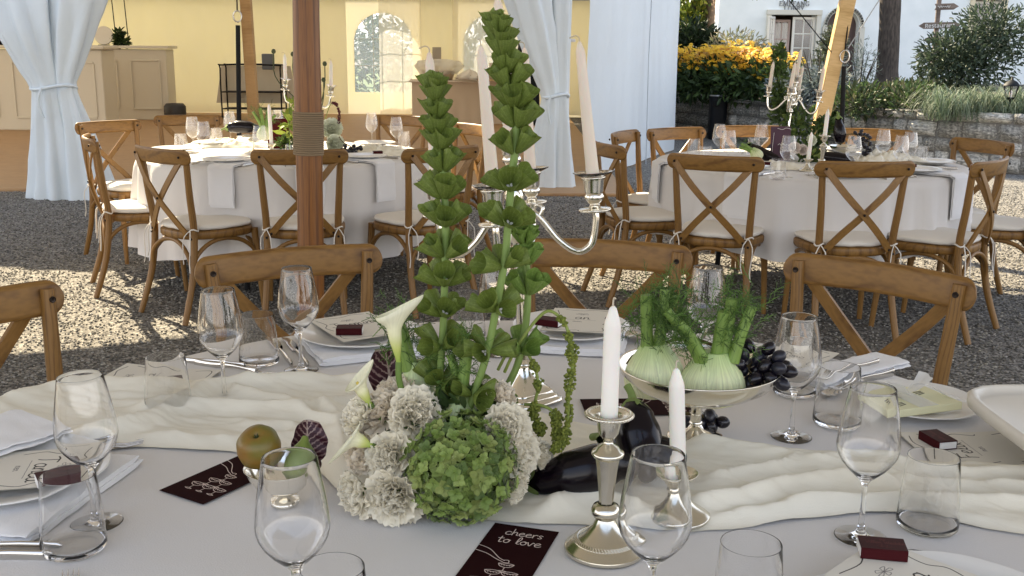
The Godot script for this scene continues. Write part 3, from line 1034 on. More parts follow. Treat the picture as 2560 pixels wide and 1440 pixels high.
		leaves("crown", t, leaf_mesh(0.16, 0.09), foliage, [[Vector3(0, 1.4, 0), Vector3(1.1, 1.1, 1.0)], [Vector3(-0.4, 2.8, 0), Vector3(1.6, 1.3, 1.4)], [Vector3(0.5, 3.6, 0), Vector3(1.4, 1.1, 1.2)]], 3600, q[3], 0.6)
	var hd := thing("garden_hedge", "green hedge outside the arched marquee window", "hedge", Vector3(-2.5, 0, -25.5))
	leaves("foliage", hd, leaf_mesh(0.18, 0.09), foliage, [[Vector3(-2, 1.2, 0), Vector3(2.2, 1.3, 0.8)], [Vector3(1, 1.1, 0), Vector3(2.2, 1.3, 0.8)], [Vector3(3.4, 1.2, 0), Vector3(1.8, 1.2, 0.8)]], 5000, greens)
	# grass verge beyond the marquee
	var vg := Shape.new()
	vg.rows([[Vector3(-14, 0.02, -22.0), Vector3(-14, 0.02, -60)], [Vector3(1.0, 0.02, -22.0), Vector3(1.0, 0.02, -60)]])
	struct("lawn", vg.mesh(), mat("lawn_green", lin(0.09, 0.15, 0.035), 0.9))
	signpost()
	lantern()
	ash_bin()


func signpost() -> void:
	var t := thing("signpost", "wooden signpost with four arrow boards pointing either way", "signpost", Vector3(6.21, 0.6, -16.0))
	var wood := tri_mat("weathered_wood", noise_tex(0.02, 130, [[0.0, lin(0.10, 0.075, 0.06)], [1.0, lin(0.27, 0.21, 0.17)]], 0.0, FastNoiseLite.TYPE_SIMPLEX_SMOOTH, 256, 3), 1.0, 0.9, {"uv1_scale": Vector3(0.6, 3.0, 1.0)})
	var p := Shape.new()
	p.tube([Vector3(), Vector3(0.0, 1.0, 0), Vector3(0.0, 1.75, 0)], [0.038, 0.036, 0.034], 9)
	part("post", p.mesh(), wood, t)
	for q in [[1.40, 0.06, 0.26, 1, ""], [1.135, 0.02, 0.44, 0, "Restaurant"], [0.925, 0.02, 0.28, -1, ""], [0.72, 0.0, 0.40, -1, ""]]:
		var w: float = q[2] / 2.0
		var o := [Vector2(-w, -0.045), Vector2(w, -0.045), Vector2(w + (0.07 if q[3] >= 0 else -0.02), 0.0), Vector2(w, 0.045), Vector2(-w, 0.045), Vector2(-w + (-0.07 if q[3] <= 0 else 0.02), 0.0)]
		var b := Shape.new()
		b.prism(o, 0.022)
		var board := part("arrow_board", b.mesh(), wood, t, Transform3D(Basis(Vector3.UP, -0.25) * Basis(Vector3.BACK, rf(-0.04, 0.04)), Vector3(q[1], q[0], 0.05)))
		if q[4] != "":
			var tm := TextMesh.new()
			tm.text = q[4]
			tm.font_size = 32
			tm.pixel_size = 0.0024
			tm.depth = 0.004
			part("lettering", tm, mat("chalk_paint", lin(0.75, 0.73, 0.68), 0.8), board, Transform3D(Basis(), Vector3(0, 0, 0.013)))
		else:
			var s := Shape.new()
			var n := 26
			var pts := []
			for k in n:
				var f := float(k) / (n - 1)
				pts.append(Vector3((f - 0.5) * w * 1.3, 0.018 * sin(f * 34.0) * (0.6 + 0.4 * sin(f * 9.0)), 0.013))
			s.tube(pts, 0.0035, 4)
			part("lettering", s.mesh(), mat("chalk_paint", lin(0.75, 0.73, 0.68), 0.8), board)


func lantern() -> void:
	var t := thing("garden_lantern", "small black six sided garden lantern on the wall beside the grass", "lantern", Vector3(5.74, 0.66, -12.4))
	var f := Shape.new()
	f.lathe([Vector2(0.012, 0), Vector2(0.012, 0.17), Vector2(0.05, 0.18), Vector2(0.055, 0.2)], 6)
	for k in 6:
		var a := TAU * k / 6.0
		f.tube([Vector3(0.055 * cos(a), 0.2, 0.055 * sin(a)), Vector3(0.085 * cos(a), 0.33, 0.085 * sin(a))], 0.006, 5)
	part("frame", f.mesh(), made["black_iron"], t)
	var r := Shape.new()
	r.lathe([Vector2(0.1, 0.33), Vector2(0.1, 0.34), Vector2(0.06, 0.38), Vector2(0.018, 0.40), Vector2(0.01, 0.43), Vector2(0, 0.44)], 6)
	part("roof", r.mesh(), made["black_iron"], t)
	var g := Shape.new()
	g.lathe([Vector2(0.05, 0.2), Vector2(0.08, 0.33)], 6)
	part("glass", g.mesh(), made["pane"], t)
	var c := Shape.new()
	c.lathe([Vector2(0, 0.2), Vector2(0.015, 0.2), Vector2(0.018, 0.27), Vector2(0, 0.29)], 8)
	part("bulb", c.mesh(), made["wax"], t)


func ash_bin() -> void:
	var t := thing("ash_bin", "black pillar ash bin with a steel lid before the stone wall", "bin", Vector3(3.16, 0, -16.55))
	var s := Shape.new()
	s.lathe([Vector2(0, 0.0), Vector2(0.125, 0.0), Vector2(0.135, 0.01), Vector2(0.135, 0.655), Vector2(0.135, 0.655), Vector2(0.0, 0.655)], 24, func(a, _v): return 1.0 / pow(pow(absf(cos(a)), 5.0) + pow(absf(sin(a)), 5.0), 0.2) * 0.96)
	part("body", s.mesh(), mat("bin_paint", lin(0.006, 0.007, 0.009), 0.5, {"metallic_specular": 0.3}), t)
	var l := Shape.new()
	l.lathe([Vector2(0.0, 0.66), Vector2(0.142, 0.66), Vector2(0.145, 0.672), Vector2(0.13, 0.685), Vector2(0, 0.69)], 24)
	part("lid", l.mesh(), mat("brushed_steel", lin(0.6, 0.6, 0.6), 0.35, {"metallic": 1.0}), t)
	var h := Shape.new()
	h.box(Vector3(0.11, 0.09, 0.02), Vector3(-0.06, 0.55, 0.132))
	part("opening", h.mesh(), mat("hollow", lin(0.002, 0.002, 0.002), 0.9), t)


# ---------------------------------------------------------------- chairs, tables and what stands in the marquee
func make_chair() -> Node3D:
	var oak: Material = made["oak"]
	var t := Node3D.new()
	t.name = "cross_back_chair"
	add_child(t, true)
	tag(t, "chair", "chair", "cross back chairs round the tables")
	# top rail, bent round the back, with rounded ends
	var rail := Shape.new()
	var rs := []
	var n := 33
	for k in n:
		var g0 := float(k) / (n - 1) * 2.0 - 1.0
		var f := signf(g0) * (1.0 - pow(1.0 - absf(g0), 1.9))
		var e := clampf((1.0 - absf(f)) / 0.13, 0.0, 1.0)
		var h := 0.0385 * sqrt(maxf(0.0, 1.0 - (1.0 - e) * (1.0 - e))) + 0.001
		var x := 0.243 * f
		var z := -0.272 + 0.05 * f * f
		var tilt := 0.16
		var ring := []
		for i in 12:
			var a := TAU * i / 12.0
			var cy := signf(cos(a)) * pow(absf(cos(a)), 0.55)
			var cz := signf(sin(a)) * pow(absf(sin(a)), 0.55)
			var yy := 0.845 + cy * h
			ring.append(Vector3(x, yy, z - cz * 0.0115 * (0.35 + 0.65 * e) - (yy - 0.845) * tilt))
		rs.append(ring)
	rail.rows(rs, true, 1.0, 0.35)
	rail.cap(rs[0])
	rail.cap(rs[-1], true)
	part("top_rail", rail.mesh(), oak, t)
	for s in [-1.0, 1.0]:
		# rear leg and back post in one bent piece
		var p := smooth([Vector3(0.205 * s, 0.0, -0.285), Vector3(0.188 * s, 0.22, -0.215), Vector3(0.180 * s, 0.45, -0.185), Vector3(0.190 * s, 0.66, -0.205), Vector3(0.203 * s, 0.868, -0.222)], 22)
		var leg := Shape.new()
		var r := []
		for k in 22:
			r.append(lerpf(0.0155, 0.0185, sin(PI * clampf(k / 21.0, 0.0, 1.0))))
		leg.tube(p, r, 10)
		part("rear_leg", leg.mesh(), oak, t)
		var fl := Shape.new()
		fl.tube([Vector3(0.205 * s, 0.0, 0.205), Vector3(0.198 * s, 0.22, 0.190), Vector3(0.190 * s, 0.445, 0.175)], [0.0135, 0.0165, 0.0195], 10)
		part("front_leg", fl.mesh(), oak, t)
		# crossed back strips
		var b := Shape.new()
		var q := smooth([Vector3(0.195 * s, 0.845, -0.246 - 0.008 * s), Vector3(0.105 * s, 0.735, -0.262 - 0.006 * s), Vector3(0.0, 0.625, -0.258 - 0.006 * s), Vector3(-0.09 * s, 0.53, -0.235 - 0.005 * s), Vector3(-0.158 * s, 0.448, -0.208)], 16)
		b.at = Transform3D()
		var strip := []
		for k in q.size():
			var d: Vector3 = (q[mini(k + 1, 15)] - q[maxi(k - 1, 0)]).normalized()
			var side := d.cross(Vector3(0, 0, 1)).normalized()
			var nn := side.cross(d).normalized()
			var ring := []
			for c in [Vector2(-1, -1), Vector2(1, -1), Vector2(1, -1), Vector2(1, 1), Vector2(1, 1), Vector2(-1, 1), Vector2(-1, 1), Vector2(-1, -1)]:
				ring.append(q[k] + side * c.x * 0.0165 + nn * c.y * 0.0048)
			strip.append(ring)
		b.rows(strip, false, 1.0, 0.3)
		b.cap(strip[0])
		b.cap(strip[-1], true)
		part("cross_strip", b.mesh(), oak, t)
		# cushion tie round the rear post
		var tie := Shape.new()
		var pp := Vector3(0.181 * s, 0.475, -0.186)
		var loop := []
		for k in 11:
			var a := TAU * k / 10.0
			loop.append(pp + Vector3(cos(a) * 0.022, 0.006 * sin(a * 2.0), sin(a) * 0.022))
		tie.tube(loop, 0.004, 5)
		tie.tube(smooth([pp + Vector3(0.0, 0, -0.022), pp + Vector3(0.03 * s, -0.05, -0.045), pp + Vector3(0.022 * s, -0.16, -0.05), pp + Vector3(0.03 * s, -0.21, -0.055)], 8), 0.003, 4)
		tie.tube(smooth([pp + Vector3(0.0, 0, -0.022), pp + Vector3(-0.02 * s, -0.04, -0.05), pp + Vector3(-0.024 * s, -0.13, -0.055), pp + Vector3(-0.014 * s, -0.17, -0.06)], 8), 0.003, 4)
		part("cushion_tie", tie.mesh(), made["cushion"], t)
		# bolts
		var bo := Shape.new()
		for pz in [Vector3(0.197 * s, 0.847, -0.262), Vector3(0.156 * s, 0.452, -0.215), Vector3(0.181 * s, 0.43, -0.206)]:
			bo.at = Transform3D(Basis(Vector3.RIGHT, -PI / 2), pz)
			bo.lathe([Vector2(0.0065, -0.004), Vector2(0.0065, 0.0), Vector2(0.004, 0.003), Vector2(0, 0.0035)], 10)
		bo.at = Transform3D(Basis(Vector3.RIGHT, PI / 2), Vector3(0.2015 * s, 0.846, -0.2035))
		bo.lathe([Vector2(0.0075, -0.004), Vector2(0.0075, 0.0005), Vector2(0.0065, 0.002), Vector2(0.0055, 0.0005), Vector2(0, 0.0005)], 10)
		part("bolt", bo.mesh(), made["bolt"], t)
	var mb := Shape.new()
	mb.at = Transform3D(Basis(Vector3.RIGHT, -PI / 2), Vector3(0, 0.628, -0.2725))
	mb.lathe([Vector2(0.0065, -0.006), Vector2(0.0065, 0.0), Vector2(0.004, 0.003), Vector2(0, 0.0035)], 10)
	part("bolt", mb.mesh(), made["bolt"], t)
	# seat frame and cushion
	var outline := func(a: float, grow: float) -> Vector3:
		var c := cos(a)
		var sn := sin(a)
		var k := 1.0 / pow(pow(absf(c), 3.0) + pow(absf(sn), 3.0), 0.3333)
		return Vector3((0.205 + grow + 0.025 * sn * k) * c * k, 0, (0.205 + grow) * sn * k)
	var seat := Shape.new()
	var sr := []
	for q in [[0.418, -0.012], [0.418, 0.0], [0.430, 0.006], [0.452, 0.006], [0.460, 0.0], [0.462, -0.03]]:
		var ring := []
		for i in 32:
			var o: Vector3 = outline.call(TAU * i / 32.0, q[1])
			o.y = q[0]
			ring.append(o)
		ring.reverse()
		sr.append(ring)
	seat.rows(sr, true, 1.0, 2.0)
	seat.cap(sr[0])
	seat.cap(sr[-1], true)
	part("seat", seat.mesh(), oak, t)
	var cu := Shape.new()
	var cr := []
	for q in [[0.463, -0.022], [0.466, -0.006], [0.477, 0.003], [0.490, -0.004], [0.496, -0.03], [0.499, -0.08], [0.500, -0.14], [0.5, -0.19]]:
		var ring := []
		for i in 40:
			var o: Vector3 = outline.call(TAU * i / 40.0, q[1])
			o.y = q[0] + 0.004 * noise_b.get_noise_2d(o.x * 9.0, o.z * 9.0)
			ring.append(o)
		ring.reverse()
		cr.append(ring)
	cu.rows(cr, true)
	cu.cap(cr[-1], true)
	part("cushion", cu.mesh(), made["cushion"], t)
	# bent braces under the seat
	var ft := [Vector3(-0.2, 0.24, 0.19), Vector3(0.2, 0.24, 0.19), Vector3(0.187, 0.24, -0.213), Vector3(-0.187, 0.24, -0.213)]
	for k in 4:
		var a: Vector3 = ft[k]
		var b: Vector3 = ft[(k + 1) % 4]
		var m := (a + b) / 2.0 * 0.95
		var w := Shape.new()
		w.tube(smooth([a * Vector3(0.97, 1, 0.97), a.lerp(m, 0.12) + Vector3(0, 0.09, 0), a.lerp(m, 0.5) + Vector3(0, 0.158, 0), Vector3(m.x, 0.412, m.z), b.lerp(m, 0.5) + Vector3(0, 0.158, 0), b.lerp(m, 0.12) + Vector3(0, 0.09, 0), b * Vector3(0.97, 1, 0.97)], 20), 0.0115, 8)
		part("bent_brace", w.mesh(), oak, t)
	return t


func chairs() -> void:
	var c0 := make_chair()
	var g := "cross back chairs round the tables"
	# rail centre x, z and the way the chair faces (degrees from straight away, positive to the right)
	var list := [
		[-0.575, -2.665, 153, "cross back chair facing us right of the first oak rail at the left"],
		[0.245, -2.82, 191, "cross back chair facing us straight behind the bells of Ireland"],
		[0.905, -2.545, 222, "cross back chair facing us behind fennel bowl and grapes"],
		[-1.145, -2.10, 118, "cross back chair facing us cut off at the left edge"],
		[-1.79, -5.33, 40, "cross back chair turned sideways nearest to us at the left table"],
		[-1.07, -5.30, -9, "cross back chair behind the round pole bound with rope"],
		[-0.36, -5.50, -38, "cross back chair behind the shorter bells of Ireland stem"],
		[-2.38, -5.95, 66, "cross back chair seen side on with a sunlit cushion at the left table"],
		[-2.72, -7.12, 128, "cross back chair with sunlit rail beside the tied left curtain"],
		[-2.37, -7.78, 168, "cross back chair on the far side of the left table before the lining"],
		[-0.82, -7.92, 205, "cross back chair on the far side of the left table before the buffet counter"],
		[-0.26, -7.1, 238, "cross back chair with bright sunlit cushion left of the tall bells"],
		[0.985, -5.19, 24, "cross back chair with its back to us at the right table's left front"],
		[1.665, -4.97, -3, "cross back chair with its back to us at the right table's middle front"],
		[2.33, -5.12, -48, "cross back chair turned sideways at the right table's right front"],
		[0.505, -5.84, 74, "cross back chair seen side on nearest the tall tapered candle"],
		[0.68, -6.62, 116, "cross back chair behind the side on chair before the white panel"],
		[1.05, -6.95, 150, "cross back chair facing us between white panel and ash bin"],
		[1.60, -7.2, 175, "cross back chair behind the standing purple menu at the right table"],
		[2.38, -7.0, 200, "cross back chair behind the dark grapes of the right table"],
		[2.76, -6.22, 248, "cross back chair facing us before the dark end of the stone wall"],
		[2.86, -5.62, 292, "cross back chair at the right edge half out of view"],
	]
	for k in list.size():
		var q: Array = list[k]
		var f := deg_to_rad(q[2])
		var d := Vector3(sin(f), 0, -cos(f))
		var at := Vector3(q[0], 0, q[1]) + d * 0.25
		var turn := atan2(d.x, d.z)
		if k == 0:
			c0.position = at
			c0.rotation.y = turn
			c0.set_meta("label", q[3])
		else:
			copy(c0, at, turn, q[3], g)


func table(x: float, z: float, r: float, drop: float, called: String, label_table: String, label_cloth: String, sd: float) -> void:
	var t := thing("round_table", label_table, "table", Vector3(x, 0, z), 0.3)
	var tp := Shape.new()
	tp.lathe([Vector2(0, 0.715), Vector2(r - 0.04, 0.715), Vector2(r - 0.025, 0.722), Vector2(r - 0.025, 0.738), Vector2(r - 0.03, 0.742), Vector2(0, 0.742)], 48)
	part("tabletop", tp.mesh(), made["oak"], t)
	for k in 4:
		var a := TAU * k / 4.0 + 0.6
		var lg := Shape.new()
		lg.tube([Vector3(cos(a) * 0.5, 0, sin(a) * 0.5), Vector3(cos(a) * 0.45, 0.715, sin(a) * 0.45)], 0.016, 8)
		part("leg", lg.mesh(), made["black_iron"], t)
	var s := Shape.new()
	var rs := []
	for j in 44:
		var ring := []
		for i in 180:
			var a := TAU * i / 180.0
			var d := Vector3(cos(a), 0, sin(a))
			if j < 22:
				var q := r * (1.0 - pow(1.0 - j / 22.0, 1.0)) * 0.985
				var p := d * q
				p.y = TOP + 0.0022 * noise_b.get_noise_2d((p.x + x) * 3.0 + (p.z + z), (p.z + z) * 5.0 + sd) + 0.0006 * noise_b.get_noise_2d((p.x + x) * 14.0 + p.z * 5.0, (p.z + z) * 3.0)
				ring.append(p)
			else:
				var f := (j - 22) / 21.0
				var y := TOP - 0.004 - drop * pow(f, 1.15) * (1.0 + 0.05 * sin(a * 4.0 + sd))
				var k := 0.55 * sin(a * 19.0 + sd + 1.6 * sin(a * 3.0 + sd)) + 0.3 * sin(a * 31.0 + 2.0 * sin(a * 5.0)) + 0.7 * noise_b.get_noise_2d(cos(a) * 4.2 + sd, sin(a) * 4.2)
				var q := r * 0.985 + 0.012 * minf(1.0, f * 8.0) + f * 0.02 + k * 0.062 * pow(f, 0.75)
				ring.append(d * q + Vector3.UP * y)
		ring.reverse()
		rs.append(ring)
	rs.reverse()
	s.rows(rs, true)
	solo("tablecloth", label_cloth, "tablecloth", s.mesh(), made["linen"], Transform3D(Basis(), Vector3(x, 0, z)))


func inside_marquee() -> void:
	var paint := mat("bar_paint", lin(0.66, 0.60, 0.47), 0.5)
	# white panelled bar in two runs
	for q in [[Vector3(-7.55, 0.03, -16.75), 0.0, 2.3, "cream panelled bar counter at the left edge behind the curtain"], [Vector3(-6.95, 0.03, -19.2), 0.06, 1.5, "cream panelled bar end with a round mirror on it"]]:
		var t := thing("bar_counter", q[3], "bar", q[0], q[1])
		var w: float = q[2]
		var b := Shape.new()
		b.box(Vector3(w, 1.24, 0.55), Vector3(0, 0.62, -0.28), Basis(), 0.01)
		part("body", b.mesh(), paint, t)
		var top := Shape.new()
		top.box(Vector3(w + 0.12, 0.05, 0.68), Vector3(0, 1.28, -0.28), Basis(), 0.008)
		part("counter_top", top.mesh(), paint, t)
		var n := int(w / 0.7)
		for k in n:
			var fr := Shape.new()
			var cx := -w / 2 + w * (k + 0.5) / n
			for e in [[0.0, 1.05, 0.5, 0.03], [0.0, 0.2, 0.5, 0.03]]:
				fr.box(Vector3(e[2], e[3], 0.02), Vector3(cx, e[1], 0.005))
			for sx in [-0.25, 0.25]:
				fr.box(Vector3(0.03, 0.82, 0.02), Vector3(cx + sx, 0.625, 0.005))
			part("panel_moulding", fr.mesh(), paint, t)
	var mi := thing("round_mirror", "round framed disc standing on the bar", "mirror", Vector3(-7.3, 1.335, -19.3))
	var md := Shape.new()
	md.at = Transform3D(Basis(Vector3.RIGHT, PI / 2 - 0.12), Vector3(0, 0.17, 0))
	md.lathe([Vector2(0, 0.012), Vector2(0.15, 0.012), Vector2(0.165, 0.008), Vector2(0.165, -0.012), Vector2(0, -0.012)], 28)
	part("disc", md.mesh(), mat("disc_paint", lin(0.72, 0.66, 0.55), 0.3), mi)
	var st := Shape.new()
	st.tube([Vector3(-0.1, 0, 0.03), Vector3(0.1, 0, 0.03), Vector3(0, 0.12, -0.06)], 0.012, 6)
	part("stand", st.mesh(), made["black_iron"], mi)
	var bp := thing("bar_plant", "dark leafy table plant beside the round disc on the bar", "plant", Vector3(-7.0, 1.305, -19.3))
	var pot := Shape.new()
	pot.lathe([Vector2(0, 0), Vector2(0.05, 0), Vector2(0.06, 0.07), Vector2(0, 0.07)], 12)
	part("pot", pot.mesh(), made["black_iron"], bp)
	leaves("foliage", bp, leaf_mesh(0.09, 0.035), made["foliage"], [[Vector3(0, 0.09, 0), Vector3(0.14, 0.08, 0.1)], [Vector3(-0.02, 0.2, 0), Vector3(0.05, 0.1, 0.05)]], 260, [Color(0.02, 0.04, 0.012), Color(0.05, 0.09, 0.02)])
	for x in [-7.12, -6.9]:
		var rod := Shape.new()
		rod.tube([Vector3(x, 1.305, -19.4), Vector3(x - 0.05, 2.6, -19.4)], 0.009, 6)
		solo("bar_rod", "thin dark rod rising from the bar " + ("behind the disc" if x < -7.0 else "behind the plant"), "rod", rod.mesh(), made["black_iron"])
	var db := Shape.new()
	db.box(Vector3(0.45, 0.13, 0.25), Vector3(), Basis(), 0.03)
	solo("black_crate", "low black crate on the bar at the left edge", "crate", db.mesh(), made["black_iron"], Transform3D(Basis(), Vector3(-8.1, 1.40, -17.0)))
	var bl := thing("round_stool", "dark round cushion on the floor by the bar end", "stool", Vector3(-6.02, 0.03, -19.0))
	var bs := Shape.new()
	bs.lathe([Vector2(0, 0.06), Vector2(0.16, 0.06), Vector2(0.19, 0.12), Vector2(0.19, 0.26), Vector2(0.15, 0.31), Vector2(0, 0.32)], 20)
	part("cushion", bs.mesh(), mat("dark_leather", lin(0.03, 0.028, 0.026), 0.5), bl)
	var bf := Shape.new()
	for k in 3:
		bf.tube([Vector3(0.14 * cos(k * 2.09), 0, 0.14 * sin(k * 2.09)), Vector3(0.1 * cos(k * 2.09), 0.08, 0.1 * sin(k * 2.09))], 0.012, 6)
	part("legs", bf.mesh(), made["black_iron"], bl)
	# serving trolley with a cloth
	var tr := thing("serving_trolley", "metal serving trolley with a beige cloth over its back", "trolley", Vector3(-4.75, 0.03, -19.6))
	var f := Shape.new()
	for z in [-0.2, 0.2]:
		f.tube(smooth([Vector3(-0.54, 0.05, z), Vector3(-0.54, 0.9, z), Vector3(-0.48, 0.98, z), Vector3(0.48, 0.98, z), Vector3(0.54, 0.9, z), Vector3(0.54, 0.05, z)], 30), 0.014, 6)
	part("frame", f.mesh(), made["black_iron"], tr)
	for y in [0.2, 0.5]:
		var sh := Shape.new()
		sh.box(Vector3(1.06, 0.02, 0.42), Vector3(0, y, 0), Basis(), 0.004)
		part("shelf", sh.mesh(), made["black_iron"], tr)
	for k in 4:
		var w := Shape.new()
		w.at = Transform3D(Basis(Vector3.RIGHT, PI / 2), Vector3(-0.54 if k < 2 else 0.54, 0.04, -0.2 if k % 2 == 0 else 0.2))
		w.lathe([Vector2(0, -0.012), Vector2(0.04, -0.012), Vector2(0.04, 0.012), Vector2(0, 0.012)], 12)
		part("castor", w.mesh(), made["black_iron"], tr)
	var cl := Shape.new()
	cl.rows(grid(30, 9, func(u, v): return Vector3(-0.7 + 1.4 * u + (v - 0.5) * (u - 0.5) * 0.25, 0.96 - 0.68 * v, -0.25 + 0.025 * sin(u * 21.0) * v)))
	solo("draped_cloth", "beige cloth hanging behind the trolley frame", "cloth", cl.mesh(), mat("beige_cloth", lin(0.52, 0.45, 0.34), 0.95, {"backlight_enabled": true, "backlight": Color(0.4, 0.4, 0.4)}), Transform3D(Basis(), Vector3(-4.75, 0.03, -19.6)))
	var cr := Shape.new()
	cr.box(Vector3(0.19, 0.28, 0.2), Vector3(0, 0.14, 0), Basis(), 0.01)
	solo("card_reader_box", "small dark grey box standing on the trolley", "box", cr.mesh(), mat("grey_box", lin(0.12, 0.13, 0.14), 0.6), Transform3D(Basis(), Vector3(-4.45, 0.93, -19.55)))
	for q in [[-4.12, 1.55, 0.18, 0.28, "grey notice sheet hanging high on lining behind the round pole"], [-1.5, 1.2, 0.17, 0.30, "beige notice sheet on the lining above the buffet"]]:
		var p := Shape.new()
		p.box(Vector3(q[2], q[3], 0.008), Vector3(), Basis(), 0.001)
		for k in 5:
			p.box(Vector3(q[2] * 0.7, 0.006, 0.002), Vector3(0, q[3] * (0.3 - 0.14 * k), 0.005), Basis(), 0.0005)
		solo("notice_sheet", q[4], "notice", p.mesh(), mat("notice", lin(0.42, 0.38, 0.30), 0.9), Transform3D(Basis(), Vector3(q[0], q[1], -21.0)))
	# buffet counter
	var bc := thing("buffet_counter", "long beige clothed buffet counter in the marquee", "counter", Vector3(-0.75, 0.03, -19.0), 0.05)
	var bb := Shape.new()
	bb.rows(grid(60, 5, func(u, v): return Vector3(-1.05 + 2.1 * u, 0.72 * v, 0.02 * sin(u * 60.0) * (1.0 - v) * 0.5)))
	bb.rows([[Vector3(-1.05, 0.0, 0), Vector3(-1.05, 0.72, 0)], [Vector3(-1.05, 0, -0.7), Vector3(-1.05, 0.72, -0.7)]])
	part("skirt", bb.mesh(), mat("skirt_cloth", lin(0.62, 0.49, 0.34), 0.95), bc)
	var bt := Shape.new()
	bt.box(Vector3(2.2, 0.03, 0.8), Vector3(0, 0.735, -0.35), Basis(), 0.006)
	part("counter_top", bt.mesh(), mat("counter_cloth", lin(0.70, 0.60, 0.46), 0.8), bc)
	var sm := mat("wicker", lin(0.46, 0.36, 0.24), 0.9)
	var glassy := mat("cellophane", Color(lin(0.85, 0.8, 0.68), 0.55), 0.35, {"transparency": BaseMaterial3D.TRANSPARENCY_ALPHA})
	var w1 := thing("wrapped_basket", "wicker basket wrapped in clear film on the buffet", "basket", Vector3(-1.35, 0.785, -19.3))
	var wb := Shape.new()
	wb.lathe([Vector2(0, 0), Vector2(0.25, 0), Vector2(0.30, 0.16), Vector2(0.27, 0.16), Vector2(0, 0.06)], 20, func(a, _t): return 1.0 + 0.02 * sin(a * 20.0))
	part("basket", wb.mesh(), sm, w1)
	var wf := Shape.new()
	wf.lathe([Vector2(0.30, 0.1), Vector2(0.42, 0.24), Vector2(0.36, 0.33), Vector2(0.15, 0.36), Vector2(0.0, 0.34)], 26, func(a, k): return 1.0 + 0.12 * sin(a * 7.0 + k * 5.0))
	part("wrapping", wf.mesh(), glassy, w1)
	var w2 := thing("crumpled_tissue", "crumpled pale tissue with dried stems on the buffet", "tissue", Vector3(-0.78, 0.785, -18.95))
	var tf := Shape.new()
	tf.lathe([Vector2(0.0, 0.0), Vector2(0.24, 0.02), Vector2(0.18, 0.09), Vector2(0.09, 0.16), Vector2(0, 0.2)], 22, func(a, k): return 1.0 + 0.25 * sin(a * 5.0 + k * 9.0))
	part("tissue", tf.mesh(), mat("tissue", lin(0.75, 0.68, 0.55), 0.9), w2)
	var ts := Shape.new()
	for k in 12:
		ts.tube([Vector3(0, 0.03, 0.1), Vector3(rf(-0.3, 0.3), rf(0.02, 0.1), rf(0.1, 0.2))], 0.008, 5)
	part("stems", ts.mesh(), sm, w2)
	var tb := thing("wooden_tray", "small wooden tray under the cup stacks on the buffet", "tray", Vector3(-0.27, 0.785, -18.85))
	var tbs := Shape.new()
	tbs.box(Vector3(0.5, 0.03, 0.3), Vector3(0, 0.015, 0))
	part("board", tbs.mesh(), made["pine"], tb)
	var tbb := Shape.new()
	tbb.box(Vector3(0.36, 0.13, 0.2), Vector3(0, 0.095, 0), Basis(), 0.01)
	part("box", tbb.mesh(), mat("card_box", lin(0.40, 0.31, 0.20), 0.9), tb)
	for k in 2:
		var c := Shape.new()
		c.lathe([Vector2(0, 0), Vector2(0.06, 0), Vector2(0.068, 0.02), Vector2(0.07, 0.04), Vector2(0.065, 0.045), Vector2(0.075, 0.1), Vector2(0.07, 0.105), Vector2(0.08, 0.15), Vector2(0.07, 0.15), Vector2(0, 0.12)], 16)
		solo("cup_stack", "stack of pale cups on the wooden tray, " + ("nearer the tissue" if k == 0 else "farther from the tissue"), "cups", c.mesh(), mat("cup_paper", lin(0.72, 0.64, 0.50), 0.7), Transform3D(Basis(), Vector3(-0.36 + 0.19 * k, 0.946, -18.85)))


# ---------------------------------------------------------------- pens: lines of ink drawn on paper
func ink(im: Image, pts: Array, w: float, c: Color) -> void:
	for k in pts.size() - 1:
		var a: Vector2 = pts[k]
		var b: Vector2 = pts[k + 1]
		var n := maxi(1, int(a.distance_to(b)))
		for i in n + 1:
			var p := a.lerp(b, float(i) / n)
			var r := int(ceil(w))
			for dy in range(-r, r + 1):
				for dx in range(-r, r + 1):
					var q := Vector2i(int(p.x) + dx, int(p.y) + dy)
					if q.x >= 0 and q.y >= 0 and q.x < im.get_width() and q.y < im.get_height():
						var f := clampf(w + 0.5 - Vector2(dx, dy).length(), 0.0, 1.0)
						if f > 0.0:
							im.set_pixelv(q, im.get_pixelv(q).lerp(c, f))

func curve(im: Image, pts: Array, w: float, c: Color) -> void:
	ink(im, smooth(pts, pts.size() * 8), w, c)

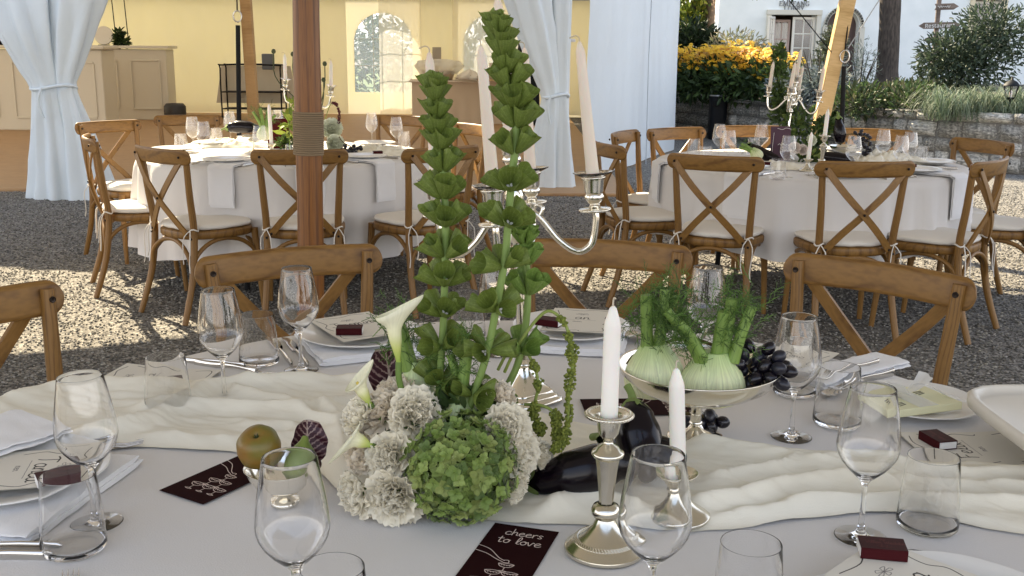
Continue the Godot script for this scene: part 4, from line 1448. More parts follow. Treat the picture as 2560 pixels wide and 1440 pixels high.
const PEN := {
	"a": [[0.45, 0.4, 0.25, 0.5, 0.05, 0.3, 0.1, 0.05, 0.3, 0.0, 0.45, 0.25, 0.45, 0.45, 0.45, 0.05, 0.6, 0.05]],
	"c": [[0.45, 0.42, 0.25, 0.5, 0.05, 0.3, 0.1, 0.03, 0.35, 0.0, 0.5, 0.12]],
	"d": [[0.42, 0.4, 0.2, 0.5, 0.04, 0.25, 0.15, 0.0, 0.4, 0.15, 0.48, 1.0, 0.45, 0.1, 0.6, 0.03]],
	"e": [[0.06, 0.22, 0.3, 0.28, 0.42, 0.42, 0.25, 0.5, 0.06, 0.3, 0.12, 0.03, 0.35, 0.0, 0.52, 0.12]],
	"f": [[0.5, 0.9, 0.35, 1.0, 0.25, 0.8, 0.2, 0.0, 0.1, -0.35, 0.0, -0.25], [0.02, 0.45, 0.45, 0.5]],
	"g": [[0.42, 0.42, 0.2, 0.5, 0.05, 0.28, 0.15, 0.05, 0.4, 0.2, 0.45, 0.45, 0.4, -0.25, 0.2, -0.4, 0.05, -0.25]],
	"h": [[0.08, 1.0, 0.06, 0.0], [0.07, 0.25, 0.25, 0.5, 0.4, 0.4, 0.4, 0.05, 0.52, 0.03]],
	"i": [[0.1, 0.48, 0.1, 0.05, 0.22, 0.03], [0.11, 0.68, 0.12, 0.7]],
	"l": [[0.05, 0.1, 0.3, 0.7, 0.25, 1.0, 0.12, 0.8, 0.1, 0.1, 0.3, 0.03]],
	"m": [[0.05, 0.48, 0.05, 0.0, 0.1, 0.35, 0.25, 0.5, 0.3, 0.0, 0.36, 0.35, 0.5, 0.48, 0.55, 0.05, 0.68, 0.05]],
	"n": [[0.05, 0.48, 0.06, 0.0, 0.1, 0.3, 0.28, 0.5, 0.38, 0.35, 0.38, 0.05, 0.52, 0.05]],
	"o": [[0.25, 0.48, 0.06, 0.3, 0.1, 0.05, 0.3, 0.0, 0.44, 0.2, 0.38, 0.45, 0.22, 0.46, 0.5, 0.4]],
	"r": [[0.06, 0.46, 0.08, 0.0, 0.1, 0.3, 0.25, 0.48, 0.4, 0.44]],
	"s": [[0.38, 0.44, 0.2, 0.5, 0.1, 0.36, 0.32, 0.16, 0.25, 0.0, 0.05, 0.05]],
	"t": [[0.2, 0.85, 0.16, 0.05, 0.35, 0.05], [0.0, 0.55, 0.4, 0.6]],
	"v": [[0.02, 0.48, 0.2, 0.0, 0.38, 0.45, 0.5, 0.42]],
	"w": [[0.02, 0.48, 0.15, 0.0, 0.3, 0.4, 0.42, 0.0, 0.6, 0.46, 0.7, 0.44]],
	"x": [[0.03, 0.48, 0.42, 0.0], [0.42, 0.48, 0.03, 0.0]],
	"y": [[0.03, 0.48, 0.2, 0.1], [0.42, 0.48, 0.2, 0.05, 0.05, -0.35]],
	"F": [[0.1, 0.95, 0.15, 0.4, 0.1, 0.0], [0.0, 1.0, 0.65, 0.95], [0.12, 0.5, 0.45, 0.55]],
	"J": [[0.15, 1.0, 0.7, 0.95], [0.45, 0.97, 0.42, 0.1, 0.2, -0.1, 0.05, 0.1]],
	"T": [[0.0, 0.9, 0.3, 1.0, 0.75, 0.95], [0.4, 0.97, 0.35, 0.3, 0.25, 0.0]],
	"N": [[0.05, 0.0, 0.15, 0.9, 0.2, 0.9, 0.5, 0.05, 0.55, 0.05, 0.62, 1.0]],
	"V": [[0.0, 1.0, 0.25, 0.0, 0.55, 1.0]],
	"W": [[0.0, 1.0, 0.2, 0.0, 0.4, 0.7, 0.55, 0.0, 0.8, 1.0]],
}

func scrawl(im: Image, text: String, at: Vector2, size: float, w: float, c: Color) -> void:
	var x := at.x
	for ch in text:
		if PEN.has(ch):
			var far := 0.0
			for st in PEN[ch]:
				var pts := []
				for k in range(0, st.size(), 2):
					pts.append(Vector2(x + st[k] * size, at.y - st[k + 1] * size))
					far = maxf(far, st[k])
				curve(im, pts, w, c)
			x += (far + 0.02) * size
		else:
			x += 0.4 * size

func coupe(im: Image, p: Vector2, s: float, w: float, c: Color) -> void:   # a champagne glass in outline
	curve(im, [p + Vector2(-s, 0), p + Vector2(0, s * 0.22), p + Vector2(s, 0), p + Vector2(0, -s * 0.22), p + Vector2(-s, 0)], w, c)
	curve(im, [p + Vector2(-s, 0), p + Vector2(-s * 0.7, s * 0.55), p + Vector2(0, s * 0.8), p + Vector2(s * 0.7, s * 0.55), p + Vector2(s, 0)], w, c)
	ink(im, [p + Vector2(0, s * 0.8), p + Vector2(0, s * 1.7)], w, c)
	curve(im, [p + Vector2(-s * 0.55, s * 1.8), p + Vector2(0, s * 1.66), p + Vector2(s * 0.55, s * 1.8), p + Vector2(0, s * 1.92), p + Vector2(-s * 0.55, s * 1.8)], w, c)
	for k in 4:
		ink(im, [p + Vector2(-s * 0.6 + s * 0.35 * k, s * 0.25), p + Vector2(-s * 0.5 + s * 0.35 * k, s * 0.35)], w * 0.8, c)

func menu_print(back: Color) -> ImageTexture:
	var im := Image.create(300, 640, false, Image.FORMAT_RGB8)
	im.fill(back)
	var c := Color(0.88, 0.82, 0.78)
	scrawl(im, "cheers", Vector2(75, 90), 58, 2.2, c)
	scrawl(im, "to love", Vector2(62, 165), 62, 2.2, c)
	curve(im, [Vector2(0, 215), Vector2(60, 240), Vector2(120, 300), Vector2(150, 318)], 1.8, c)
	curve(im, [Vector2(0, 260), Vector2(60, 280), Vector2(110, 312), Vector2(146, 330)], 1.8, c)
	curve(im, [Vector2(146, 316), Vector2(166, 312), Vector2(172, 332), Vector2(150, 334)], 1.8, c)
	coupe(im, Vector2(168, 345), 34, 1.8, c)
	for k in 2:
		coupe(im, Vector2(132 + 72 * k, 412), 36, 1.8, c)
	for k in 3:
		coupe(im, Vector2(95 + 74 * k, 484), 37, 1.8, c)
	return ImageTexture.create_from_image(im)

func card_print(called: String, flip: float) -> ImageTexture:
	var im := Image.create(300, 420, false, Image.FORMAT_RGB8)
	im.fill(Color(0.87, 0.85, 0.80))
	var c := Color(0.13, 0.11, 0.10)
	var g := Color(0.45, 0.43, 0.42)
	for k in 5:
		var a := k * 1.25
		curve(im, [Vector2(150, 92), Vector2(150 + 26 * cos(a), 92 + 15 * sin(a)), Vector2(150 + 30 * cos(a + 0.6), 92 + 17 * sin(a + 0.6)), Vector2(150, 92)], 0.9, g)
	scrawl(im, called, Vector2(150 - 17.0 * called.length(), 178), 62, 1.9, c)
	ink(im, [Vector2(85, 196), Vector2(225, 192)], 0.8, g)
	scrawl(im, "menu", Vector2(122, 232), 24, 0.8, g)
	curve(im, [Vector2(22, 40), Vector2(40, 120), Vector2(18, 170), Vector2(32, 230)], 1.3, c)
	curve(im, [Vector2(280, 60), Vector2(262, 140), Vector2(284, 190), Vector2(266, 250), Vector2(276, 262)], 1.3, c)
	curve(im, [Vector2(60, 22), Vector2(140, 34), Vector2(200, 16), Vector2(262, 26)], 1.3, c)
	curve(im, [Vector2(30, 300), Vector2(22, 350), Vector2(46, 390), Vector2(120 + 40 * flip, 384), Vector2(180, 400), Vector2(276, 386), Vector2(270, 320)], 1.3, c)
	return ImageTexture.create_from_image(im)

func match_print() -> ImageTexture:
	var im := Image.create(220, 140, false, Image.FORMAT_RGB8)
	im.fill(Color(0.27, 0.035, 0.045))
	var c := Color(0.52, 0.26, 0.25)
	scrawl(im, "the", Vector2(98, 38), 20, 0.7, c)
	scrawl(im, "Villen Wedding", Vector2(30, 74), 30, 0.9, c)
	curve(im, [Vector2(80, 100), Vector2(105, 88), Vector2(95, 112), Vector2(130, 94), Vector2(120, 116), Vector2(150, 104)], 0.9, c)
	return ImageTexture.create_from_image(im)


# ---------------------------------------------------------------- things laid on a table
func sheet(w: float, l: float, thick: float, curl := 0.0) -> Shape:
	var s := Shape.new()
	var top := []
	var low := []
	for j in 9:
		var r := []
		var q := []
		for i in 7:
			var u := i / 6.0
			var v := j / 8.0
			var y := thick + curl * pow(absf(v - 0.5) * 2.0, 2.0) * (0.4 + u)
			r.append(Vector3((u - 0.5) * w, y, (v - 0.5) * l))
			q.append(Vector3((u - 0.5) * w, y - thick, (v - 0.5) * l))
		top.append(r)
		low.append(q)
	for j in 9:
		for i in 7:
			s.put(top[j][i], Vector2(i / 6.0, j / 8.0))
	for j in 8:
		for i in 6:
			var a := j * 7 + i
			s.tri(a, a + 1, a + 7)
			s.tri(a + 1, a + 8, a + 7)
	low.reverse()
	var f := s.v.size()
	for j in 9:
		for i in 7:
			s.put(low[j][i], Vector2(0.02, 0.98))
	for j in 8:
		for i in 6:
			var a := f + j * 7 + i
			s.tri(a, a + 1, a + 7)
			s.tri(a + 1, a + 8, a + 7)
	var h := Vector3(w / 2, 0, l / 2)
	for e in [[Vector3(-h.x, 0, h.z), Vector3(h.x, 0, h.z)], [Vector3(h.x, 0, -h.z), Vector3(-h.x, 0, -h.z)], [Vector3(h.x, 0, h.z), Vector3(h.x, 0, -h.z)], [Vector3(-h.x, 0, -h.z), Vector3(-h.x, 0, h.z)]]:
		if curl == 0.0:
			s.face([e[0], e[1], e[1] + Vector3(0, thick, 0), e[0] + Vector3(0, thick, 0)])
	return s

func to_centre(x: float, z: float, cx: float, cz: float) -> float:
	return atan2(-(cx - x), -(cz - z))

var wine_mesh: ArrayMesh
var tumbler_mesh: ArrayMesh
var plate_mesh: ArrayMesh
var fork_mesh: ArrayMesh
var knife_mesh: ArrayMesh
var spoon_mesh: ArrayMesh
var match_tex: ImageTexture

func profile(a: Array) -> Array:
	var o := []
	for k in range(0, a.size(), 2):
		o.append(Vector2(a[k], a[k + 1]))
	return o

func tableware_shapes() -> void:
	var s := Shape.new()
	s.lathe(profile([0, 0, 0.02, 0.0002, 0.033, 0.0004, 0.0347, 0.0009, 0.0347, 0.0014, 0.032, 0.0018, 0.022, 0.0026, 0.013, 0.0042, 0.0078, 0.0078, 0.0052, 0.013, 0.0041, 0.022, 0.0036, 0.04, 0.0035, 0.06, 0.0038, 0.073, 0.0052, 0.0800, 0.0088, 0.0848, 0.0165, 0.0915, 0.0255, 0.1005, 0.0335, 0.1105, 0.0388, 0.1205, 0.0408, 0.1290, 0.0410, 0.1370, 0.0398, 0.1500, 0.0374, 0.1680, 0.0340, 0.1880, 0.0303, 0.2085, 0.0295, 0.2132, 0.0291, 0.2136, 0.0287, 0.2132, 0.0291, 0.2085, 0.0328, 0.1880, 0.0362, 0.1680, 0.0386, 0.1500, 0.0398, 0.1370, 0.0396, 0.1295, 0.0375, 0.1212, 0.0322, 0.1115, 0.0244, 0.1020, 0.0155, 0.0938, 0.0075, 0.0893, 0, 0.0882]), 48)
	wine_mesh = s.mesh()
	s = Shape.new()
	s.lathe(profile([0, 0.0006, 0.030, 0.0002, 0.0365, 0.0008, 0.0398, 0.0028, 0.0413, 0.0065, 0.0413, 0.014, 0.0398, 0.035, 0.0378, 0.062, 0.0358, 0.088, 0.0344, 0.1045, 0.0340, 0.1052, 0.0335, 0.1045, 0.0349, 0.088, 0.0369, 0.062, 0.0389, 0.035, 0.0403, 0.016, 0.0395, 0.0105, 0.0365, 0.0082, 0.028, 0.0074, 0.016, 0.0076, 0, 0.0082]), 48)
	tumbler_mesh = s.mesh()
	s = Shape.new()
	s.lathe(profile([0, 0.0, 0.07, 0.0, 0.074, 0.003, 0.092, 0.008, 0.118, 0.014, 0.131, 0.0165, 0.133, 0.0185, 0.131, 0.0200, 0.117, 0.0165, 0.092, 0.011, 0.080, 0.0075, 0.066, 0.006, 0, 0.006]), 60, func(a, k): return 1.0 + (0.012 * absf(sin(a * 5.0)) if k > 0.3 and k < 0.75 else 0.0))
	plate_mesh = s.mesh()
	# fork, tines towards -z
	s = Shape.new()
	var hp := smooth([Vector3(0, 0.003, 0.10), Vector3(0, 0.0035, 0.06), Vector3(0, 0.008, 0.01), Vector3(0, 0.007, -0.03), Vector3(0, 0.003, -0.055)], 16)
	var hr := []
	for k in 16:
		var f := k / 15.0
		hr.append(lerpf(0.0095, 0.0032, minf(1.0, f * 1.6)) if f < 0.75 else lerpf(0.0032, 0.0115, (f - 0.75) * 4.0))
	s.tube(hp, hr, 8, 0.3)
	for k in 4:
		var x := -0.0096 + 0.0064 * k
		s.tube(smooth([Vector3(x, 0.0035, -0.050), Vector3(x, 0.0015, -0.07), Vector3(x * 0.95, 0.006, -0.098)], 7), [0.0024, 0.0023, 0.0022, 0.0020, 0.0018, 0.0015, 0.0008], 6, 0.6)
	fork_mesh = s.mesh()
	s = Shape.new()
	s.tube([Vector3(0, 0.004, 0.115), Vector3(0, 0.0045, 0.11), Vector3(0, 0.005, 0.06), Vector3(0, 0.0045, 0.01), Vector3(0, 0.004, 0.0)], [0.004, 0.009, 0.0085, 0.0065, 0.006], 10, 0.45)
	var bl := []
	for q in [[0.0, 0.006], [-0.02, 0.0085], [-0.06, 0.0098], [-0.09, 0.0094], [-0.108, 0.006], [-0.118, 0.001]]:
		bl.append([Vector3(-0.0062, 0.0052, q[0]), Vector3(-0.0062, 0.0035, q[0]), Vector3(-0.0062 + q[1] * 2.0, 0.0042, q[0])])
	s.rows(bl, true)
	knife_mesh = s.mesh()
	s = Shape.new()
	s.tube(hp.slice(0, 13), hr.slice(0, 12) + [0.004], 8, 0.3)
	s.rows(grid(9, 9, func(u, v):
		var w: float = 0.0185 * sqrt(maxf(0.0, 1.0 - pow(v * 2.0 - 1.0, 2.0))) * (0.85 + 0.3 * v)
		var x: float = (u - 0.5) * 2.0
		return Vector3(x * w, 0.008 - 0.006 * (1.0 - x * x) * sin(PI * v), -0.035 - 0.058 * v)))
	spoon_mesh = s.mesh()
	match_tex = match_print()
	mat("match_top", Color(0.8, 0.75, 0.75), 0.75, {"albedo_texture": match_tex})
	mat("match_side", lin(0.05, 0.005, 0.007), 0.7, {"metallic_specular": 0.25})
	mat("match_tray", lin(0.78, 0.77, 0.75), 0.8)
	mat("menu_paper", Color.WHITE, 0.85, {"albedo_texture": menu_print(Color(0.15, 0.05, 0.052)), "metallic_specular": 0.2})

func wine(x: float, z: float, label: String, m: Material = null, lean := 0.0) -> void:
	solo("wine_glass", label, "wine glass", wine_mesh, m if m else made["glass"], Transform3D(Basis(Vector3.BACK, lean), Vector3(x, TOP + 0.0014, z)), "empty stemmed wine glasses")

func tumbler(x: float, z: float, label: String, m: Material = null, y := TOP + 0.0012) -> void:
	solo("tumbler", label, "tumbler", tumbler_mesh, m if m else made["glass"], Transform3D(Basis(), Vector3(x, y, z)), "empty water tumblers")

func plate(x: float, z: float, label: String, y := TOP + 0.001, sc := 1.0) -> void:
	solo("plate", label, "plate", plate_mesh, made["china"], Transform3D(Basis(Vector3.UP, 0.3).scaled(Vector3.ONE * sc), Vector3(x, y, z)), "white plates with a wavy rim")

func place_card(x: float, z: float, turn: float, y: float, called: String, label: String, tilt := 0.0) -> void:
	var m := mat("card_" + called, Color.WHITE, 0.75, {"albedo_texture": card_print(called, float(called.length() % 2))})
	solo("menu_card", label, "card", sheet(0.148, 0.21, 0.0012, 0.002).mesh(), m, Transform3D(Basis(Vector3.UP, turn) * Basis(Vector3.RIGHT, tilt), Vector3(x, y, z)), "handwritten cream cards")

func matchbox(x: float, z: float, turn: float, y: float, label: String) -> void:
	var t := thing("matchbox", label, "matchbox", Vector3(x, y, z), turn, "dark red matchboxes")
	var w := 0.056
	var d := 0.035
	var h := 0.0145
	var sl := Shape.new()
	for q in [[Vector3(w, 0.0012, d), Vector3(0, 0.0006, 0)], [Vector3(w, h - 0.0024, 0.0012), Vector3(0, h / 2, d / 2 - 0.0006)], [Vector3(w, h - 0.0024, 0.0012), Vector3(0, h / 2, -d / 2 + 0.0006)], [Vector3(w, 0.0012, d), Vector3(0, h - 0.0006, 0)]]:
		sl.box(q[0], q[1], Basis(), 0.0004)
	part("sleeve", sl.mesh(), made["match_side"], t)
	part("printed_top", sheet(w - 0.0008, d - 0.0008, 0.0003).mesh(), made["match_top"], t, Transform3D(Basis(), Vector3(0, h, 0)))
	var tr := Shape.new()
	tr.box(Vector3(w + 0.001, h - 0.0034, d - 0.0034), Vector3(0, h / 2, 0), Basis(), 0.0005)
	part("tray", tr.mesh(), made["match_tray"], t)

func napkin(x: float, z: float, turn: float, w: float, l: float, label: String, sd: float, y := TOP + 0.001, hang := 0.0) -> void:
	var s := Shape.new()
	for lay_no in 2:
		var rs := []
		for j in 40:
			var v := j / 39.0
			var ring := []
			for i in 36:
				var a := TAU * i / 36.0
				var cx := cos(a)
				var sx := signf(cx) * pow(absf(cx), 0.5)
				var p := Vector3(sx * w * (0.5 - 0.02 * lay_no) + 0.005 * noise_b.get_noise_2d(v * 3.0, sd + lay_no * 3.0), 0.0, (v - 0.5) * l * (1.0 - 0.03 * lay_no))
				var puff := 0.0035 + 0.0035 * maxf(0.0, absf(sx)) * (0.5 + noise_b.get_noise_2d(v * 2.2 + sd, signf(cx) * 2.0))
				p.y = 0.006 + 0.0075 * lay_no + sin(a) * puff + 0.003 * noise_b.get_noise_2d(p.x * 16.0 + sd, p.z * 16.0)
				if hang > 0.0:
					var over := p.z - (l / 2 - hang)
					if over > 0.0:
						p = Vector3(p.x + 0.006 * sin(p.x * 50.0 + sd), p.y - over + 0.012 * (1.0 - exp(-over * 60.0)) * 0.0, l / 2 - hang + p.y * 0.9 + 0.010 + 0.03 * over * (0.5 + noise_b.get_noise_2d(p.x * 12.0, sd)))
						p.y = -over + 0.008 * lay_no
				ring.append(p)
			rs.append(ring)
		s.rows(rs, true)
		s.cap(rs[0])
		s.cap(rs[-1], true)
	solo("napkin", label, "napkin", s.mesh(), made["napkin_cloth"], lay(x, z, turn, y), "folded white napkins")

func cutlery(kind: String, x: float, z: float, turn: float, label: String, y := TOP + 0.001, roll := 0.0) -> void:
	var m := fork_mesh if kind == "fork" else knife_mesh if kind == "knife" else spoon_mesh
	solo(kind, label, kind, m, made["steel"], Transform3D(Basis(Vector3.UP, turn) * Basis(Vector3.BACK, roll), Vector3(x, y + (0.012 if roll > 1.0 else 0.0), z)), "steel cutlery")


func line_at(x: float, pts: Array) -> float:
	for k in pts.size() - 1:
		if x <= pts[k + 1].x:
			return lerpf(pts[k].y, pts[k + 1].y, clampf((x - pts[k].x) / (pts[k + 1].x - pts[k].x), 0.0, 1.0))
	return pts[-1].y

func runner() -> void:
	var up := smooth([Vector2(-1.06, -1.80), Vector2(-0.938, -1.83), Vector2(-0.80, -1.92), Vector2(-0.54, -1.95), Vector2(-0.24, -1.97), Vector2(-0.05, -1.90), Vector2(0.12, -1.76), Vector2(0.30, -1.69), Vector2(0.42, -1.66), Vector2(0.60, -1.61), Vector2(0.83, -1.58), Vector2(1.06, -1.56)], 60)
	var lo := smooth([Vector2(-1.06, -1.5), Vector2(-0.775, -1.52), Vector2(-0.64, -1.62), Vector2(-0.466, -1.61), Vector2(-0.31, -1.54), Vector2(-0.24, -1.445), Vector2(-0.12, -1.40), Vector2(0, -1.357), Vector2(0.10, -1.355), Vector2(0.25, -1.335), Vector2(0.46, -1.39), Vector2(0.585, -1.395), Vector2(0.72, -1.335), Vector2(1.06, -1.33)], 60)
	var ridges := [
		[[Vector2(-0.98, -1.70), Vector2(-0.901, -1.767), Vector2(-0.855, -1.857), Vector2(-0.768, -1.900), Vector2(-0.645, -1.893)], 0.036, 0.05],
		[[Vector2(-0.70, -1.64), Vector2(-0.646, -1.702), Vector2(-0.611, -1.785), Vector2(-0.584, -1.888), Vector2(-0.500, -1.915)], 0.030, 0.028],
		[[Vector2(-0.653, -1.784), Vector2(-0.518, -1.810), Vector2(-0.366, -1.770), Vector2(-0.278, -1.850)], 0.026, 0.024],
		[[Vector2(-0.515, -1.883), Vector2(-0.417, -1.812), Vector2(-0.283, -1.692)], 0.026, 0.018],
		[[Vector2(-0.583, -1.656), Vector2(-0.496, -1.630), Vector2(-0.422, -1.650), Vector2(-0.305, -1.662)], 0.016, 0.028],
		[[Vector2(-0.95, -1.60), Vector2(-0.794, -1.623), Vector2(-0.672, -1.682), Vector2(-0.618, -1.723)], 0.022, 0.03],
		[[Vector2(-0.50, -1.915), Vector2(-0.441, -1.924), Vector2(-0.331, -1.952), Vector2(-0.230, -1.947)], 0.036, 0.03],
		[[Vector2(-0.33, -1.80), Vector2(-0.292, -1.751), Vector2(-0.284, -1.617), Vector2(-0.240, -1.46)], 0.03, 0.025],
		[[Vector2(-0.46, -1.72), Vector2(-0.38, -1.70), Vector2(-0.33, -1.62)], 0.018, 0.02],
		[[Vector2(0.008, -1.339), Vector2(0.070, -1.395), Vector2(0.129, -1.427), Vector2(0.180, -1.385)], 0.026, 0.02],
		[[Vector2(0.264, -1.396), Vector2(0.365, -1.440), Vector2(0.474, -1.494), Vector2(0.552, -1.473)], 0.033, 0.024],
		[[Vector2(0.317, -1.632), Vector2(0.401, -1.598), Vector2(0.484, -1.550), Vector2(0.552, -1.568), Vector2(0.629, -1.521), Vector2(0.9, -1.51)], 0.028, 0.025],
		[[Vector2(0.36, -1.37), Vector2(0.470, -1.415), Vector2(0.588, -1.420), Vector2(0.735, -1.406), Vector2(0.95, -1.39)], 0.026, 0.022],
		[[Vector2(0.306, -1.498), Vector2(0.384, -1.523), Vector2(0.450, -1.566)], 0.026, 0.016],
		[[Vector2(0.490, -1.550), Vector2(0.612, -1.475), Vector2(0.776, -1.463), Vector2(0.95, -1.45)], 0.022, 0.02],
		[[Vector2(0.27, -1.345), Vector2(0.349, -1.378), Vector2(0.420, -1.393)], 0.016, 0.014],
	]
	var s := Shape.new()
	s.rows(grid(230, 76, func(u, v):
		var x: float = lerpf(-1.05, 1.05, u)
		var a: float = line_at(x, lo) + 0.007 * noise_b.get_noise_1d(x * 6.0)
		var b: float = line_at(x, up)
		var z: float = lerpf(a, b, v)
		var p := Vector2(x, z)
		var p2 := p + Vector2(noise_b.get_noise_2d(x * 5.0, z * 5.0), noise_b.get_noise_2d(x * 5.0 + 50.0, z * 5.0)) * 0.02
		var h := 0.0
		var top := 0.0
		for r in ridges:
			var d := 9.0
			for k in r[0].size() - 1:
				d = minf(d, p2.distance_to(Geometry2D.get_closest_point_to_segment(p2, r[0][k], r[0][k + 1])))
			var e: float = r[1] * exp(-pow(d / r[2], 1.35))
			h += e
			top = maxf(top, e)
		h = (top * 0.7 + h * 0.25) * 0.85
		var q1 := 1.0 - absf(noise_b.get_noise_2d(x * 3.0 + z * 5.0, z * 9.0 - x * 2.5))
		var q2 := 1.0 - absf(noise_b.get_noise_2d(x * 5.0 - z * 9.0 + 31.0, z * 8.0 + x * 4.0))
		h += 0.0035 * pow(q1, 5.0) + 0.002 * pow(q2, 6.0)
		h += 0.0035 * (1.0 + noise_b.get_noise_2d(x * 3.5 + z * 2.0, z * 13.0 - x * 4.0)) + 0.0018 * noise_b.get_noise_2d(x * 11.0 + z * 5.0, z * 30.0 - x * 9.0)
		var env: float = smoothstep(0.0, 0.10, v) * smoothstep(1.0, 0.93, v)
		var y: float = TOP + 0.0025 + h * (0.12 + 0.88 * env)
		var over: float = Vector2(x - 0.01, z + 1.56).length() - 0.95
		if over > 0.0:
			y -= over * 2.5
		return Vector3(x, y, z)))
	solo("table_runner", "crumpled cream cloth runner lying across the front table", "table runner", s.mesh(), made["runner_cloth"])


func settings() -> void:
	var cx := 0.01
	var cz := -1.56
	# left: plate, napkin, card, matchbox, knives
	napkin(-0.70, -1.435, -1.75, 0.30, 0.19, "white napkin under the plate at the left edge of the front table", 1.0)
	plate(-0.735, -1.465, "white plate under the left card with the matchbox", TOP + 0.014)
	place_card(-0.72, -1.455, to_centre(-0.72, -1.455, cx, cz) + 0.05, TOP + 0.034, "Tanea", "cream card under the matchbox at the left edge")
	matchbox(-0.645, -1.405, 0.55, TOP + 0.0365, "dark red matchbox seen through the left tumbler")
	napkin(-0.83, -1.545, -0.6, 0.16, 0.22, "rumpled white napkin end lying on the left plate", 3.0, TOP + 0.034)
	cutlery("knife", -0.70, -1.268, PI / 2, "upper of two knives at the lower left edge")
	cutlery("knife", -0.70, -1.243, PI / 2, "lower of two knives at the lower left edge")
	cutlery("fork", -0.735, -1.60, -1.15, "dark fork lying beyond the left plate before the runner", TOP + 0.001)
	cutlery("fork", -0.70, -1.615, -1.35, "second fork crossing over beside the left runner fold", TOP + 0.004)
	cutlery("fork", -0.515, -1.115, 0.35, "fork with only its tines showing at the bottom edge")
	# back left
	place_card(-0.70, -1.985, to_centre(-0.70, -1.985, cx, cz) + PI + 0.35, TOP + 0.003, "Nina", "cream card lying behind the left runner fold")
	matchbox(-0.655, -1.935, 0.4, TOP + 0.006, "matchbox peeping over the left runner beside back tumbler")
	cutlery("fork", -0.60, -2.085, -1.85, "dark fork behind the left wine glass stem, upper")
	cutlery("fork", -0.565, -2.055, -2.0, "dark fork behind the left wine glass stem, lower")
	# middle left
	napkin(-0.335, -2.24, 0.42, 0.24, 0.25, "white napkin with a rolled edge under the middle left plate", 6.0)
	plate(-0.335, -2.255, "white plate under the middle left card", TOP + 0.014)
	place_card(-0.345, -2.275, to_centre(-0.345, -2.275, cx, cz) + PI + 0.08, TOP + 0.034, "Jasmin", "cream card with a matchbox behind the tall calla lily")
	matchbox(-0.352, -2.215, 0.06, TOP + 0.037, "matchbox with pale end on the card behind the tall calla")
	cutlery("knife", -0.50, -2.19, 0.42, "outer knife beside the back wine glass with the tall stem")
	cutlery("knife", -0.465, -2.185, 0.42, "inner knife beside the back wine glass with the tall stem")
	# middle
	napkin(0.13, -2.295, -0.16, 0.26, 0.24, "white napkin with a folded loop under the middle plate", 9.0)
	plate(0.135, -2.325, "white plate under the middle card behind the front candle", TOP + 0.014)
	place_card(0.155, -2.345, to_centre(0.155, -2.345, cx, cz) + PI - 0.02, TOP + 0.034, "Ian", "cream card behind the front candle and hanging amaranth")
	matchbox(0.085, -2.30, -0.45, TOP + 0.037, "matchbox with white end beside the hanging amaranth")
	cutlery("fork", 0.30, -2.35, -0.1, "upturned fork behind the front candle, nearer the candle", TOP + 0.001, PI)
	cutlery("spoon", 0.285, -2.37, 2.9, "shiny spoon behind the front candle", TOP + 0.008)
	cutlery("spoon", 0.325, -2.355, 2.75, "shiny spoon farther from the front candle", TOP + 0.008)
	# back right
	place_card(0.585, -2.155, to_centre(0.585, -2.155, cx, cz) + PI + 0.1, TOP + 0.004, "Timo", "cream card behind the right back wine glass by the grapes")
	napkin(0.69, -2.06, -0.95, 0.09, 0.28, "narrow folded napkin with cutlery on the right rear", 13.0)
	cutlery("fork", 0.675, -2.03, 2.2, "fork laid over the narrow napkin, upper", TOP + 0.016)
	cutlery("fork", 0.695, -1.995, 2.2, "fork laid below the narrow napkin, middle", TOP + 0.006)
	cutlery("spoon", 0.66, -1.965, 2.3, "spoon below the narrow napkin beside the tumblers", TOP + 0.002)
	# child's place with a wrapped book
	plate(0.755, -1.865, "white plate with a ribbon tied booklet", TOP + 0.002, 0.84)
	booklet()
	highchair()
	# right
	place_card(0.775, -1.652, to_centre(0.775, -1.652, cx, cz) - 0.06, TOP + 0.0025, "Felix", "cream card at the right edge under a matchbox")
	matchbox(0.715, -1.668, PI / 2 + 0.25, TOP + 0.005, "matchbox on the right card beyond the right tumbler")
	# right front
	napkin(0.505, -1.10, 0.36, 0.22, 0.26, "white napkin under the lower right card", 17.0)
	plate(0.515, -1.10, "white plate under the lower right card", TOP + 0.010)
	place_card(0.495, -1.128, to_centre(0.495, -1.128, cx, cz) - 0.06, TOP + 0.031, "Vera", "cream card with a matchbox at the lower right corner")
	matchbox(0.465, -1.213, -0.17, TOP + 0.034, "matchbox nearest to us at the lower right corner")
	cutlery("knife", 0.615, -1.215, 0.93, "knife pointing at the right tumbler from the lower right corner")
	# dark menu cards
	var pm: Material = made["menu_paper"]
	var mm := sheet(0.092, 0.205, 0.0006).mesh()
	solo("dark_menu", "dark brown menu card with drawn glasses beside the small silver bowl", "menu", mm, pm, lay(-0.428, -1.522, -0.545, TOP + 0.002), "dark menu cards")
	solo("dark_menu", "dark brown menu card reading cheers to love at the bottom", "menu", mm, pm, lay(-0.007, -1.25, -0.30, TOP + 0.0005), "dark menu cards")
	solo("dark_menu", "dark brown menu card lying behind the eggplants under the pedestal bowl", "menu", mm, pm, lay(0.235, -1.850, -1.50, TOP + 0.002), "dark menu cards")
	# glasses
	wine(-0.570, -1.347, "wine glass standing at the left edge beyond the left tumbler", null, 0.03)
	wine(0.477, -1.326, "wine glass beside the right tumbler before the booklet")
	wine(-0.237, -1.070, "wine glass at the bottom before the small silver bowl", null, 0.01)
	wine(0.160, -1.088, "wine glass before the two small candlesticks", null, -0.01)
	wine(-0.530, -1.860, "wine glass behind the left runner fold, stem hidden by it", null, 0.01)
	wine(-0.427, -2.055, "wine glass before the rail of the chair left of the pole", null, 0.01)
	wine(0.479, -1.702, "wine glass right of the grapes")
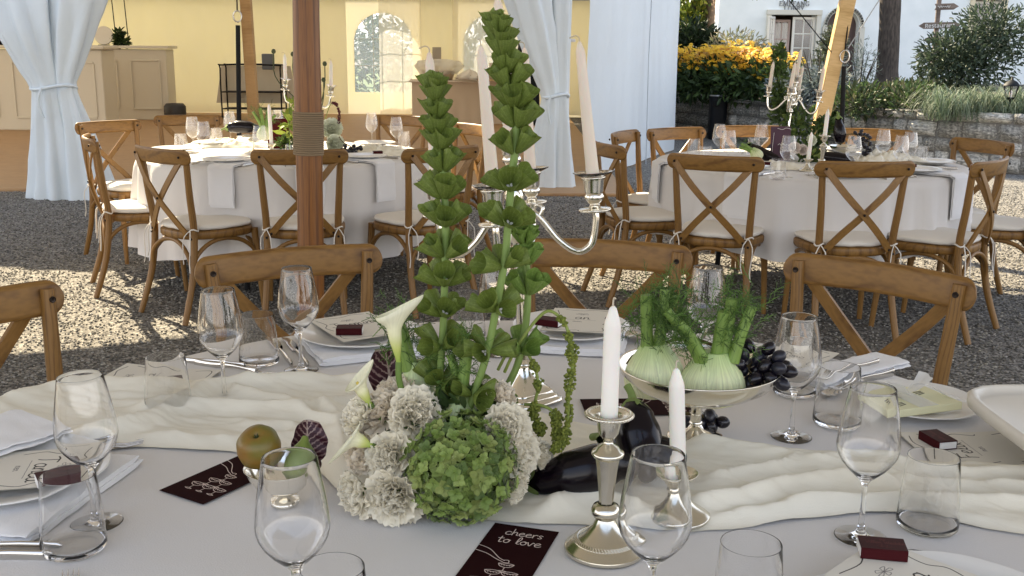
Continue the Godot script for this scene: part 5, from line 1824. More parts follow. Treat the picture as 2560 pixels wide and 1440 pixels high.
	wine(-0.030, -2.185, "wine glass hidden behind the bells of Ireland")
	wine(0.398, -2.10, "wine glass behind the fennel fronds")
	tumbler(0.580, -1.359, "tumbler at the right edge on the runner")
	tumbler(-0.570, -1.270, "tumbler at the left edge before the matchbox")
	tumbler(0.272, -1.095, "tumbler cut by the bottom edge right of the candlesticks")
	tumbler(-0.189, -1.030, "tumbler cut by the bottom edge beside the front wine glass")
	tumbler(-0.615, -1.80, "tumbler behind the left runner fold beside a card")
	tumbler(-0.524, -2.105, "tumbler between the two back left wine glasses")
	tumbler(0.577, -1.773, "tumbler before the booklet plate", null)
	tumbler(0.545, -1.937, "tumbler behind the wine glass right of the grapes")
	tumbler(-0.100, -2.315, "tumbler hidden behind the left bells of Ireland")


func booklet() -> void:
	var t := thing("booklet", "pale yellow booklet tied with a sheer white ribbon on a plate", "booklet", Vector3(0.722, TOP + 0.019, -1.825), 0.35)
	var b := Shape.new()
	b.box(Vector3(0.15, 0.014, 0.105), Vector3(0, 0.007, 0), Basis(), 0.0015)
	part("pages", b.mesh(), mat("pale_yellow", lin(0.72, 0.70, 0.45), 0.6), t)
	var w := Shape.new()
	for q in [[-0.04, 0.02], [0.035, -0.02]]:
		for k in 3:
			w.box(Vector3(0.018, 0.0005, 0.0022), Vector3(q[0], 0.0144, q[1] + 0.006 * k), Basis(Vector3.UP, 0.15 * k), 0.0001)
	part("lettering", w.mesh(), mat("pencil", lin(0.12, 0.11, 0.08), 0.8), t)
	var gauze := mat("gauze", Color(lin(0.85, 0.85, 0.84), 0.62), 0.8, {"transparency": BaseMaterial3D.TRANSPARENCY_ALPHA, "backlight_enabled": true, "backlight": Color(0.6, 0.6, 0.6)})
	var r := Shape.new()
	r.rows(grid(4, 12, func(u, v): return Vector3((u - 0.5) * 0.042, 0.0152 + 0.001 * sin(u * 9.0), (v - 0.5) * 0.106)))
	for q in [[1.0, 0.2], [-1.0, 0.25], [1.0, -0.6], [-1.0, -0.7]]:
		var tail: bool = q[1] < 0
		r.rows(grid(5, 18, func(u, v):
			var a: float = v * PI * 1.8
			if tail:
				return Vector3(q[0] * (0.01 + 0.085 * v), 0.024 + 0.014 * sin(v * 4.0 + q[0]), (u - 0.5) * (0.008 + 0.035 * v) + 0.03 * v * q[0] + 0.006 * sin(u * 8.0 + v * 5.0))
			return Vector3(q[0] * 0.046 * sin(a * 0.5) * (1.0 + 0.15 * sin(u * 5.0)), 0.022 + 0.020 * (1.0 - cos(a)) * 0.7, (u - 0.5) * (0.010 + 0.035 * sin(a * 0.5)) - 0.01 * q[0])))
	part("ribbon_bow", r.mesh(), gauze, t)


func highchair() -> void:
	var t := thing("highchair", "white plastic highchair tray pushed up to the right side of the table", "highchair", Vector3(0.968, 0.03, -1.53), 0.03)
	var pl := mat("white_plastic", lin(0.72, 0.68, 0.60), 0.35)
	var rs := []
	for q in [[0.0, 0.772], [0.94, 0.772], [1.0, 0.777], [1.0, 0.790], [0.975, 0.797], [0.94, 0.796], [0.91, 0.782], [0.5, 0.780], [0.0, 0.780]]:
		var ring := []
		for i in 48:
			var a := TAU * i / 48.0
			var k := 1.0 / pow(pow(absf(cos(a)), 6.0) + pow(absf(sin(a)), 6.0), 1.0 / 6.0)
			ring.append(Vector3(cos(a) * k * 0.19 * q[0], q[1], sin(a) * k * 0.25 * q[0]))
		ring.reverse()
		rs.append(ring)
	var s := Shape.new()
	rs.reverse()
	s.rows(rs, true)
	part("tray", s.mesh(), pl, t)
	var b := Shape.new()
	b.box(Vector3(0.36, 0.03, 0.30), Vector3(0.26, 0.56, 0.0), Basis(), 0.012)
	b.box(Vector3(0.03, 0.34, 0.32), Vector3(0.44, 0.73, 0.0), Basis(Vector3.BACK, -0.12), 0.012)
	part("seat", b.mesh(), pl, t)
	for q in [[-0.02, -0.2], [-0.02, 0.2], [0.46, -0.2], [0.46, 0.2]]:
		var l := Shape.new()
		l.tube([Vector3(q[0] * 1.1, 0, q[1] * 1.3), Vector3(0.24 + (q[0] - 0.24) * 0.6, 0.56, q[1] * 0.8)], 0.014, 8)
		part("leg", l.mesh(), made["steel"], t)


# ---------------------------------------------------------------- the centrepiece
func ramp_tex(cols: Array, streak: float, sd: int, across := false) -> ImageTexture:   # colours from the base of a plant to its tip, with fine streaks along it
	var w := 128
	var h := 128
	var n := FastNoiseLite.new()
	n.seed = sd
	n.frequency = 1.0
	var im := Image.create(w, h, false, Image.FORMAT_RGB8)
	for y in h:
		for x in w:
			var along := float(x) / (w - 1) if across else float(y) / (h - 1)
			var side := float(y) / h if across else float(x) / w
			var f := along * (cols.size() - 1)
			var k := mini(int(f), cols.size() - 2)
			var c: Color = (cols[k] as Color).lerp(cols[k + 1], f - k)
			var st := n.get_noise_2d(cos(side * TAU) * 9.0, sin(side * TAU) * 9.0 + along * 1.5) * streak
			im.set_pixel(x, y, Color(c.r * (1.0 + st), c.g * (1.0 + st), c.b * (1.0 + st)))
	return ImageTexture.create_from_image(im)

func vein_tex(base: Color, line: Color, sd: int, n_lines: int, width: float) -> ImageTexture:   # u runs round the flower, v from its foot to its rim
	var w := 256
	var h := 96
	var n := FastNoiseLite.new()
	n.seed = sd
	n.frequency = 1.0
	var im := Image.create(w, h, false, Image.FORMAT_RGB8)
	for y in h:
		for x in w:
			var u := float(x) / w
			var v := float(y) / h
			var d := absf(fposmod(u * n_lines + 0.35 * n.get_noise_2d(u * 14.0, v * 6.0), 1.0) - 0.5) * 2.0
			var k := smoothstep(width, 0.0, d)
			var d2 := absf(fposmod(v * 7.0 + 0.9 * n.get_noise_2d(u * 30.0, v * 9.0), 1.0) - 0.5) * 2.0
			k = maxf(k, 0.5 * smoothstep(width, 0.0, d2))
			im.set_pixel(x, y, base.lerp(line, k) * (1.0 + 0.12 * n.get_noise_2d(u * 9.0, v * 9.0)))
	return ImageTexture.create_from_image(im)

func candle(label: String, at: Vector3, l: float, r0: float, r1: float, lean: Basis, mt: Material, bend: float) -> void:
	var t := thing("candle", label, "candle", at)
	t.basis = lean
	var s := Shape.new()
	s.lathe([Vector2(0, 0), Vector2(r0, 0), Vector2(r0, 0), Vector2(lerpf(r0, r1, 0.5), l * 0.5), Vector2(r1, l - r1 * 2.4), Vector2(r1 * 0.93, l - r1 * 1.9), Vector2(r1 * 0.62, l - r1 * 0.9), Vector2(r1 * 0.42, l - r1 * 0.25), Vector2(r1 * 0.2, l), Vector2(0, l)], 24)
	part("wax", s.mesh(), mt, t)
	var w := Shape.new()
	w.tube(smooth([Vector3(0, l - 0.002, 0), Vector3(0.0, l + 0.007, 0), Vector3(-bend * 0.4, l + 0.011, 0), Vector3(-bend, l + 0.010 - absf(bend) * 0.15, 0.001)], 9), 0.0011, 6)
	part("wick", w.mesh(), made["wick"], t)

func candelabra(base: Vector3, lean: Basis, turn: float, label: String, names: Array, tall: float, thick: Array, own_lean: Array, glassy: Material, wax: Material) -> void:
	var t := thing("candelabra", label, "candelabra", base)
	t.basis = lean
	var sv: Material = made["silver"]
	var b := Shape.new()
	b.lathe(profile([0, 0, 0.062, 0, 0.063, 0.003, 0.061, 0.006, 0.061, 0.006, 0.054, 0.008, 0.0535, 0.013, 0.0535, 0.013, 0.047, 0.016, 0.046, 0.021, 0.046, 0.021, 0.036, 0.030, 0.025, 0.045, 0.0175, 0.060, 0.0165, 0.068, 0.0165, 0.068, 0.019, 0.070, 0.019, 0.075, 0.0135, 0.078, 0.011, 0.082]), 48, func(a, k): return 1.0 if k > 0.55 else lerpf(1.0, 1.0 / pow(pow(absf(cos(a + 0.6)), 7.0) + pow(absf(sin(a + 0.6)), 7.0), 1.0 / 7.0) * 0.86, 0.85))
	part("foot", b.mesh(), sv, t)
	var st := Shape.new()
	st.lathe(profile([0.011, 0.08, 0.0095, 0.14, 0.0095, 0.14, 0.0115, 0.145, 0.0088, 0.20, 0.0085, 0.27, 0.0085, 0.27, 0.013, 0.276, 0.016, 0.284, 0.012, 0.291, 0.010, 0.30, 0.015, 0.306, 0.021, 0.318, 0.022, 0.328, 0.016, 0.338, 0.011, 0.345, 0.0105, 0.36, 0.014, 0.372, 0.019, 0.385, 0.014, 0.398, 0.0095, 0.408, 0.0095, 0.43]), 10)
	part("stem", st.mesh(), sv, t)
	var ang := deg_to_rad(turn)
	for k in 5:
		var a := ang + k * PI / 2
		var d := Vector3(cos(a), 0, sin(a))
		var r := 0.146 if k < 4 else 0.0
		var arm: Node3D
		if k < 4:
			var s := Shape.new()
			var q := [d * 0.010 + Vector3(0, 0.322, 0), d * 0.028 + Vector3(0, 0.352, 0), d * 0.045 + Vector3(0, 0.345, 0), d * 0.078 + Vector3(0, 0.303, 0), d * 0.112 + Vector3(0, 0.281, 0), d * 0.138 + Vector3(0, 0.296, 0), d * 0.147 + Vector3(0, 0.336, 0), d * 0.146 + Vector3(0, 0.352, 0)]
			s.tube(smooth(q, 40), 0.0062, 10, 0.85)
			s.tube(smooth([d * 0.044 + Vector3(0, 0.345, 0), d * 0.052 + Vector3(0, 0.362, 0), d * 0.040 + Vector3(0, 0.368, 0), d * 0.036 + Vector3(0, 0.356, 0)], 12), [0.0045, 0.0045, 0.0042, 0.004, 0.0038, 0.0035, 0.0032, 0.003, 0.0028, 0.0025, 0.002, 0.0015], 7)
			arm = part("arm", s.mesh(), sv, t)
		else:
			arm = t
		var cy := 0.352 if k < 4 else 0.425
		var cup := Shape.new()
		cup.at = Transform3D(Basis(), d * r + Vector3(0, cy, 0))
		cup.lathe(profile([0.0, 0.0, 0.028, 0.001, 0.0295, 0.004, 0.028, 0.006, 0.011, 0.007, 0.0085, 0.014, 0.0085, 0.014, 0.0165, 0.022, 0.0175, 0.028, 0.0145, 0.033, 0.0145, 0.033, 0.0165, 0.036, 0.0185, 0.056, 0.0215, 0.060, 0.0215, 0.063, 0.012, 0.063, 0.011, 0.05, 0, 0.05]), 22)
		part("candle_cup", cup.mesh(), sv, arm)
		var bo := Shape.new()
		bo.at = Transform3D(Basis(), d * r + Vector3(0, cy + 0.0635, 0))
		bo.lathe(profile([0.0115, 0.0, 0.025, 0.0006, 0.035, 0.006, 0.036, 0.0075, 0.0345, 0.0075, 0.0245, 0.0022, 0.0115, 0.0016]), 32, func(an, kk): return 1.0 + (0.03 * sin(an * 8.0) if kk > 0.3 and kk < 0.75 else 0.0))
		part("glass_drip_tray", bo.mesh(), glassy, arm)
		var at: Vector3 = base + lean * (d * r + Vector3(0, cy + 0.052, 0))
		candle(names[k], at, tall if k < 4 else tall * 1.06, thick[0], thick[1], Basis(Vector3.BACK, own_lean[k]) * Basis(Vector3.RIGHT, -0.02), wax, [0.016, 0.004, 0.018, 0.014, 0.003][k])

func candlestick(x: float, z: float, h: float, k: float, label: String, label_candle: String, cl: float, lean: Basis, y: float) -> void:
	var t := thing("candlestick", label, "candlestick", Vector3(x, y, z))
	t.basis = lean
	var sv: Material = made["old_silver"]
	var f := Shape.new()
	if h > 0.1:
		f.lathe(profile([0, 0, 0.052, 0, 0.0535, 0.003, 0.0525, 0.006, 0.0525, 0.006, 0.050, 0.007, 0.045, 0.0125, 0.040, 0.016, 0.040, 0.016, 0.0385, 0.0175, 0.0365, 0.0175, 0.0365, 0.0175, 0.027, 0.025, 0.0165, 0.036, 0.0125, 0.046, 0.0125, 0.046, 0.0145, 0.047]), 56)
		part("foot", f.mesh(), sv, t)
		var rope := Shape.new()
		for i in 60:
			var a := TAU * i / 60.0
			rope.tube([Vector3(cos(a) * 0.0405, 0.0152, sin(a) * 0.0405), Vector3(cos(a + 0.09) * 0.0362, 0.0187, sin(a + 0.09) * 0.0362)], 0.0016, 5)
		part("rope_border", rope.mesh(), sv, t)
		var c := Shape.new()
		c.lathe(profile([0.0145, 0.047, 0.0185, 0.052, 0.0195, 0.058, 0.0165, 0.064, 0.0105, 0.067, 0.0105, 0.067]), 40)
		part("lower_knop", c.mesh(), sv, t)
		var col := Shape.new()
		col.lathe(profile([0.0092, 0.066, 0.0105, 0.085, 0.0135, 0.115, 0.0158, 0.130, 0.0158, 0.130, 0.012, 0.131]), 8)
		var cm := part("tapered_column", col.mesh(), sv, t)
		cm.mesh = facet(col)
		var kn := Shape.new()
		kn.lathe(profile([0.012, 0.130, 0.0205, 0.133, 0.0215, 0.136, 0.0205, 0.139, 0.0165, 0.141, 0.0135, 0.146, 0.0065, 0.150, 0.0062, 0.155, 0.0085, 0.157]), 40)
		part("upper_knop", kn.mesh(), sv, t)
		var cu := Shape.new()
		cu.lathe(profile([0.0085, 0.157, 0.0135, 0.165, 0.0152, 0.176, 0.0155, 0.184, 0.0155, 0.184, 0.024, 0.1845, 0.0305, 0.187, 0.0315, 0.190, 0.0295, 0.192, 0.020, 0.1895, 0.0135, 0.1885, 0.0135, 0.180, 0, 0.18]), 48)
		part("cup", cu.mesh(), sv, t)
		var rr := Shape.new()
		for i in 44:
			var a := TAU * i / 44.0
			rr.tube([Vector3(cos(a) * 0.0315, 0.1885, sin(a) * 0.0315), Vector3(cos(a + 0.1) * 0.0262, 0.1915, sin(a + 0.1) * 0.0262)], 0.0016, 5)
		part("rope_border", rr.mesh(), sv, t)
	else:
		f.lathe(profile([0, 0, 0.042, 0, 0.044, 0.003, 0.043, 0.006, 0.036, 0.010, 0.024, 0.018, 0.0135, 0.030, 0.0105, 0.040, 0.0105, 0.040, 0.0125, 0.043, 0.0105, 0.047]), 44)
		part("foot", f.mesh(), sv, t)
		var cu := Shape.new()
		cu.lathe(profile([0.0105, 0.047, 0.0135, 0.052, 0.018, 0.058, 0.0265, 0.064, 0.028, 0.066, 0.027, 0.0675, 0.017, 0.062, 0.0125, 0.061, 0.0125, 0.055, 0, 0.055]), 44)
		part("cup", cu.mesh(), sv, t)
	candle(label_candle, Vector3(x, y, z) + lean * Vector3(0, h - 0.008, 0), cl, 0.0112, 0.0108, lean, made["wax"], -0.003)

func facet(s: Shape) -> ArrayMesh:                   # the same faces, each with edges of its own
	var o := Shape.new()
	for k in s.ix.size():
		o.v.append(s.v[s.ix[k]])
		o.uv.append(s.uv[s.ix[k]])
		o.ix.append(k)
	return o.mesh()


func carnation_mesh(sd: int) -> ArrayMesh:
	rng.seed = 500 + sd
	var s := Shape.new()
	for q in [[11, 0.037, 0.12, 0.022], [11, 0.035, 0.42, 0.021], [11, 0.032, 0.72, 0.019], [10, 0.029, 1.0, 0.016], [9, 0.026, 1.28, 0.013]]:
		for k in q[0]:
			var th: float = TAU * (k + rf(-0.3, 0.3)) / q[0] + q[2] * 3.0
			var ph: float = q[2] + rf(-0.16, 0.16)
			var d := Vector3(cos(th) * cos(ph), sin(ph), sin(th) * cos(ph))
			var side := Vector3(-sin(th), 0, cos(th))
			var nn := side.cross(d).normalized()
			var l: float = q[1] * rf(0.86, 1.12)
			var w: float = q[3] * rf(0.85, 1.15)
			var sw := rf(0, TAU)
			var amp := rf(0.0030, 0.0055)
			s.rows(grid(11, 6, func(u, v):
				var x: float = u * 2.0 - 1.0
				var ruff: float = amp * pow(v, 1.6) * sin(x * 7.5 + sw) + 0.0016 * v * v * sin(x * 19.0 + sw * 2.0)
				var le: float = l * (1.0 - 0.16 * x * x) + (0.0013 * (1.0 if int(round(u * 10.0)) % 2 == 0 else -1.0) if v > 0.99 else 0.0)
				return Vector3(0, -0.012, 0) + d * le * v + side * x * w * pow(v, 0.75) + nn * (ruff + 0.012 * v * v)))
	return s.mesh()

func carnations() -> void:
	var ms := []
	for k in 4:
		ms.append(carnation_mesh(k))
	var sep := Shape.new()
	sep.lathe(profile([0, -0.034, 0.006, -0.032, 0.0085, -0.02, 0.010, -0.008, 0.011, 0.002]), 12)
	var calyx := sep.mesh()
	var white := mat("carnation", lin(0.92, 0.86, 0.70), 0.85, {"backlight_enabled": true, "backlight": Color(0.6, 0.6, 0.6)})
	var warm := mat("carnation_blush", lin(0.92, 0.82, 0.66), 0.85, {"backlight_enabled": true, "backlight": Color(0.6, 0.6, 0.6)})
	var list := [
		[-0.133, 0.893, -1.405, 0.35, 0.55, 0.85, 1.15, "largest open white carnation at the top of the left group"],
		[-0.186, 0.890, -1.43, -0.4, 0.7, 0.5, 0.95, "white carnation behind the lower calla lily's throat"],
		[-0.218, 0.884, -1.425, -0.8, 0.6, 0.3, 0.85, "white carnation at the foot of the upward calla lily"],
		[-0.168, 0.842, -1.375, -0.3, 0.25, 0.9, 1.0, "white carnation in the middle of the left group"],
		[-0.211, 0.836, -1.405, -0.85, 0.2, 0.45, 0.9, "white carnation at the outer left of the group"],
		[-0.160, 0.790, -1.355, -0.15, 0.0, 1.0, 1.15, "large white carnation beside the hydrangea at the table"],
		[-0.216, 0.787, -1.375, -0.8, -0.05, 0.55, 0.95, "white carnation lowest at the left on the table"],
		[-0.165, 0.905, -1.475, -0.2, 0.95, 0.1, 0.9, "white carnation behind the largest one"],
		[-0.006, 0.877, -1.40, 0.35, 0.5, 0.8, 1.0, "white carnation right of the hydrangea under the fennel bulb"],
		[0.014, 0.837, -1.40, 0.75, 0.15, 0.6, 0.95, "white carnation low at the right of the hydrangea"],
		[-0.016, 0.913, -1.44, 0.5, 0.8, 0.2, 0.75, "white carnation highest at the right"],
		[0.006, 0.792, -1.39, 0.85, -0.2, 0.5, 0.7, "white carnation beneath the right group by the eggplant"],
		[0.043, 0.815, -1.455, 0.8, 0.5, 0.3, 0.72, "white carnation set back at the right before the eggplant"],
	]
	for k in list.size():
		var q: Array = list[k]
		var t := thing("carnation", q[7], "carnation", Vector3(q[0], q[1], q[2]), 0.0, "white carnations round the hydrangea")
		t.basis = facing(Vector3(q[3], q[4], q[5]), k * 1.3) * Basis.from_scale(Vector3.ONE * q[6])
		part("petals", ms[k % 4], white if k % 3 != 1 else warm, t)
		part("calyx", calyx, made["stem_green"], t)

func hydrangea() -> void:
	var c := Vector3(-0.070, 0.824, -1.385)
	var t := thing("hydrangea", "round green hydrangea head in front of the flowers", "hydrangea", c)
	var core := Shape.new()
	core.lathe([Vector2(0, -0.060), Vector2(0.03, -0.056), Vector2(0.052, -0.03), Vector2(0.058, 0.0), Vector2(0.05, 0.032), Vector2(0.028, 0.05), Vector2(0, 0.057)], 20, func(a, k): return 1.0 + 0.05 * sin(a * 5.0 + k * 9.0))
	part("shade_core", core.mesh(), mat("dark_stalk", lin(0.035, 0.055, 0.014), 0.9), t)  # solid core, coloured dark to put shade into the gaps between florets
	var fm := []
	for q in 3:
		var s := Shape.new()
		for k in 4:
			s.at = Transform3D(Basis(Vector3.UP, TAU * k / 4.0 + 0.2 * sin(k * 2.0 + q)), Vector3(0, 0.0008 * (k % 2), 0))
			s.rows(grid(4, 5, func(u, v):
				var x: float = u * 2.0 - 1.0
				return Vector3(x * 0.0048 * pow(sin(PI * clampf(v * 0.86 + 0.1, 0.0, 1.0)), 0.7), 0.0016 * x * x + (0.0035 - 0.001 * q) * v * v - 0.0006 * (1.0 - absf(x)), 0.0006 + 0.0095 * v)))
		s.at = Transform3D()
		s.lathe([Vector2(0.0011, 0), Vector2(0.0011, 0.0016), Vector2(0, 0.002)], 6)
		s.tube([Vector3(0, -0.02, 0), Vector3(0, 0, 0)], 0.0005, 4)
		fm.append(s.mesh())
	var ms := []
	for g in [[0.21, 0.29, 0.055], [0.16, 0.24, 0.04], [0.28, 0.36, 0.09], [0.10, 0.16, 0.03], [0.24, 0.29, 0.07]]:
		ms.append(mat("hydrangea_%d" % ms.size(), lin(g[0], g[1], g[2]), 0.6, {"backlight_enabled": true, "backlight": Color(0.5, 0.5, 0.5)}))
	var far := []
	var n := 470
	var shown := 0
	for k in n:
		var yv := 1.0 - 2.0 * (k + 0.5) / n
		var a := k * 2.39996
		var d := Vector3(sqrt(1.0 - yv * yv) * cos(a), yv, sqrt(1.0 - yv * yv) * sin(a))
		if d.y < -0.93:
			continue
		var r := 0.0765 + rf(-0.013, 0.004) + 0.006 * noise_b.get_noise_3dv(d * 2.5)
		var p := d * r * Vector3(1.03, 0.94, 1.0)
		p.y = maxf(p.y, -0.070)
		var x := Transform3D(facing((d + Vector3(rf(-0.45, 0.45), rf(-0.3, 0.5), rf(-0.45, 0.45))).normalized(), rf(0, TAU)) * Basis.from_scale(Vector3.ONE * rf(0.85, 1.2)), p)
		if d.z > -0.15 and shown < 300:
			part("floret", fm[k % 3], ms[rng.randi() % 5], t, x)
			shown += 1
		else:
			far.append(x)
	many("florets_behind", fm[0], ms[0], t, far)

func calla(label: String, pts: Array, mouth: Vector3, lip: Vector3, r: float, stem: Array) -> void:
	var t := thing("calla_lily", label, "calla lily", pts[0])
	var o: Vector3 = pts[0]
	var axis: Vector3 = (mouth - o)
	var d := axis.normalized()
	var l := axis.length()
	var tip: Vector3 = (lip - mouth)
	tip = (tip - d * tip.dot(d) * 0.5)
	var s := Shape.new()
	var x := (tip - d * tip.dot(d)).normalized()
	var z := d.cross(x)
	var rs := []
	for j in 18:
		var v := j / 17.0
		var ring := []
		for i in 33:
			var a := lerpf(-PI * 1.04, PI * 1.04, i / 32.0)
			var open := smoothstep(0.45, 1.0, v)
			var rad := r * (0.22 + 0.38 * smoothstep(0.0, 0.5, v) + 0.55 * open * open)
			var toward := 0.5 + 0.5 * cos(a)
			var p := o + d * l * (v - 0.10 * open * (1.0 - toward)) + (x * cos(a) + z * sin(a)) * rad * (1.0 + 0.02 * absf(a) / PI)
			p += tip * pow(open, 1.5) * pow(toward, 3.0)
			p += (x * cos(a) + z * sin(a)) * 0.35 * r * open * open * (0.6 + 0.4 * sin(a * 2.0 + 0.7))
			p -= d * 0.45 * r * pow(open, 3.0) * (1.0 - pow(toward, 2.0))
			ring.append(p - o)
		rs.append(ring)
	s.rows(rs)
	for k in s.uv.size():
		s.uv[k] = Vector2((k % 33) / 32.0, int(k / 33.0) / 17.0)
	part("spathe", s.mesh(), made["calla"], t)
	var st := Shape.new()
	var loc := []
	for p in stem:
		loc.append(p - o)
	st.tube(smooth(loc, 14), 0.0045, 8)
	part("stem", st.mesh(), made["stem_green"], t)
	var sp := Shape.new()
	sp.tube([d * l * 0.25, d * l * 0.8], [0.003, 0.002], 7)
	part("spadix", sp.mesh(), mat("spadix", lin(0.7, 0.55, 0.12), 0.8), t)

func bells() -> void:
	var veins := vein_tex(lin(0.165, 0.225, 0.04), lin(0.24, 0.30, 0.08), 3, 15, 0.28)
	var lighter := vein_tex(lin(0.17, 0.27, 0.05), lin(0.25, 0.35, 0.09), 4, 15, 0.28)
	var m := [mat("bell_green", Color.WHITE, 0.55, {"albedo_texture": veins, "backlight_enabled": true, "backlight": Color(0.8, 0.8, 0.8)}), mat("bell_light", Color.WHITE, 0.55, {"albedo_texture": lighter, "backlight_enabled": true, "backlight": Color(0.55, 0.55, 0.55)})]
	var shapes := []
	for k in 3:
		var s := Shape.new()
		var w := [0.02, 0.012, 0.035][k] as float
		s.lathe(profile([0.0006, 0.0, 0.0052, 0.0040, 0.0095, 0.0120, 0.0128, 0.0215, 0.0155, 0.0310, 0.0173, 0.0380, 0.0180, 0.0420]), 30, func(a, v): return 1.0 + w * v * v * (cos(a * 5.0) + 0.5 * cos(a * 2.0 + k)) )
		for i in s.v.size():
			var p := s.v[i]
			var a := atan2(p.z, p.x)
			var f := clampf(p.y / 0.042, 0.0, 1.0)
			p.y += f * f * f * (0.0008 * cos(a * 5.0) + 0.0024 * sin(a * 2.0 + k * 2.0) + 0.004 * pow(maxf(0.0, cos(a)), 6.0))
			s.v[i] = p
		shapes.append(s.mesh())
	var fs := Shape.new()
	for k in 3:
		fs.at = Transform3D(Basis(Vector3.UP, TAU * k / 3.0 + 0.3), Vector3())
		fs.rows(grid(3, 4, func(u, v): return Vector3((u - 0.5) * 0.0055 * sin(PI * clampf(v + 0.12, 0.0, 1.0)), 0.010 + 0.008 * v - 0.004 * v * v, 0.001 + 0.0055 * v)))
	var floret := fs.mesh()
	var fw := mat("floret_white", lin(0.75, 0.72, 0.68), 0.7)
	var stems := [
		["bells_of_ireland", "shorter left stem of green bells of Ireland", [Vector3(-0.109, 1.335, -1.47), Vector3(-0.104, 1.282, -1.47), Vector3(-0.098, 1.233, -1.47), Vector3(-0.095, 1.171, -1.47), Vector3(-0.095, 1.108, -1.47), Vector3(-0.097, 1.049, -1.47), Vector3(-0.100, 0.984, -1.47), Vector3(-0.105, 0.917, -1.47), Vector3(-0.110, 0.84, -1.46)], [0.0, 0.045, 0.09, 0.14, 0.20, 0.27, 0.35, 0.43, 0.51, 0.60, 0.69, 0.78, 0.88], 0],
		["bells_of_ireland", "tallest stem of green bells of Ireland", [Vector3(-0.024, 1.418, -1.44), Vector3(-0.016, 1.391, -1.44), Vector3(-0.009, 1.355, -1.44), Vector3(0.000, 1.318, -1.44), Vector3(0.004, 1.286, -1.44), Vector3(-0.001, 1.231, -1.44), Vector3(-0.006, 1.171, -1.44), Vector3(-0.010, 1.114, -1.44), Vector3(-0.022, 1.040, -1.44), Vector3(-0.036, 0.969, -1.44), Vector3(-0.056, 0.904, -1.44), Vector3(-0.068, 0.86, -1.44)], [0.0, 0.04, 0.08, 0.125, 0.17, 0.225, 0.29, 0.36, 0.43, 0.505, 0.58, 0.66, 0.74, 0.82, 0.91], 0],
		["bells_of_ireland", "pale short right stem of bells of Ireland", [Vector3(0.017, 1.125, -1.5), Vector3(0.022, 1.091, -1.5), Vector3(0.023, 1.043, -1.5), Vector3(0.019, 0.989, -1.5), Vector3(0.007, 0.933, -1.5), Vector3(-0.022, 0.877, -1.5), Vector3(-0.052, 0.832, -1.49)], [0.0, 0.06, 0.18, 0.33, 0.60, 0.88], 1],
	]
	for q in stems:
		var pts := smooth(q[2], 80)
		var o: Vector3 = pts[-1]
		var t := thing(q[0], q[1], "bells of Ireland", o, 0.0, "stems of bells of Ireland")
		var loc := []
		var rad := []
		for k in 80:
			loc.append(pts[k] - o)
			rad.append(lerpf(0.0022, 0.0056, minf(1.0, k / 30.0)))
		loc.reverse()
		rad.reverse()
		var s := Shape.new()
		s.tube(loc, rad, 7)
		part("stem", s.mesh(), mat("bell_stem", lin(0.20, 0.29, 0.07), 0.6), t)
		var whorls: Array = q[3]
		for w in whorls.size():
			var f: float = whorls[w]
			var p: Vector3 = pts[clampi(int(f * 79), 0, 79)] - o
			var size := clampf(0.60 + f * 0.8, 0.60, 0.88) if q[4] == 0 else clampf(0.55 + f * 1.0, 0.55, 0.95)
			var steep := clampf(2.2 - f * 2.4, 0.45, 2.2)
			var n := 4 if w == 0 else 5
			for k in n:
				var a := TAU * k / n + w * 0.9 + rf(-0.3, 0.3)
				var d := Vector3(cos(a), steep + rf(-0.35, 0.45), sin(a)).normalized()
				var sq := Vector3(rf(0.8, 1.05), 1.0, rf(0.62, 1.0)) * size * rf(0.92, 1.1)
				var b := part("bell", shapes[rng.randi() % 3], m[q[4]], t, Transform3D(facing(d, a * 2.0) * Basis.from_scale(sq), p + Vector3(cos(a), 0.4, sin(a)) * 0.003))
				if f > 0.42 and k % 2 == 0:
					part("floret", floret, fw, b)

func amaranth(label: String, pts: Array, blobs: Array, sd: int) -> void:
	var t := thing("hanging_amaranth", label, "amaranth", pts[0])
	var loc := []
	for p in pts:
		loc.append(p - pts[0])
	var line := smooth(loc, 60)
	var s := Shape.new()
	s.tube(line, 0.0024, 7)
	part("stem", s.mesh(), mat("amaranth_stem", lin(0.24, 0.30, 0.06), 0.6), t)
	var ball := Shape.new()
	ball.lathe([Vector2(0, -1), Vector2(0.8, -0.6), Vector2(1, 0), Vector2(0.8, 0.6), Vector2(0, 1)], 6)
	var places := []
	var tints := []
	rng.seed = sd
	for q in blobs:                                  # from, to along the stem, and the thickness
		var n := int(1100 * (q[1] - q[0])) + 26
		for k in n:
			var f := rf(q[0], q[1])
			var p: Vector3 = line[clampi(int(f * 59), 0, 59)]
			var lump: float = 0.72 + 0.32 * sin(f * 62.0 + sd) + 0.15 * sin(f * 23.0)
			var d := Vector3(rng.randfn(), rng.randfn(), rng.randfn()).normalized()
			places.append(Transform3D(Basis.from_scale(Vector3.ONE * rf(0.0016, 0.0027)), p + d * q[2] * lump * pow(rng.randf(), 0.25)))
			tints.append([Color(0.16, 0.19, 0.025), Color(0.21, 0.24, 0.035), Color(0.12, 0.15, 0.02)][k % 3])
	many("tassel", ball.mesh(), mat("amaranth_bead", Color.WHITE, 0.8, {"vertex_color_use_as_albedo": true}), t, places, tints)

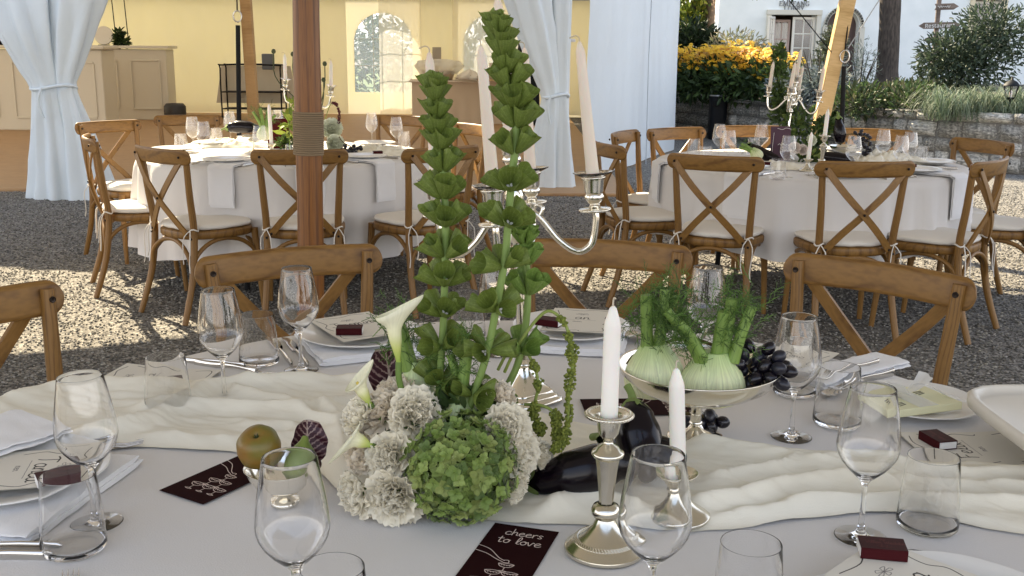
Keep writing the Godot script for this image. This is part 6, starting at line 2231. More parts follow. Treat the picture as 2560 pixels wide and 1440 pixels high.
func fennel(label: String, at: Vector3, turn: float, r: float, h: float, stalks: Array, fronds: int, lean := Basis()) -> void:
	var t := thing("fennel_bulb", label, "fennel", at, turn)
	t.basis = Basis(Vector3.UP, turn) * lean
	var b := Shape.new()
	var ridge := func(a, k): return 1.0 + 0.010 * sin(a * 34.0) + 0.03 * sin(a * 2.0 + 0.5) * k
	var pr := [Vector2(0, 0), Vector2(r * 0.45, 0.001), Vector2(r * 0.80, h * 0.10), Vector2(r * 0.97, h * 0.26), Vector2(r, h * 0.42), Vector2(r * 0.93, h * 0.6), Vector2(r * 0.74, h * 0.78), Vector2(r * 0.55, h * 0.92), Vector2(r * 0.42, h * 1.04), Vector2(0.004, h * 1.02)]
	b.at = Transform3D(Basis.from_scale(Vector3(1, 1, 0.78)), Vector3())
	b.lathe(pr, 72, ridge)
	part("bulb", b.mesh(), made["fennel_bulb"], t)
	for k in 4:
		var a0 := [0.25, 2.2, 1.25, 3.6][k] as float
		var sh := Shape.new()
		sh.at = Transform3D(Basis.from_scale(Vector3(1, 1, 0.78)), Vector3())
		var rs := []
		for j in 12:
			var v := j / 11.0
			var row := []
			for i in 18:
				var u := i / 17.0
				var span := 0.95 * (1.0 - 0.65 * v * v)
				var a := a0 + (u - 0.5) * span * 2.0
				var y := h * (0.02 + 0.98 * v)
				var f := v * 8.0
				var pk := mini(int(f) + 1, 7)
				var rr := lerpf(pr[pk].x, pr[pk + 1].x, f - int(f) if pk < 7 else 1.0)
				var lift := 1.0 + 0.035 * sqrt(maxf(0.0, 1.0 - pow(absf(u - 0.5) * 2.0, 4.0))) + 0.008 * sin(a * 40.0)
				row.append(Vector3(cos(a) * rr * lift, lerpf(pr[pk].y, pr[pk + 1].y, f - int(f) if pk < 7 else 1.0), sin(a) * rr * lift))
			rs.append(row)
		sh.rows(rs)
		for i in sh.uv.size():
			sh.uv[i] = Vector2(fposmod(i % 18 / 40.0 + 0.2 * k, 1.0), int(i / 18.0) / 11.0)
		part("leaf_sheath", sh.mesh(), made["fennel_bulb"], t)
	for q in stalks:                                 # foot x, z, tip x, y, z, thickness
		var s := Shape.new()
		var a := Vector3(q[0], h * 0.88, q[1])
		var e := Vector3(q[2], q[3], q[4])
		s.tube(smooth([a, a.lerp(e, 0.5) + Vector3(0, 0.006, 0), e], 10), [q[5] * 1.25, q[5] * 1.15, q[5] * 1.06, q[5], q[5], q[5], q[5], q[5] * 0.97, q[5] * 0.95, q[5] * 0.94], 14, 0.85)
		part("stalk", s.mesh(), made["fennel_stalk"], t)
	if fronds > 0:
		var hair := Shape.new()
		hair.tube(smooth([Vector3(), Vector3(0.002, 0.016, 0.001), Vector3(0.006, 0.030, 0.0)], 5), [0.0007, 0.0006, 0.00055, 0.0005, 0.0003], 4)
		for k in 5:
			var y := 0.008 + 0.005 * k
			hair.tube([Vector3(0.001, y, 0), Vector3(0.008 * (1 if k % 2 == 0 else -1), y + 0.009, 0.004 * sin(k * 2.0))], 0.00045, 3)
		var places := []
		var tints := []
		for k in fronds:
			var q: Array = stalks[rng.randi() % stalks.size()]
			var f := rf(0.3, 1.1)
			var p := Vector3(lerpf(q[0], q[2], f), lerpf(h * 0.9, q[3], f), lerpf(q[1], q[4], f))
			p += Vector3(rng.randfn() * 0.014, rng.randfn() * 0.012, rng.randfn() * 0.012)
			places.append(Transform3D(facing(Vector3(rng.randfn(), 0.5 + rng.randfn() * 0.8, rng.randfn()).normalized(), rf(0, TAU)) * Basis.from_scale(Vector3.ONE * rf(0.7, 1.25)), p))
			tints.append([Color(0.075, 0.15, 0.02), Color(0.10, 0.20, 0.03), Color(0.055, 0.11, 0.02)][k % 3])
		many("fronds", hair.mesh(), mat("frond", Color.WHITE, 0.7, {"vertex_color_use_as_albedo": true}), t, places, tints)

func grapes(label: String, at: Vector3, reach: Vector3, n: int, stem: Array, sd: int) -> void:
	rng.seed = sd
	var t := thing("grape_bunch", label, "grapes", at)
	var g := Shape.new()
	g.lathe([Vector2(0, -1), Vector2(0.35, -0.93), Vector2(0.7, -0.7), Vector2(0.93, -0.36), Vector2(1, 0.0), Vector2(0.93, 0.36), Vector2(0.7, 0.7), Vector2(0.35, 0.93), Vector2(0, 1)], 18)
	var gm := g.mesh()
	var skin := [tri_mat("grape_skin", noise_tex(0.02, 201, [[0.0, lin(0.006, 0.005, 0.010)], [0.55, lin(0.012, 0.012, 0.022)], [1.0, lin(0.035, 0.038, 0.06)]], 0.0, FastNoiseLite.TYPE_SIMPLEX_SMOOTH, 128, 3), 20.0, 0.34), mat("grape_dark", lin(0.007, 0.005, 0.010), 0.25)]
	var put := []
	for k in n * 30:
		if put.size() >= n:
			break
		var p := Vector3(rf(-1, 1), rf(-1, 1), rf(-1, 1))
		if p.length() > 1.0:
			continue
		p *= reach
		var ok := true
		for q in put:
			if (q as Vector3).distance_to(p) < 0.0185:
				ok = false
		if ok:
			put.append(p)
			part("grape", gm, skin[put.size() % 2], t, Transform3D(facing(Vector3(p.x * 20 + rf(-0.5, 0.5), p.y * 20, p.z * 20 + rf(-0.5, 0.5)) + Vector3(0.3, 0.01, 0), 0) * Basis.from_scale(Vector3(0.0108, rf(0.0125, 0.0150), 0.0108)), p))
	var s := Shape.new()
	s.tube(smooth(stem, 10), 0.003, 7)
	for k in 8:
		if k < put.size():
			s.tube([stem[0], put[k]], 0.0012, 4)
	part("stem", s.mesh(), mat("grape_stem", lin(0.10, 0.075, 0.025), 0.8), t)

func eggplant(label: String, pts: Array, rad: Array, cap_at: int) -> void:
	var t := thing("eggplant", label, "eggplant", pts[0])
	var loc := []
	for p in pts:
		loc.append(p - pts[0])
	var line := smooth(loc, 36)
	var r := []
	for k in 36:
		var f := k / 35.0 * (rad.size() - 1)
		var i := mini(int(f), rad.size() - 2)
		r.append(lerpf(rad[i], rad[i + 1], smoothstep(0.0, 1.0, f - i)))
	var s := Shape.new()
	s.tube(line, r, 30)
	part("body", s.mesh(), mat("eggplant_skin", lin(0.004, 0.0018, 0.0045), 0.2, {"metallic_specular": 0.4}), t)
	# cap and stalk at the first point
	var d: Vector3 = (line[0] - line[4]).normalized()
	var cs := Shape.new()
	cs.at = Transform3D(facing(d), line[0])
	var rs := []
	for j in 7:
		var ring := []
		for i in 40:
			var a := TAU * i / 40.0
			var v := j / 6.0
			var drop := v * (0.016 + 0.012 * pow(absf(cos(a * 2.5)), 1.5))
			ring.append(Vector3(cos(a) * (0.006 + 0.019 * pow(v, 0.7)), 0.010 - drop, sin(a) * (0.006 + 0.019 * pow(v, 0.7))))
		rs.append(ring)
	rs.reverse()
	cs.rows(rs, true)
	cs.tube(smooth([Vector3(0, 0.006, 0), Vector3(0.001, 0.018, 0), Vector3(0.006, 0.032, 0.002)], 7), [0.008, 0.0072, 0.0065, 0.006, 0.006, 0.0062, 0.0064], 9)
	part("cap", cs.mesh(), mat("eggplant_cap", lin(0.16, 0.22, 0.055), 0.7), t)

func radicchio(label: String, at: Vector3, turn: Basis, sc: float) -> void:
	var t := thing("radicchio_leaf", label, "radicchio", at)
	t.basis = turn
	var s := Shape.new()
	s.rows(grid(13, 14, func(u, v):
		var x: float = (u - 0.5) * 2.0
		var w: float = (0.012 + 0.026 * sin(PI * clampf(v * 0.8 + 0.1, 0.0, 1.0))) * sc
		return Vector3(x * w, 0.085 * sc * v, 0.016 * sc * x * x - 0.02 * sc * v * v + 0.004 * sc * sin(v * 17.0 + x * 4.0) * absf(x))))
	for k in s.uv.size():
		s.uv[k] = Vector2((k % 13) / 12.0, int(k / 13.0) / 13.0)
	part("leaf", s.mesh(), made["radicchio"], t)

func radicchio_tex() -> ImageTexture:
	var n := FastNoiseLite.new()
	n.frequency = 1.0
	n.seed = 77
	var im := Image.create(128, 192, false, Image.FORMAT_RGB8)
	for y in 192:
		for x in 128:
			var u := absf(x / 127.0 - 0.5) * 2.0
			var v := y / 191.0
			var wob := 0.15 * n.get_noise_2d(x * 0.06, y * 0.06)
			var mid := smoothstep(0.16 * (1.15 - v), 0.03, u)
			var sd := absf(fposmod((v - u * 0.35) * 7.0 + wob * 2.0, 1.0) - 0.5) * 2.0
			var k := clampf(maxf(mid, smoothstep(0.5, 0.12, sd) * (1.0 - 0.35 * u)), 0.0, 1.0)
			im.set_pixel(x, y, lin(0.045, 0.006, 0.014).lerp(lin(0.62, 0.54, 0.42), k * (0.75 + wob)))
	return ImageTexture.create_from_image(im)

func centrepiece() -> void:
	mat("stem_green", lin(0.12, 0.20, 0.035), 0.55)
	var fb := ramp_tex([lin(0.70, 0.68, 0.46), lin(0.68, 0.70, 0.44), lin(0.66, 0.70, 0.42), lin(0.50, 0.60, 0.27), lin(0.30, 0.44, 0.12)], 0.16, 5)
	mat("fennel_bulb", Color.WHITE, 0.5, {"albedo_texture": fb, "subsurf_scatter_enabled": true, "subsurf_scatter_strength": 0.12})
	var fs := wood_tex(lin(0.22, 0.33, 0.07), lin(0.15, 0.25, 0.045), 6, 9.0, 0.0)
	mat("fennel_stalk", Color.WHITE, 0.5, {"albedo_texture": fs, "uv1_scale": Vector3(1, 1, 1)})
	var ct := ramp_tex([lin(0.30, 0.42, 0.06), lin(0.58, 0.62, 0.18), lin(0.80, 0.78, 0.48), lin(0.84, 0.81, 0.58), lin(0.84, 0.82, 0.62)], 0.05, 9)
	mat("calla", Color.WHITE, 0.5, {"albedo_texture": ct, "backlight_enabled": true, "backlight": Color(0.45, 0.45, 0.45)})
	mat("radicchio", Color.WHITE, 0.5, {"albedo_texture": radicchio_tex()})
	candelabra(Vector3(0.030, TOP, -1.885), Basis(Vector3.BACK, 0.072) * Basis(Vector3.RIGHT, -0.03), 13.0, "tall silver five armed candelabra behind the flowers", ["tapered white candle standing alone at the right of the candelabra", "tapered candle on the front arm half hidden by the tall bells", "tapered white candle at the left of the candelabra behind the shorter bells", "tapered candle on the back arm left of the tall bells", "tapered candle on the middle of the candelabra rising out of view"], 0.245, [0.0118, 0.0082], [0.125, 0.09, 0.045, 0.06, 0.10], made["glass"], made["wax_cream"])
	# low holder for the flowers, hidden among them
	var v := thing("flower_holder", "dark low holder under the flowers of the centrepiece", "vase", Vector3(-0.09, TOP, -1.46))
	var vs := Shape.new()
	vs.lathe(profile([0, 0.0, 0.075, 0.0, 0.085, 0.03, 0.08, 0.07, 0.07, 0.075, 0, 0.07]), 28)
	part("bowl", vs.mesh(), mat("dark_stalk", lin(0.035, 0.055, 0.014), 0.9), v)
	leaves("greenery", v, leaf_mesh(0.03, 0.012), made["foliage"], [[Vector3(0.0, 0.10, 0.02), Vector3(0.09, 0.05, 0.06)]], 400, [Color(0.04, 0.075, 0.018), Color(0.06, 0.10, 0.02)])
	hydrangea()
	carnations()
	calla("tall calla lily rising at the left of the bells", [Vector3(-0.158, 0.965, -1.42), Vector3()], Vector3(-0.168, 1.048, -1.42), Vector3(-0.145, 1.074, -1.415), 0.0155, [Vector3(-0.158, 0.966, -1.42), Vector3(-0.158, 0.94, -1.42), Vector3(-0.152, 0.915, -1.425), Vector3(-0.135, 0.86, -1.44)])
	calla("small calla lily pointing up at the left of the carnations", [Vector3(-0.199, 0.902, -1.42), Vector3()], Vector3(-0.222, 0.944, -1.42), Vector3(-0.214, 0.958, -1.43), 0.0145, [Vector3(-0.199, 0.903, -1.42), Vector3(-0.185, 0.88, -1.425), Vector3(-0.16, 0.85, -1.44)])
	calla("calla lily lying out to the left over the carnations", [Vector3(-0.192, 0.858, -1.375), Vector3()], Vector3(-0.228, 0.873, -1.375), Vector3(-0.250, 0.860, -1.37), 0.0165, [Vector3(-0.192, 0.858, -1.375), Vector3(-0.17, 0.845, -1.40), Vector3(-0.15, 0.84, -1.43)])
	bells()
	amaranth("long tassel of hanging green amaranth at the right of the flowers", [Vector3(-0.01, 0.93, -1.49), Vector3(0.007, 0.970, -1.48), Vector3(0.035, 1.012, -1.48), Vector3(0.055, 1.026, -1.48), Vector3(0.076, 1.010, -1.475), Vector3(0.085, 0.983, -1.47), Vector3(0.089, 0.953, -1.47), Vector3(0.084, 0.903, -1.465), Vector3(0.083, 0.860, -1.46), Vector3(0.076, 0.832, -1.455), Vector3(0.062, 0.826, -1.45)], [[0.38, 0.42, 0.008], [0.47, 0.50, 0.009], [0.52, 1.0, 0.0098]], 61)
	amaranth("short tassel of green amaranth drooping nearer the flowers", [Vector3(-0.02, 0.93, -1.5), Vector3(-0.002, 0.962, -1.5), Vector3(0.019, 0.961, -1.5), Vector3(0.034, 0.937, -1.495), Vector3(0.040, 0.909, -1.49), Vector3(0.034, 0.877, -1.485), Vector3(0.036, 0.855, -1.48), Vector3(0.048, 0.842, -1.475)], [[0.40, 0.46, 0.008], [0.55, 0.60, 0.008], [0.68, 1.0, 0.0105]], 62)
	amaranth("lowest amaranth tassel beside the eggplant", [Vector3(0.02, 0.88, -1.49), Vector3(0.045, 0.882, -1.48), Vector3(0.064, 0.872, -1.475), Vector3(0.068, 0.850, -1.47), Vector3(0.072, 0.832, -1.46)], [[0.5, 1.0, 0.010]], 63)
	fennel("fennel bulb with dark stalk standing left in the flowers", Vector3(-0.140, 0.868, -1.49), 0.2, 0.027, 0.075, [[-0.01, 0, -0.038, 0.15, 0.0, 0.010], [-0.006, -0.006, -0.026, 0.14, -0.008, 0.009], [0.012, 0.004, 0.040, 0.085, 0.0, 0.011]], 90)
	fennel("round white fennel bulb above the hydrangea", Vector3(-0.072, 0.845, -1.45), 1.0, 0.034, 0.062, [[0.0, 0.0, 0.010, 0.142, 0.006, 0.010], [0.004, -0.004, 0.0, 0.12, -0.02, 0.006]], 60)
	radicchio("dark radicchio leaf behind the left fennel bulb", Vector3(-0.178, 0.875, -1.51), Basis(Vector3.UP, 0.4) * Basis(Vector3.RIGHT, -0.25), 0.95)
	radicchio("dark radicchio leaf peeping between fennel and calla", Vector3(-0.155, 0.88, -1.53), Basis(Vector3.UP, -0.3) * Basis(Vector3.BACK, 0.3), 0.85)
	# pedestal bowl with fennel and grapes
	pedestal(Vector3(0.311, TOP + 0.004, -1.68), 1.0, "wide silver pedestal bowl holding fennel and grapes")
	var sv: Material = made["silver"]
	fennel("left fennel bulb in the silver pedestal bowl", Vector3(0.238, TOP + 0.085, -1.665), 0.3, 0.050, 0.088, [[-0.012, 0.0, -0.012, 0.175, 0.0, 0.0100], [0.006, 0.006, 0.022, 0.18, 0.0, 0.0090], [0.004, -0.01, 0.05, 0.165, -0.02, 0.008]], 240, Basis(Vector3.BACK, 0.06))
	fennel("right fennel bulb in the silver pedestal bowl", Vector3(0.326, TOP + 0.080, -1.635), -0.15, 0.052, 0.088, [[-0.020, 0.01, -0.078, 0.158, 0.01, 0.0085], [-0.014, 0.014, -0.058, 0.145, 0.03, 0.0085], [0.004, 0.0, 0.012, 0.160, 0.006, 0.0098], [0.016, -0.004, 0.024, 0.180, -0.004, 0.0100], [0.030, 0.004, 0.056, 0.170, 0.0, 0.0090]], 260)
	grapes("bunch of dark grapes in the silver pedestal bowl", Vector3(0.405, 0.890, -1.655), Vector3(0.058, 0.036, 0.045), 30, [Vector3(-0.02, 0.0, 0), Vector3(-0.1, 0.035, -0.05), Vector3(-0.19, 0.012, -0.04), Vector3(-0.212, -0.006, -0.03)], 71)
	grapes("few dark grapes lying under the pedestal bowl", Vector3(0.335, TOP + 0.024, -1.715), Vector3(0.034, 0.013, 0.018), 7, [Vector3(0, 0.008, 0), Vector3(-0.03, 0.01, -0.01), Vector3(-0.06, 0.0, -0.02)], 72)
	# eggplants
	eggplant("large glossy eggplant lying right of the flowers", [Vector3(0.030, 0.772, -1.455), Vector3(0.062, 0.782, -1.445), Vector3(0.110, 0.797, -1.44), Vector3(0.155, 0.802, -1.45), Vector3(0.192, 0.797, -1.465)], [0.013, 0.024, 0.034, 0.036, 0.022, 0.002], 0)
	eggplant("eggplant standing tilted behind the front candlestick", [Vector3(0.188, 0.862, -1.545), Vector3(0.190, 0.842, -1.53), Vector3(0.197, 0.81, -1.51), Vector3(0.204, 0.785, -1.485), Vector3(0.207, 0.776, -1.462)], [0.018, 0.030, 0.0355, 0.034, 0.024, 0.002], 0)
	eggplant("eggplant mostly hidden behind the shorter candle", [Vector3(0.150, 0.79, -1.59), Vector3(0.175, 0.793, -1.56), Vector3(0.215, 0.793, -1.52), Vector3(0.248, 0.792, -1.488), Vector3(0.262, 0.788, -1.478)], [0.014, 0.024, 0.031, 0.031, 0.02, 0.002], 0)
	# small silver bowl with fruit
	var sb := thing("small_silver_bowl", "small ribbed silver bowl with an apple and a fig", "bowl", Vector3(-0.327, TOP + 0.003, -1.42))
	var f2 := Shape.new()
	f2.lathe(profile([0, 0, 0.024, 0, 0.0255, 0.003, 0.024, 0.006, 0.017, 0.008, 0.0105, 0.012, 0.0105, 0.015]), 60, func(a, k): return 1.0 + (0.05 * sin(a * 24.0) if k < 0.6 else 0.0))
	part("foot", f2.mesh(), sv, sb)
	var b2 := Shape.new()
	b2.lathe(profile([0, 0.014, 0.014, 0.0145, 0.028, 0.020, 0.040, 0.030, 0.047, 0.040, 0.0505, 0.047, 0.0535, 0.0525, 0.0555, 0.0545, 0.0545, 0.0555, 0.0515, 0.0525, 0.048, 0.046, 0.043, 0.037, 0.032, 0.026, 0.016, 0.02, 0, 0.019]), 160, func(a, k): return 1.0 + (0.022 * pow(absf(sin(a * 20.0)), 0.6) if k > 0.12 and k < 0.36 else 0.0))
	part("bowl", b2.mesh(), sv, sb)
	var ap := thing("apple", "russet green apple in the small silver bowl", "apple", Vector3(-0.358, 0.838, -1.415))
	var as2 := Shape.new()
	as2.lathe(profile([0, -0.022, 0.008, -0.0265, 0.019, -0.0255, 0.0285, -0.015, 0.0315, 0.001, 0.0295, 0.015, 0.022, 0.0245, 0.012, 0.0275, 0.005, 0.0245, 0.001, 0.0185]), 32, func(a, k): return 1.0 + 0.02 * sin(a * 3.0))
	var at := noise_tex(0.008, 301, [[0.0, lin(0.10, 0.12, 0.012)], [0.45, lin(0.15, 0.13, 0.016)], [0.75, lin(0.22, 0.12, 0.018)], [1.0, lin(0.24, 0.11, 0.016)]], 0.0, FastNoiseLite.TYPE_SIMPLEX_SMOOTH, 256, 5)
	part("flesh", as2.mesh(), tri_mat("apple_skin", at, 6.0, 0.4), ap)
	ap.basis = Basis(Vector3.RIGHT, 0.45) * Basis(Vector3.BACK, 0.05)
	var cal := Shape.new()
	for k in 5:
		cal.tube([Vector3(0, 0.0185, 0), Vector3(0.004 * cos(k * 1.256), 0.0245, 0.004 * sin(k * 1.256))], [0.0014, 0.0005], 4)
	part("blossom_end", cal.mesh(), mat("dark_stalk", Color.BLACK), ap)
	var fg := thing("fig", "green fig in the small silver bowl", "fig", Vector3(-0.301, 0.80, -1.408))
	var fs2 := Shape.new()
	fs2.lathe(profile([0, -0.014, 0.014, -0.010, 0.0245, 0.004, 0.0262, 0.015, 0.022, 0.029, 0.0135, 0.040, 0.0065, 0.049, 0.004, 0.056, 0, 0.057]), 26, func(a, _k): return 1.0 + 0.012 * sin(a * 11.0))
	part("flesh", fs2.mesh(), tri_mat("fig_skin", noise_tex(0.012, 302, [[0.0, lin(0.10, 0.15, 0.02)], [1.0, lin(0.20, 0.25, 0.05)]], 0.0, FastNoiseLite.TYPE_SIMPLEX_SMOOTH, 256, 4), 8.0, 0.45), fg)
	fg.basis = Basis(Vector3.BACK, -0.15) * Basis(Vector3.RIGHT, -0.2)
	radicchio("striped radicchio leaf standing in the small silver bowl", Vector3(-0.298, 0.803, -1.445), Basis(Vector3.UP, 0.5) * Basis(Vector3.BACK, -0.12), 0.72)
	# small candlesticks
	candlestick(0.125, -1.282, 0.19, 1.0, "old silver candlestick with a fluted column in front", "thick white candle in the front candlestick", 0.150, Basis(Vector3.BACK, -0.005), TOP + 0.001)
	candlestick(0.237, -1.372, 0.067, 1.0, "low silver candlestick half sunk in the runner", "white candle in the low candlestick before the pedestal bowl", 0.160, Basis(Vector3.BACK, 0.06), TOP + 0.006)


func pedestal(at: Vector3, sc: float, label: String) -> void:
	var pb := thing("pedestal_bowl", label, "bowl", at)
	pb.scale = Vector3.ONE * sc
	var sv: Material = made["silver"]
	var ft := Shape.new()
	ft.lathe(profile([0, 0, 0.045, 0, 0.048, 0.004, 0.046, 0.008, 0.03, 0.013, 0.014, 0.02, 0.0095, 0.028, 0.0095, 0.028, 0.0125, 0.031, 0.0095, 0.034, 0.0095, 0.034, 0.0095, 0.046, 0.0095, 0.046, 0.0125, 0.049, 0.0095, 0.052, 0.0105, 0.066, 0.0125, 0.071]), 32)
	part("pedestal", ft.mesh(), sv, pb)
	var bs := Shape.new()
	bs.lathe(profile([0.0, 0.068, 0.022, 0.069, 0.045, 0.0735, 0.065, 0.079, 0.078, 0.0835, 0.082, 0.087, 0.082, 0.087, 0.100, 0.093, 0.118, 0.104, 0.128, 0.117, 0.1325, 0.128, 0.1335, 0.1305, 0.1325, 0.1320, 0.1300, 0.1300, 0.1255, 0.1185, 0.1155, 0.1065, 0.098, 0.0965, 0.07, 0.087, 0.04, 0.080, 0, 0.077]), 144, func(a, k): return 1.0 + (0.035 * pow(absf(sin(a * 18.0)), 0.7) if k > 0.07 and k < 0.24 else 0.0))
	part("bowl", bs.mesh(), sv, pb)


# ---------------------------------------------------------------- what stands on the two tables behind
func crumple(x: float, z: float, turn: float, w: float, l: float, h: float, label: String, sd: float) -> void:
	var s := Shape.new()
	s.rows(grid(36, 26, func(u, v):
		var e: float = sin(PI * u) * sin(PI * v)
		var y: float = h * pow(e, 0.6) * (0.45 + 0.9 * absf(noise_b.get_noise_2d(u * 5.0 + sd, v * 3.2 - u * 2.0))) + 0.003
		return Vector3((u - 0.5) * w * (1.0 + 0.08 * noise_b.get_noise_1d(v * 4.0 + sd)), y, (v - 0.5) * l)))
	solo("table_runner", label, "table runner", s.mesh(), made["runner_cloth"], lay(x, z, turn))

func spray(called: String, label: String, at: Vector3, stems: Array, blobs: Array, n: int, leaf: ArrayMesh, tones: Array, thick := 0.003) -> void:
	var t := thing(called, label, "greenery", at)
	for q in stems:
		var s := Shape.new()
		s.tube(smooth(q, 12), thick, 6)
		part("stem", s.mesh(), made["stem_green"], t)
	leaves("foliage", t, leaf, made["foliage"], blobs, n, tones, 0.6, Vector2(0.7, 1.3), 0.3)

func bloom(label: String, at: Vector3, d: Vector3, sc: float, k: int, mt: Material) -> void:
	var t := thing("frilled_flower", label, "flower", at)
	t.basis = facing(d) * Basis.from_scale(Vector3.ONE * sc)
	part("petals", carnation_mesh(k), mt, t)

func back_tables() -> void:
	var thin: Material = mat("thin_glass", Color(1, 1, 1, 0.03), 0.03, {"transparency": BaseMaterial3D.TRANSPARENCY_ALPHA})
	var gl := [Color(0.07, 0.12, 0.03), Color(0.10, 0.16, 0.035), Color(0.05, 0.085, 0.022)]
	var wl := "on the left table"
	var wr := "on the right table"
	# ---- left table
	for q in [[-1.93, -6.40, "left of a pair of wine glasses, the farther one"], [-1.75, -6.01, "right of a pair of wine glasses, the nearer one"], [-1.375, -5.76, "wine glass before the green stalks"], [-0.925, -6.95, "wine glass at the far right edge, left of the two"], [-0.72, -6.55, "wine glass at the right edge beside the shorter bells"], [-1.58, -7.15, "wine glass behind the green stalks"], [-1.85, -6.95, "wine glass behind the eggplant"]]:
		wine(q[0], q[1], q[2] + " " + wl, thin)
	for q in [[-2.03, -6.48, "tumbler at the left rim"], [-1.94, -6.95, "tumbler before the far chair rail"], [-0.70, -6.80, "tumbler at the far right rim"], [-1.22, -5.85, "tumbler beside the pole"]]:
		tumbler(q[0], q[1], q[2] + " " + wl, thin)
	var c := Vector2(-1.39, -6.45)
	for q in [[-0.19, "hanging napkin left of the pole, between two chair backs"], [0.36, "hanging napkin right of the pole"], [0.88, "hanging napkin nearest the shorter bells"]]:
		napkin(c.x + sin(q[0]) * 0.85, c.y + cos(q[0]) * 0.85, q[0], 0.15, 0.44, "white " + q[1], q[0] * 7.0, TOP + 0.001, 0.21)
	for q in [[-0.28, 0.66, "plate left of the pole"], [0.42, 0.66, "plate right of the pole"], [0.95, 0.66, "plate at the right rim"], [-1.5, 0.66, "plate at the left rim"], [-2.2, 0.66, "plate at the far left rim"], [2.3, 0.66, "plate at the far right rim"]]:
		var x: float = c.x + sin(q[0]) * q[1]
		var z: float = c.y + cos(q[0]) * q[1]
		plate(x, z, "white " + q[2] + " " + wl, TOP + 0.012)
		cutlery("knife", x + 0.16 * cos(q[0]), z - 0.16 * sin(q[0]), q[0], "knife beside the " + q[2] + " " + wl)
		cutlery("fork", x - 0.16 * cos(q[0]), z + 0.16 * sin(q[0]), q[0], "fork beside the " + q[2] + " " + wl)
	matchbox(-0.78, -6.09, 0.3, TOP + 0.036, "matchbox on the plate near the shorter bells " + wl)
	crumple(-1.83, -6.85, 0.25, 0.55, 0.30, 0.06, "crumpled cream runner before the eggplant bowl " + wl, 1.0)
	crumple(-0.83, -6.45, -0.2, 0.45, 0.30, 0.065, "crumpled cream runner beside the dark fruit " + wl, 4.0)
	pedestal(Vector3(-1.60, TOP, -6.52), 0.72, "silver pedestal bowl with eggplant and fennel " + wl)
	eggplant("long eggplant lying in the silver bowl " + wl, [Vector3(-1.74, 0.895, -6.45), Vector3(-1.70, 0.90, -6.45), Vector3(-1.64, 0.905, -6.44), Vector3(-1.56, 0.90, -6.43), Vector3(-1.52, 0.895, -6.43)], [0.014, 0.03, 0.038, 0.036, 0.02, 0.002], 0)
	fennel("fennel stalks standing in the silver bowl " + wl, Vector3(-1.50, 0.83, -6.40), 0.4, 0.045, 0.08, [[-0.01, 0, -0.06, 0.17, 0.0, 0.010], [0, 0, -0.02, 0.19, 0.01, 0.011], [0.01, 0, 0.03, 0.18, 0, 0.010], [0.015, 0, 0.07, 0.15, 0.01, 0.009]], 110)
	candelabra(Vector3(-1.315, TOP, -6.62), Basis(Vector3.BACK, -0.12), 8.0, "dark silver candelabra behind the round pole", ["candle right of the round pole", "candle hidden behind the round pole, front arm", "candle left of the round pole on the candelabra", "candle hidden behind the round pole, back arm", "candle hidden behind the round pole, middle"], 0.165, [0.0112, 0.0105], [-0.02, 0.0, 0.0, 0.0, 0.0], thin, made["wax"])
	candlestick(-1.435, -6.30, 0.067, 1.0, "low candlestick left of the round pole " + wl, "tall white candle in the low stick left of the round pole", 0.24, Basis(Vector3.BACK, 0.02), TOP)
	var red := mat("maroon_card", lin(0.075, 0.012, 0.014), 0.8, {"metallic_specular": 0.2})
	solo("menu_stand", "dark maroon card standing behind the parsley " + wl, "menu", sheet(0.14, 0.20, 0.001).mesh(), red, Transform3D(Basis(Vector3.UP, 0.25) * Basis(Vector3.RIGHT, 1.15), Vector3(-1.49, TOP + 0.09, -6.75)))
	spray("parsley_bunch", "curly parsley bunch left of the round pole", Vector3(-1.42, TOP, -6.62), [[Vector3(), Vector3(0, 0.03, 0.01), Vector3(0.02, 0.06, 0.02)]], [[Vector3(0, 0.05, 0), Vector3(0.055, 0.04, 0.04)], [Vector3(0.09, 0.08, 0), Vector3(0.03, 0.03, 0.03)]], 420, leaf_mesh(0.022, 0.014), gl)
	spray("upright_leaves", "bright upright leaves left of the round pole", Vector3(-1.37, TOP, -6.5), [[Vector3(), Vector3(0.0, 0.12, 0), Vector3(0.01, 0.3, 0)]], [[Vector3(0.0, 0.16, 0), Vector3(0.03, 0.07, 0.02)], [Vector3(0.06, 0.3, 0), Vector3(0.04, 0.05, 0.02)]], 60, leaf_mesh(0.06, 0.028), [Color(0.28, 0.34, 0.05), Color(0.2, 0.28, 0.04)])
	var py := thing("poppy_pods", "dry poppy pods on thin bent stems behind the round pole", "poppy pods", Vector3(-1.27, TOP, -6.5))
	for q in [Vector3(-0.175, 0.59, 0), Vector3(-0.06, 0.575, 0), Vector3(0.12, 0.425, 0), Vector3(0.13, 0.52, 0)]:
		var s := Shape.new()
		s.tube(smooth([Vector3(0, 0.05, 0), Vector3(q.x * 0.3 + 0.04, q.y * 0.45, 0), Vector3(q.x * 0.95, q.y * 0.75, 0), q], 14), 0.0032, 5)
		s.at = Transform3D(Basis(), q)
		s.lathe(profile([0, -0.004, 0.010, 0.0, 0.014, 0.010, 0.011, 0.020, 0.006, 0.022, 0.012, 0.024, 0, 0.026]), 9)
		part("pod", s.mesh(), mat("dry_pod", lin(0.06, 0.075, 0.035), 0.8), py)
	amaranth("dark red amaranth right of the round pole", [Vector3(-1.14, 0.95, -6.45), Vector3(-1.10, 1.04, -6.42), Vector3(-1.065, 1.05, -6.4), Vector3(-1.045, 1.0, -6.4), Vector3(-1.05, 0.93, -6.4)], [[0.35, 0.6, 0.012], [0.65, 1.0, 0.011]], 81)
	var last := get_child(get_child_count() - 1)
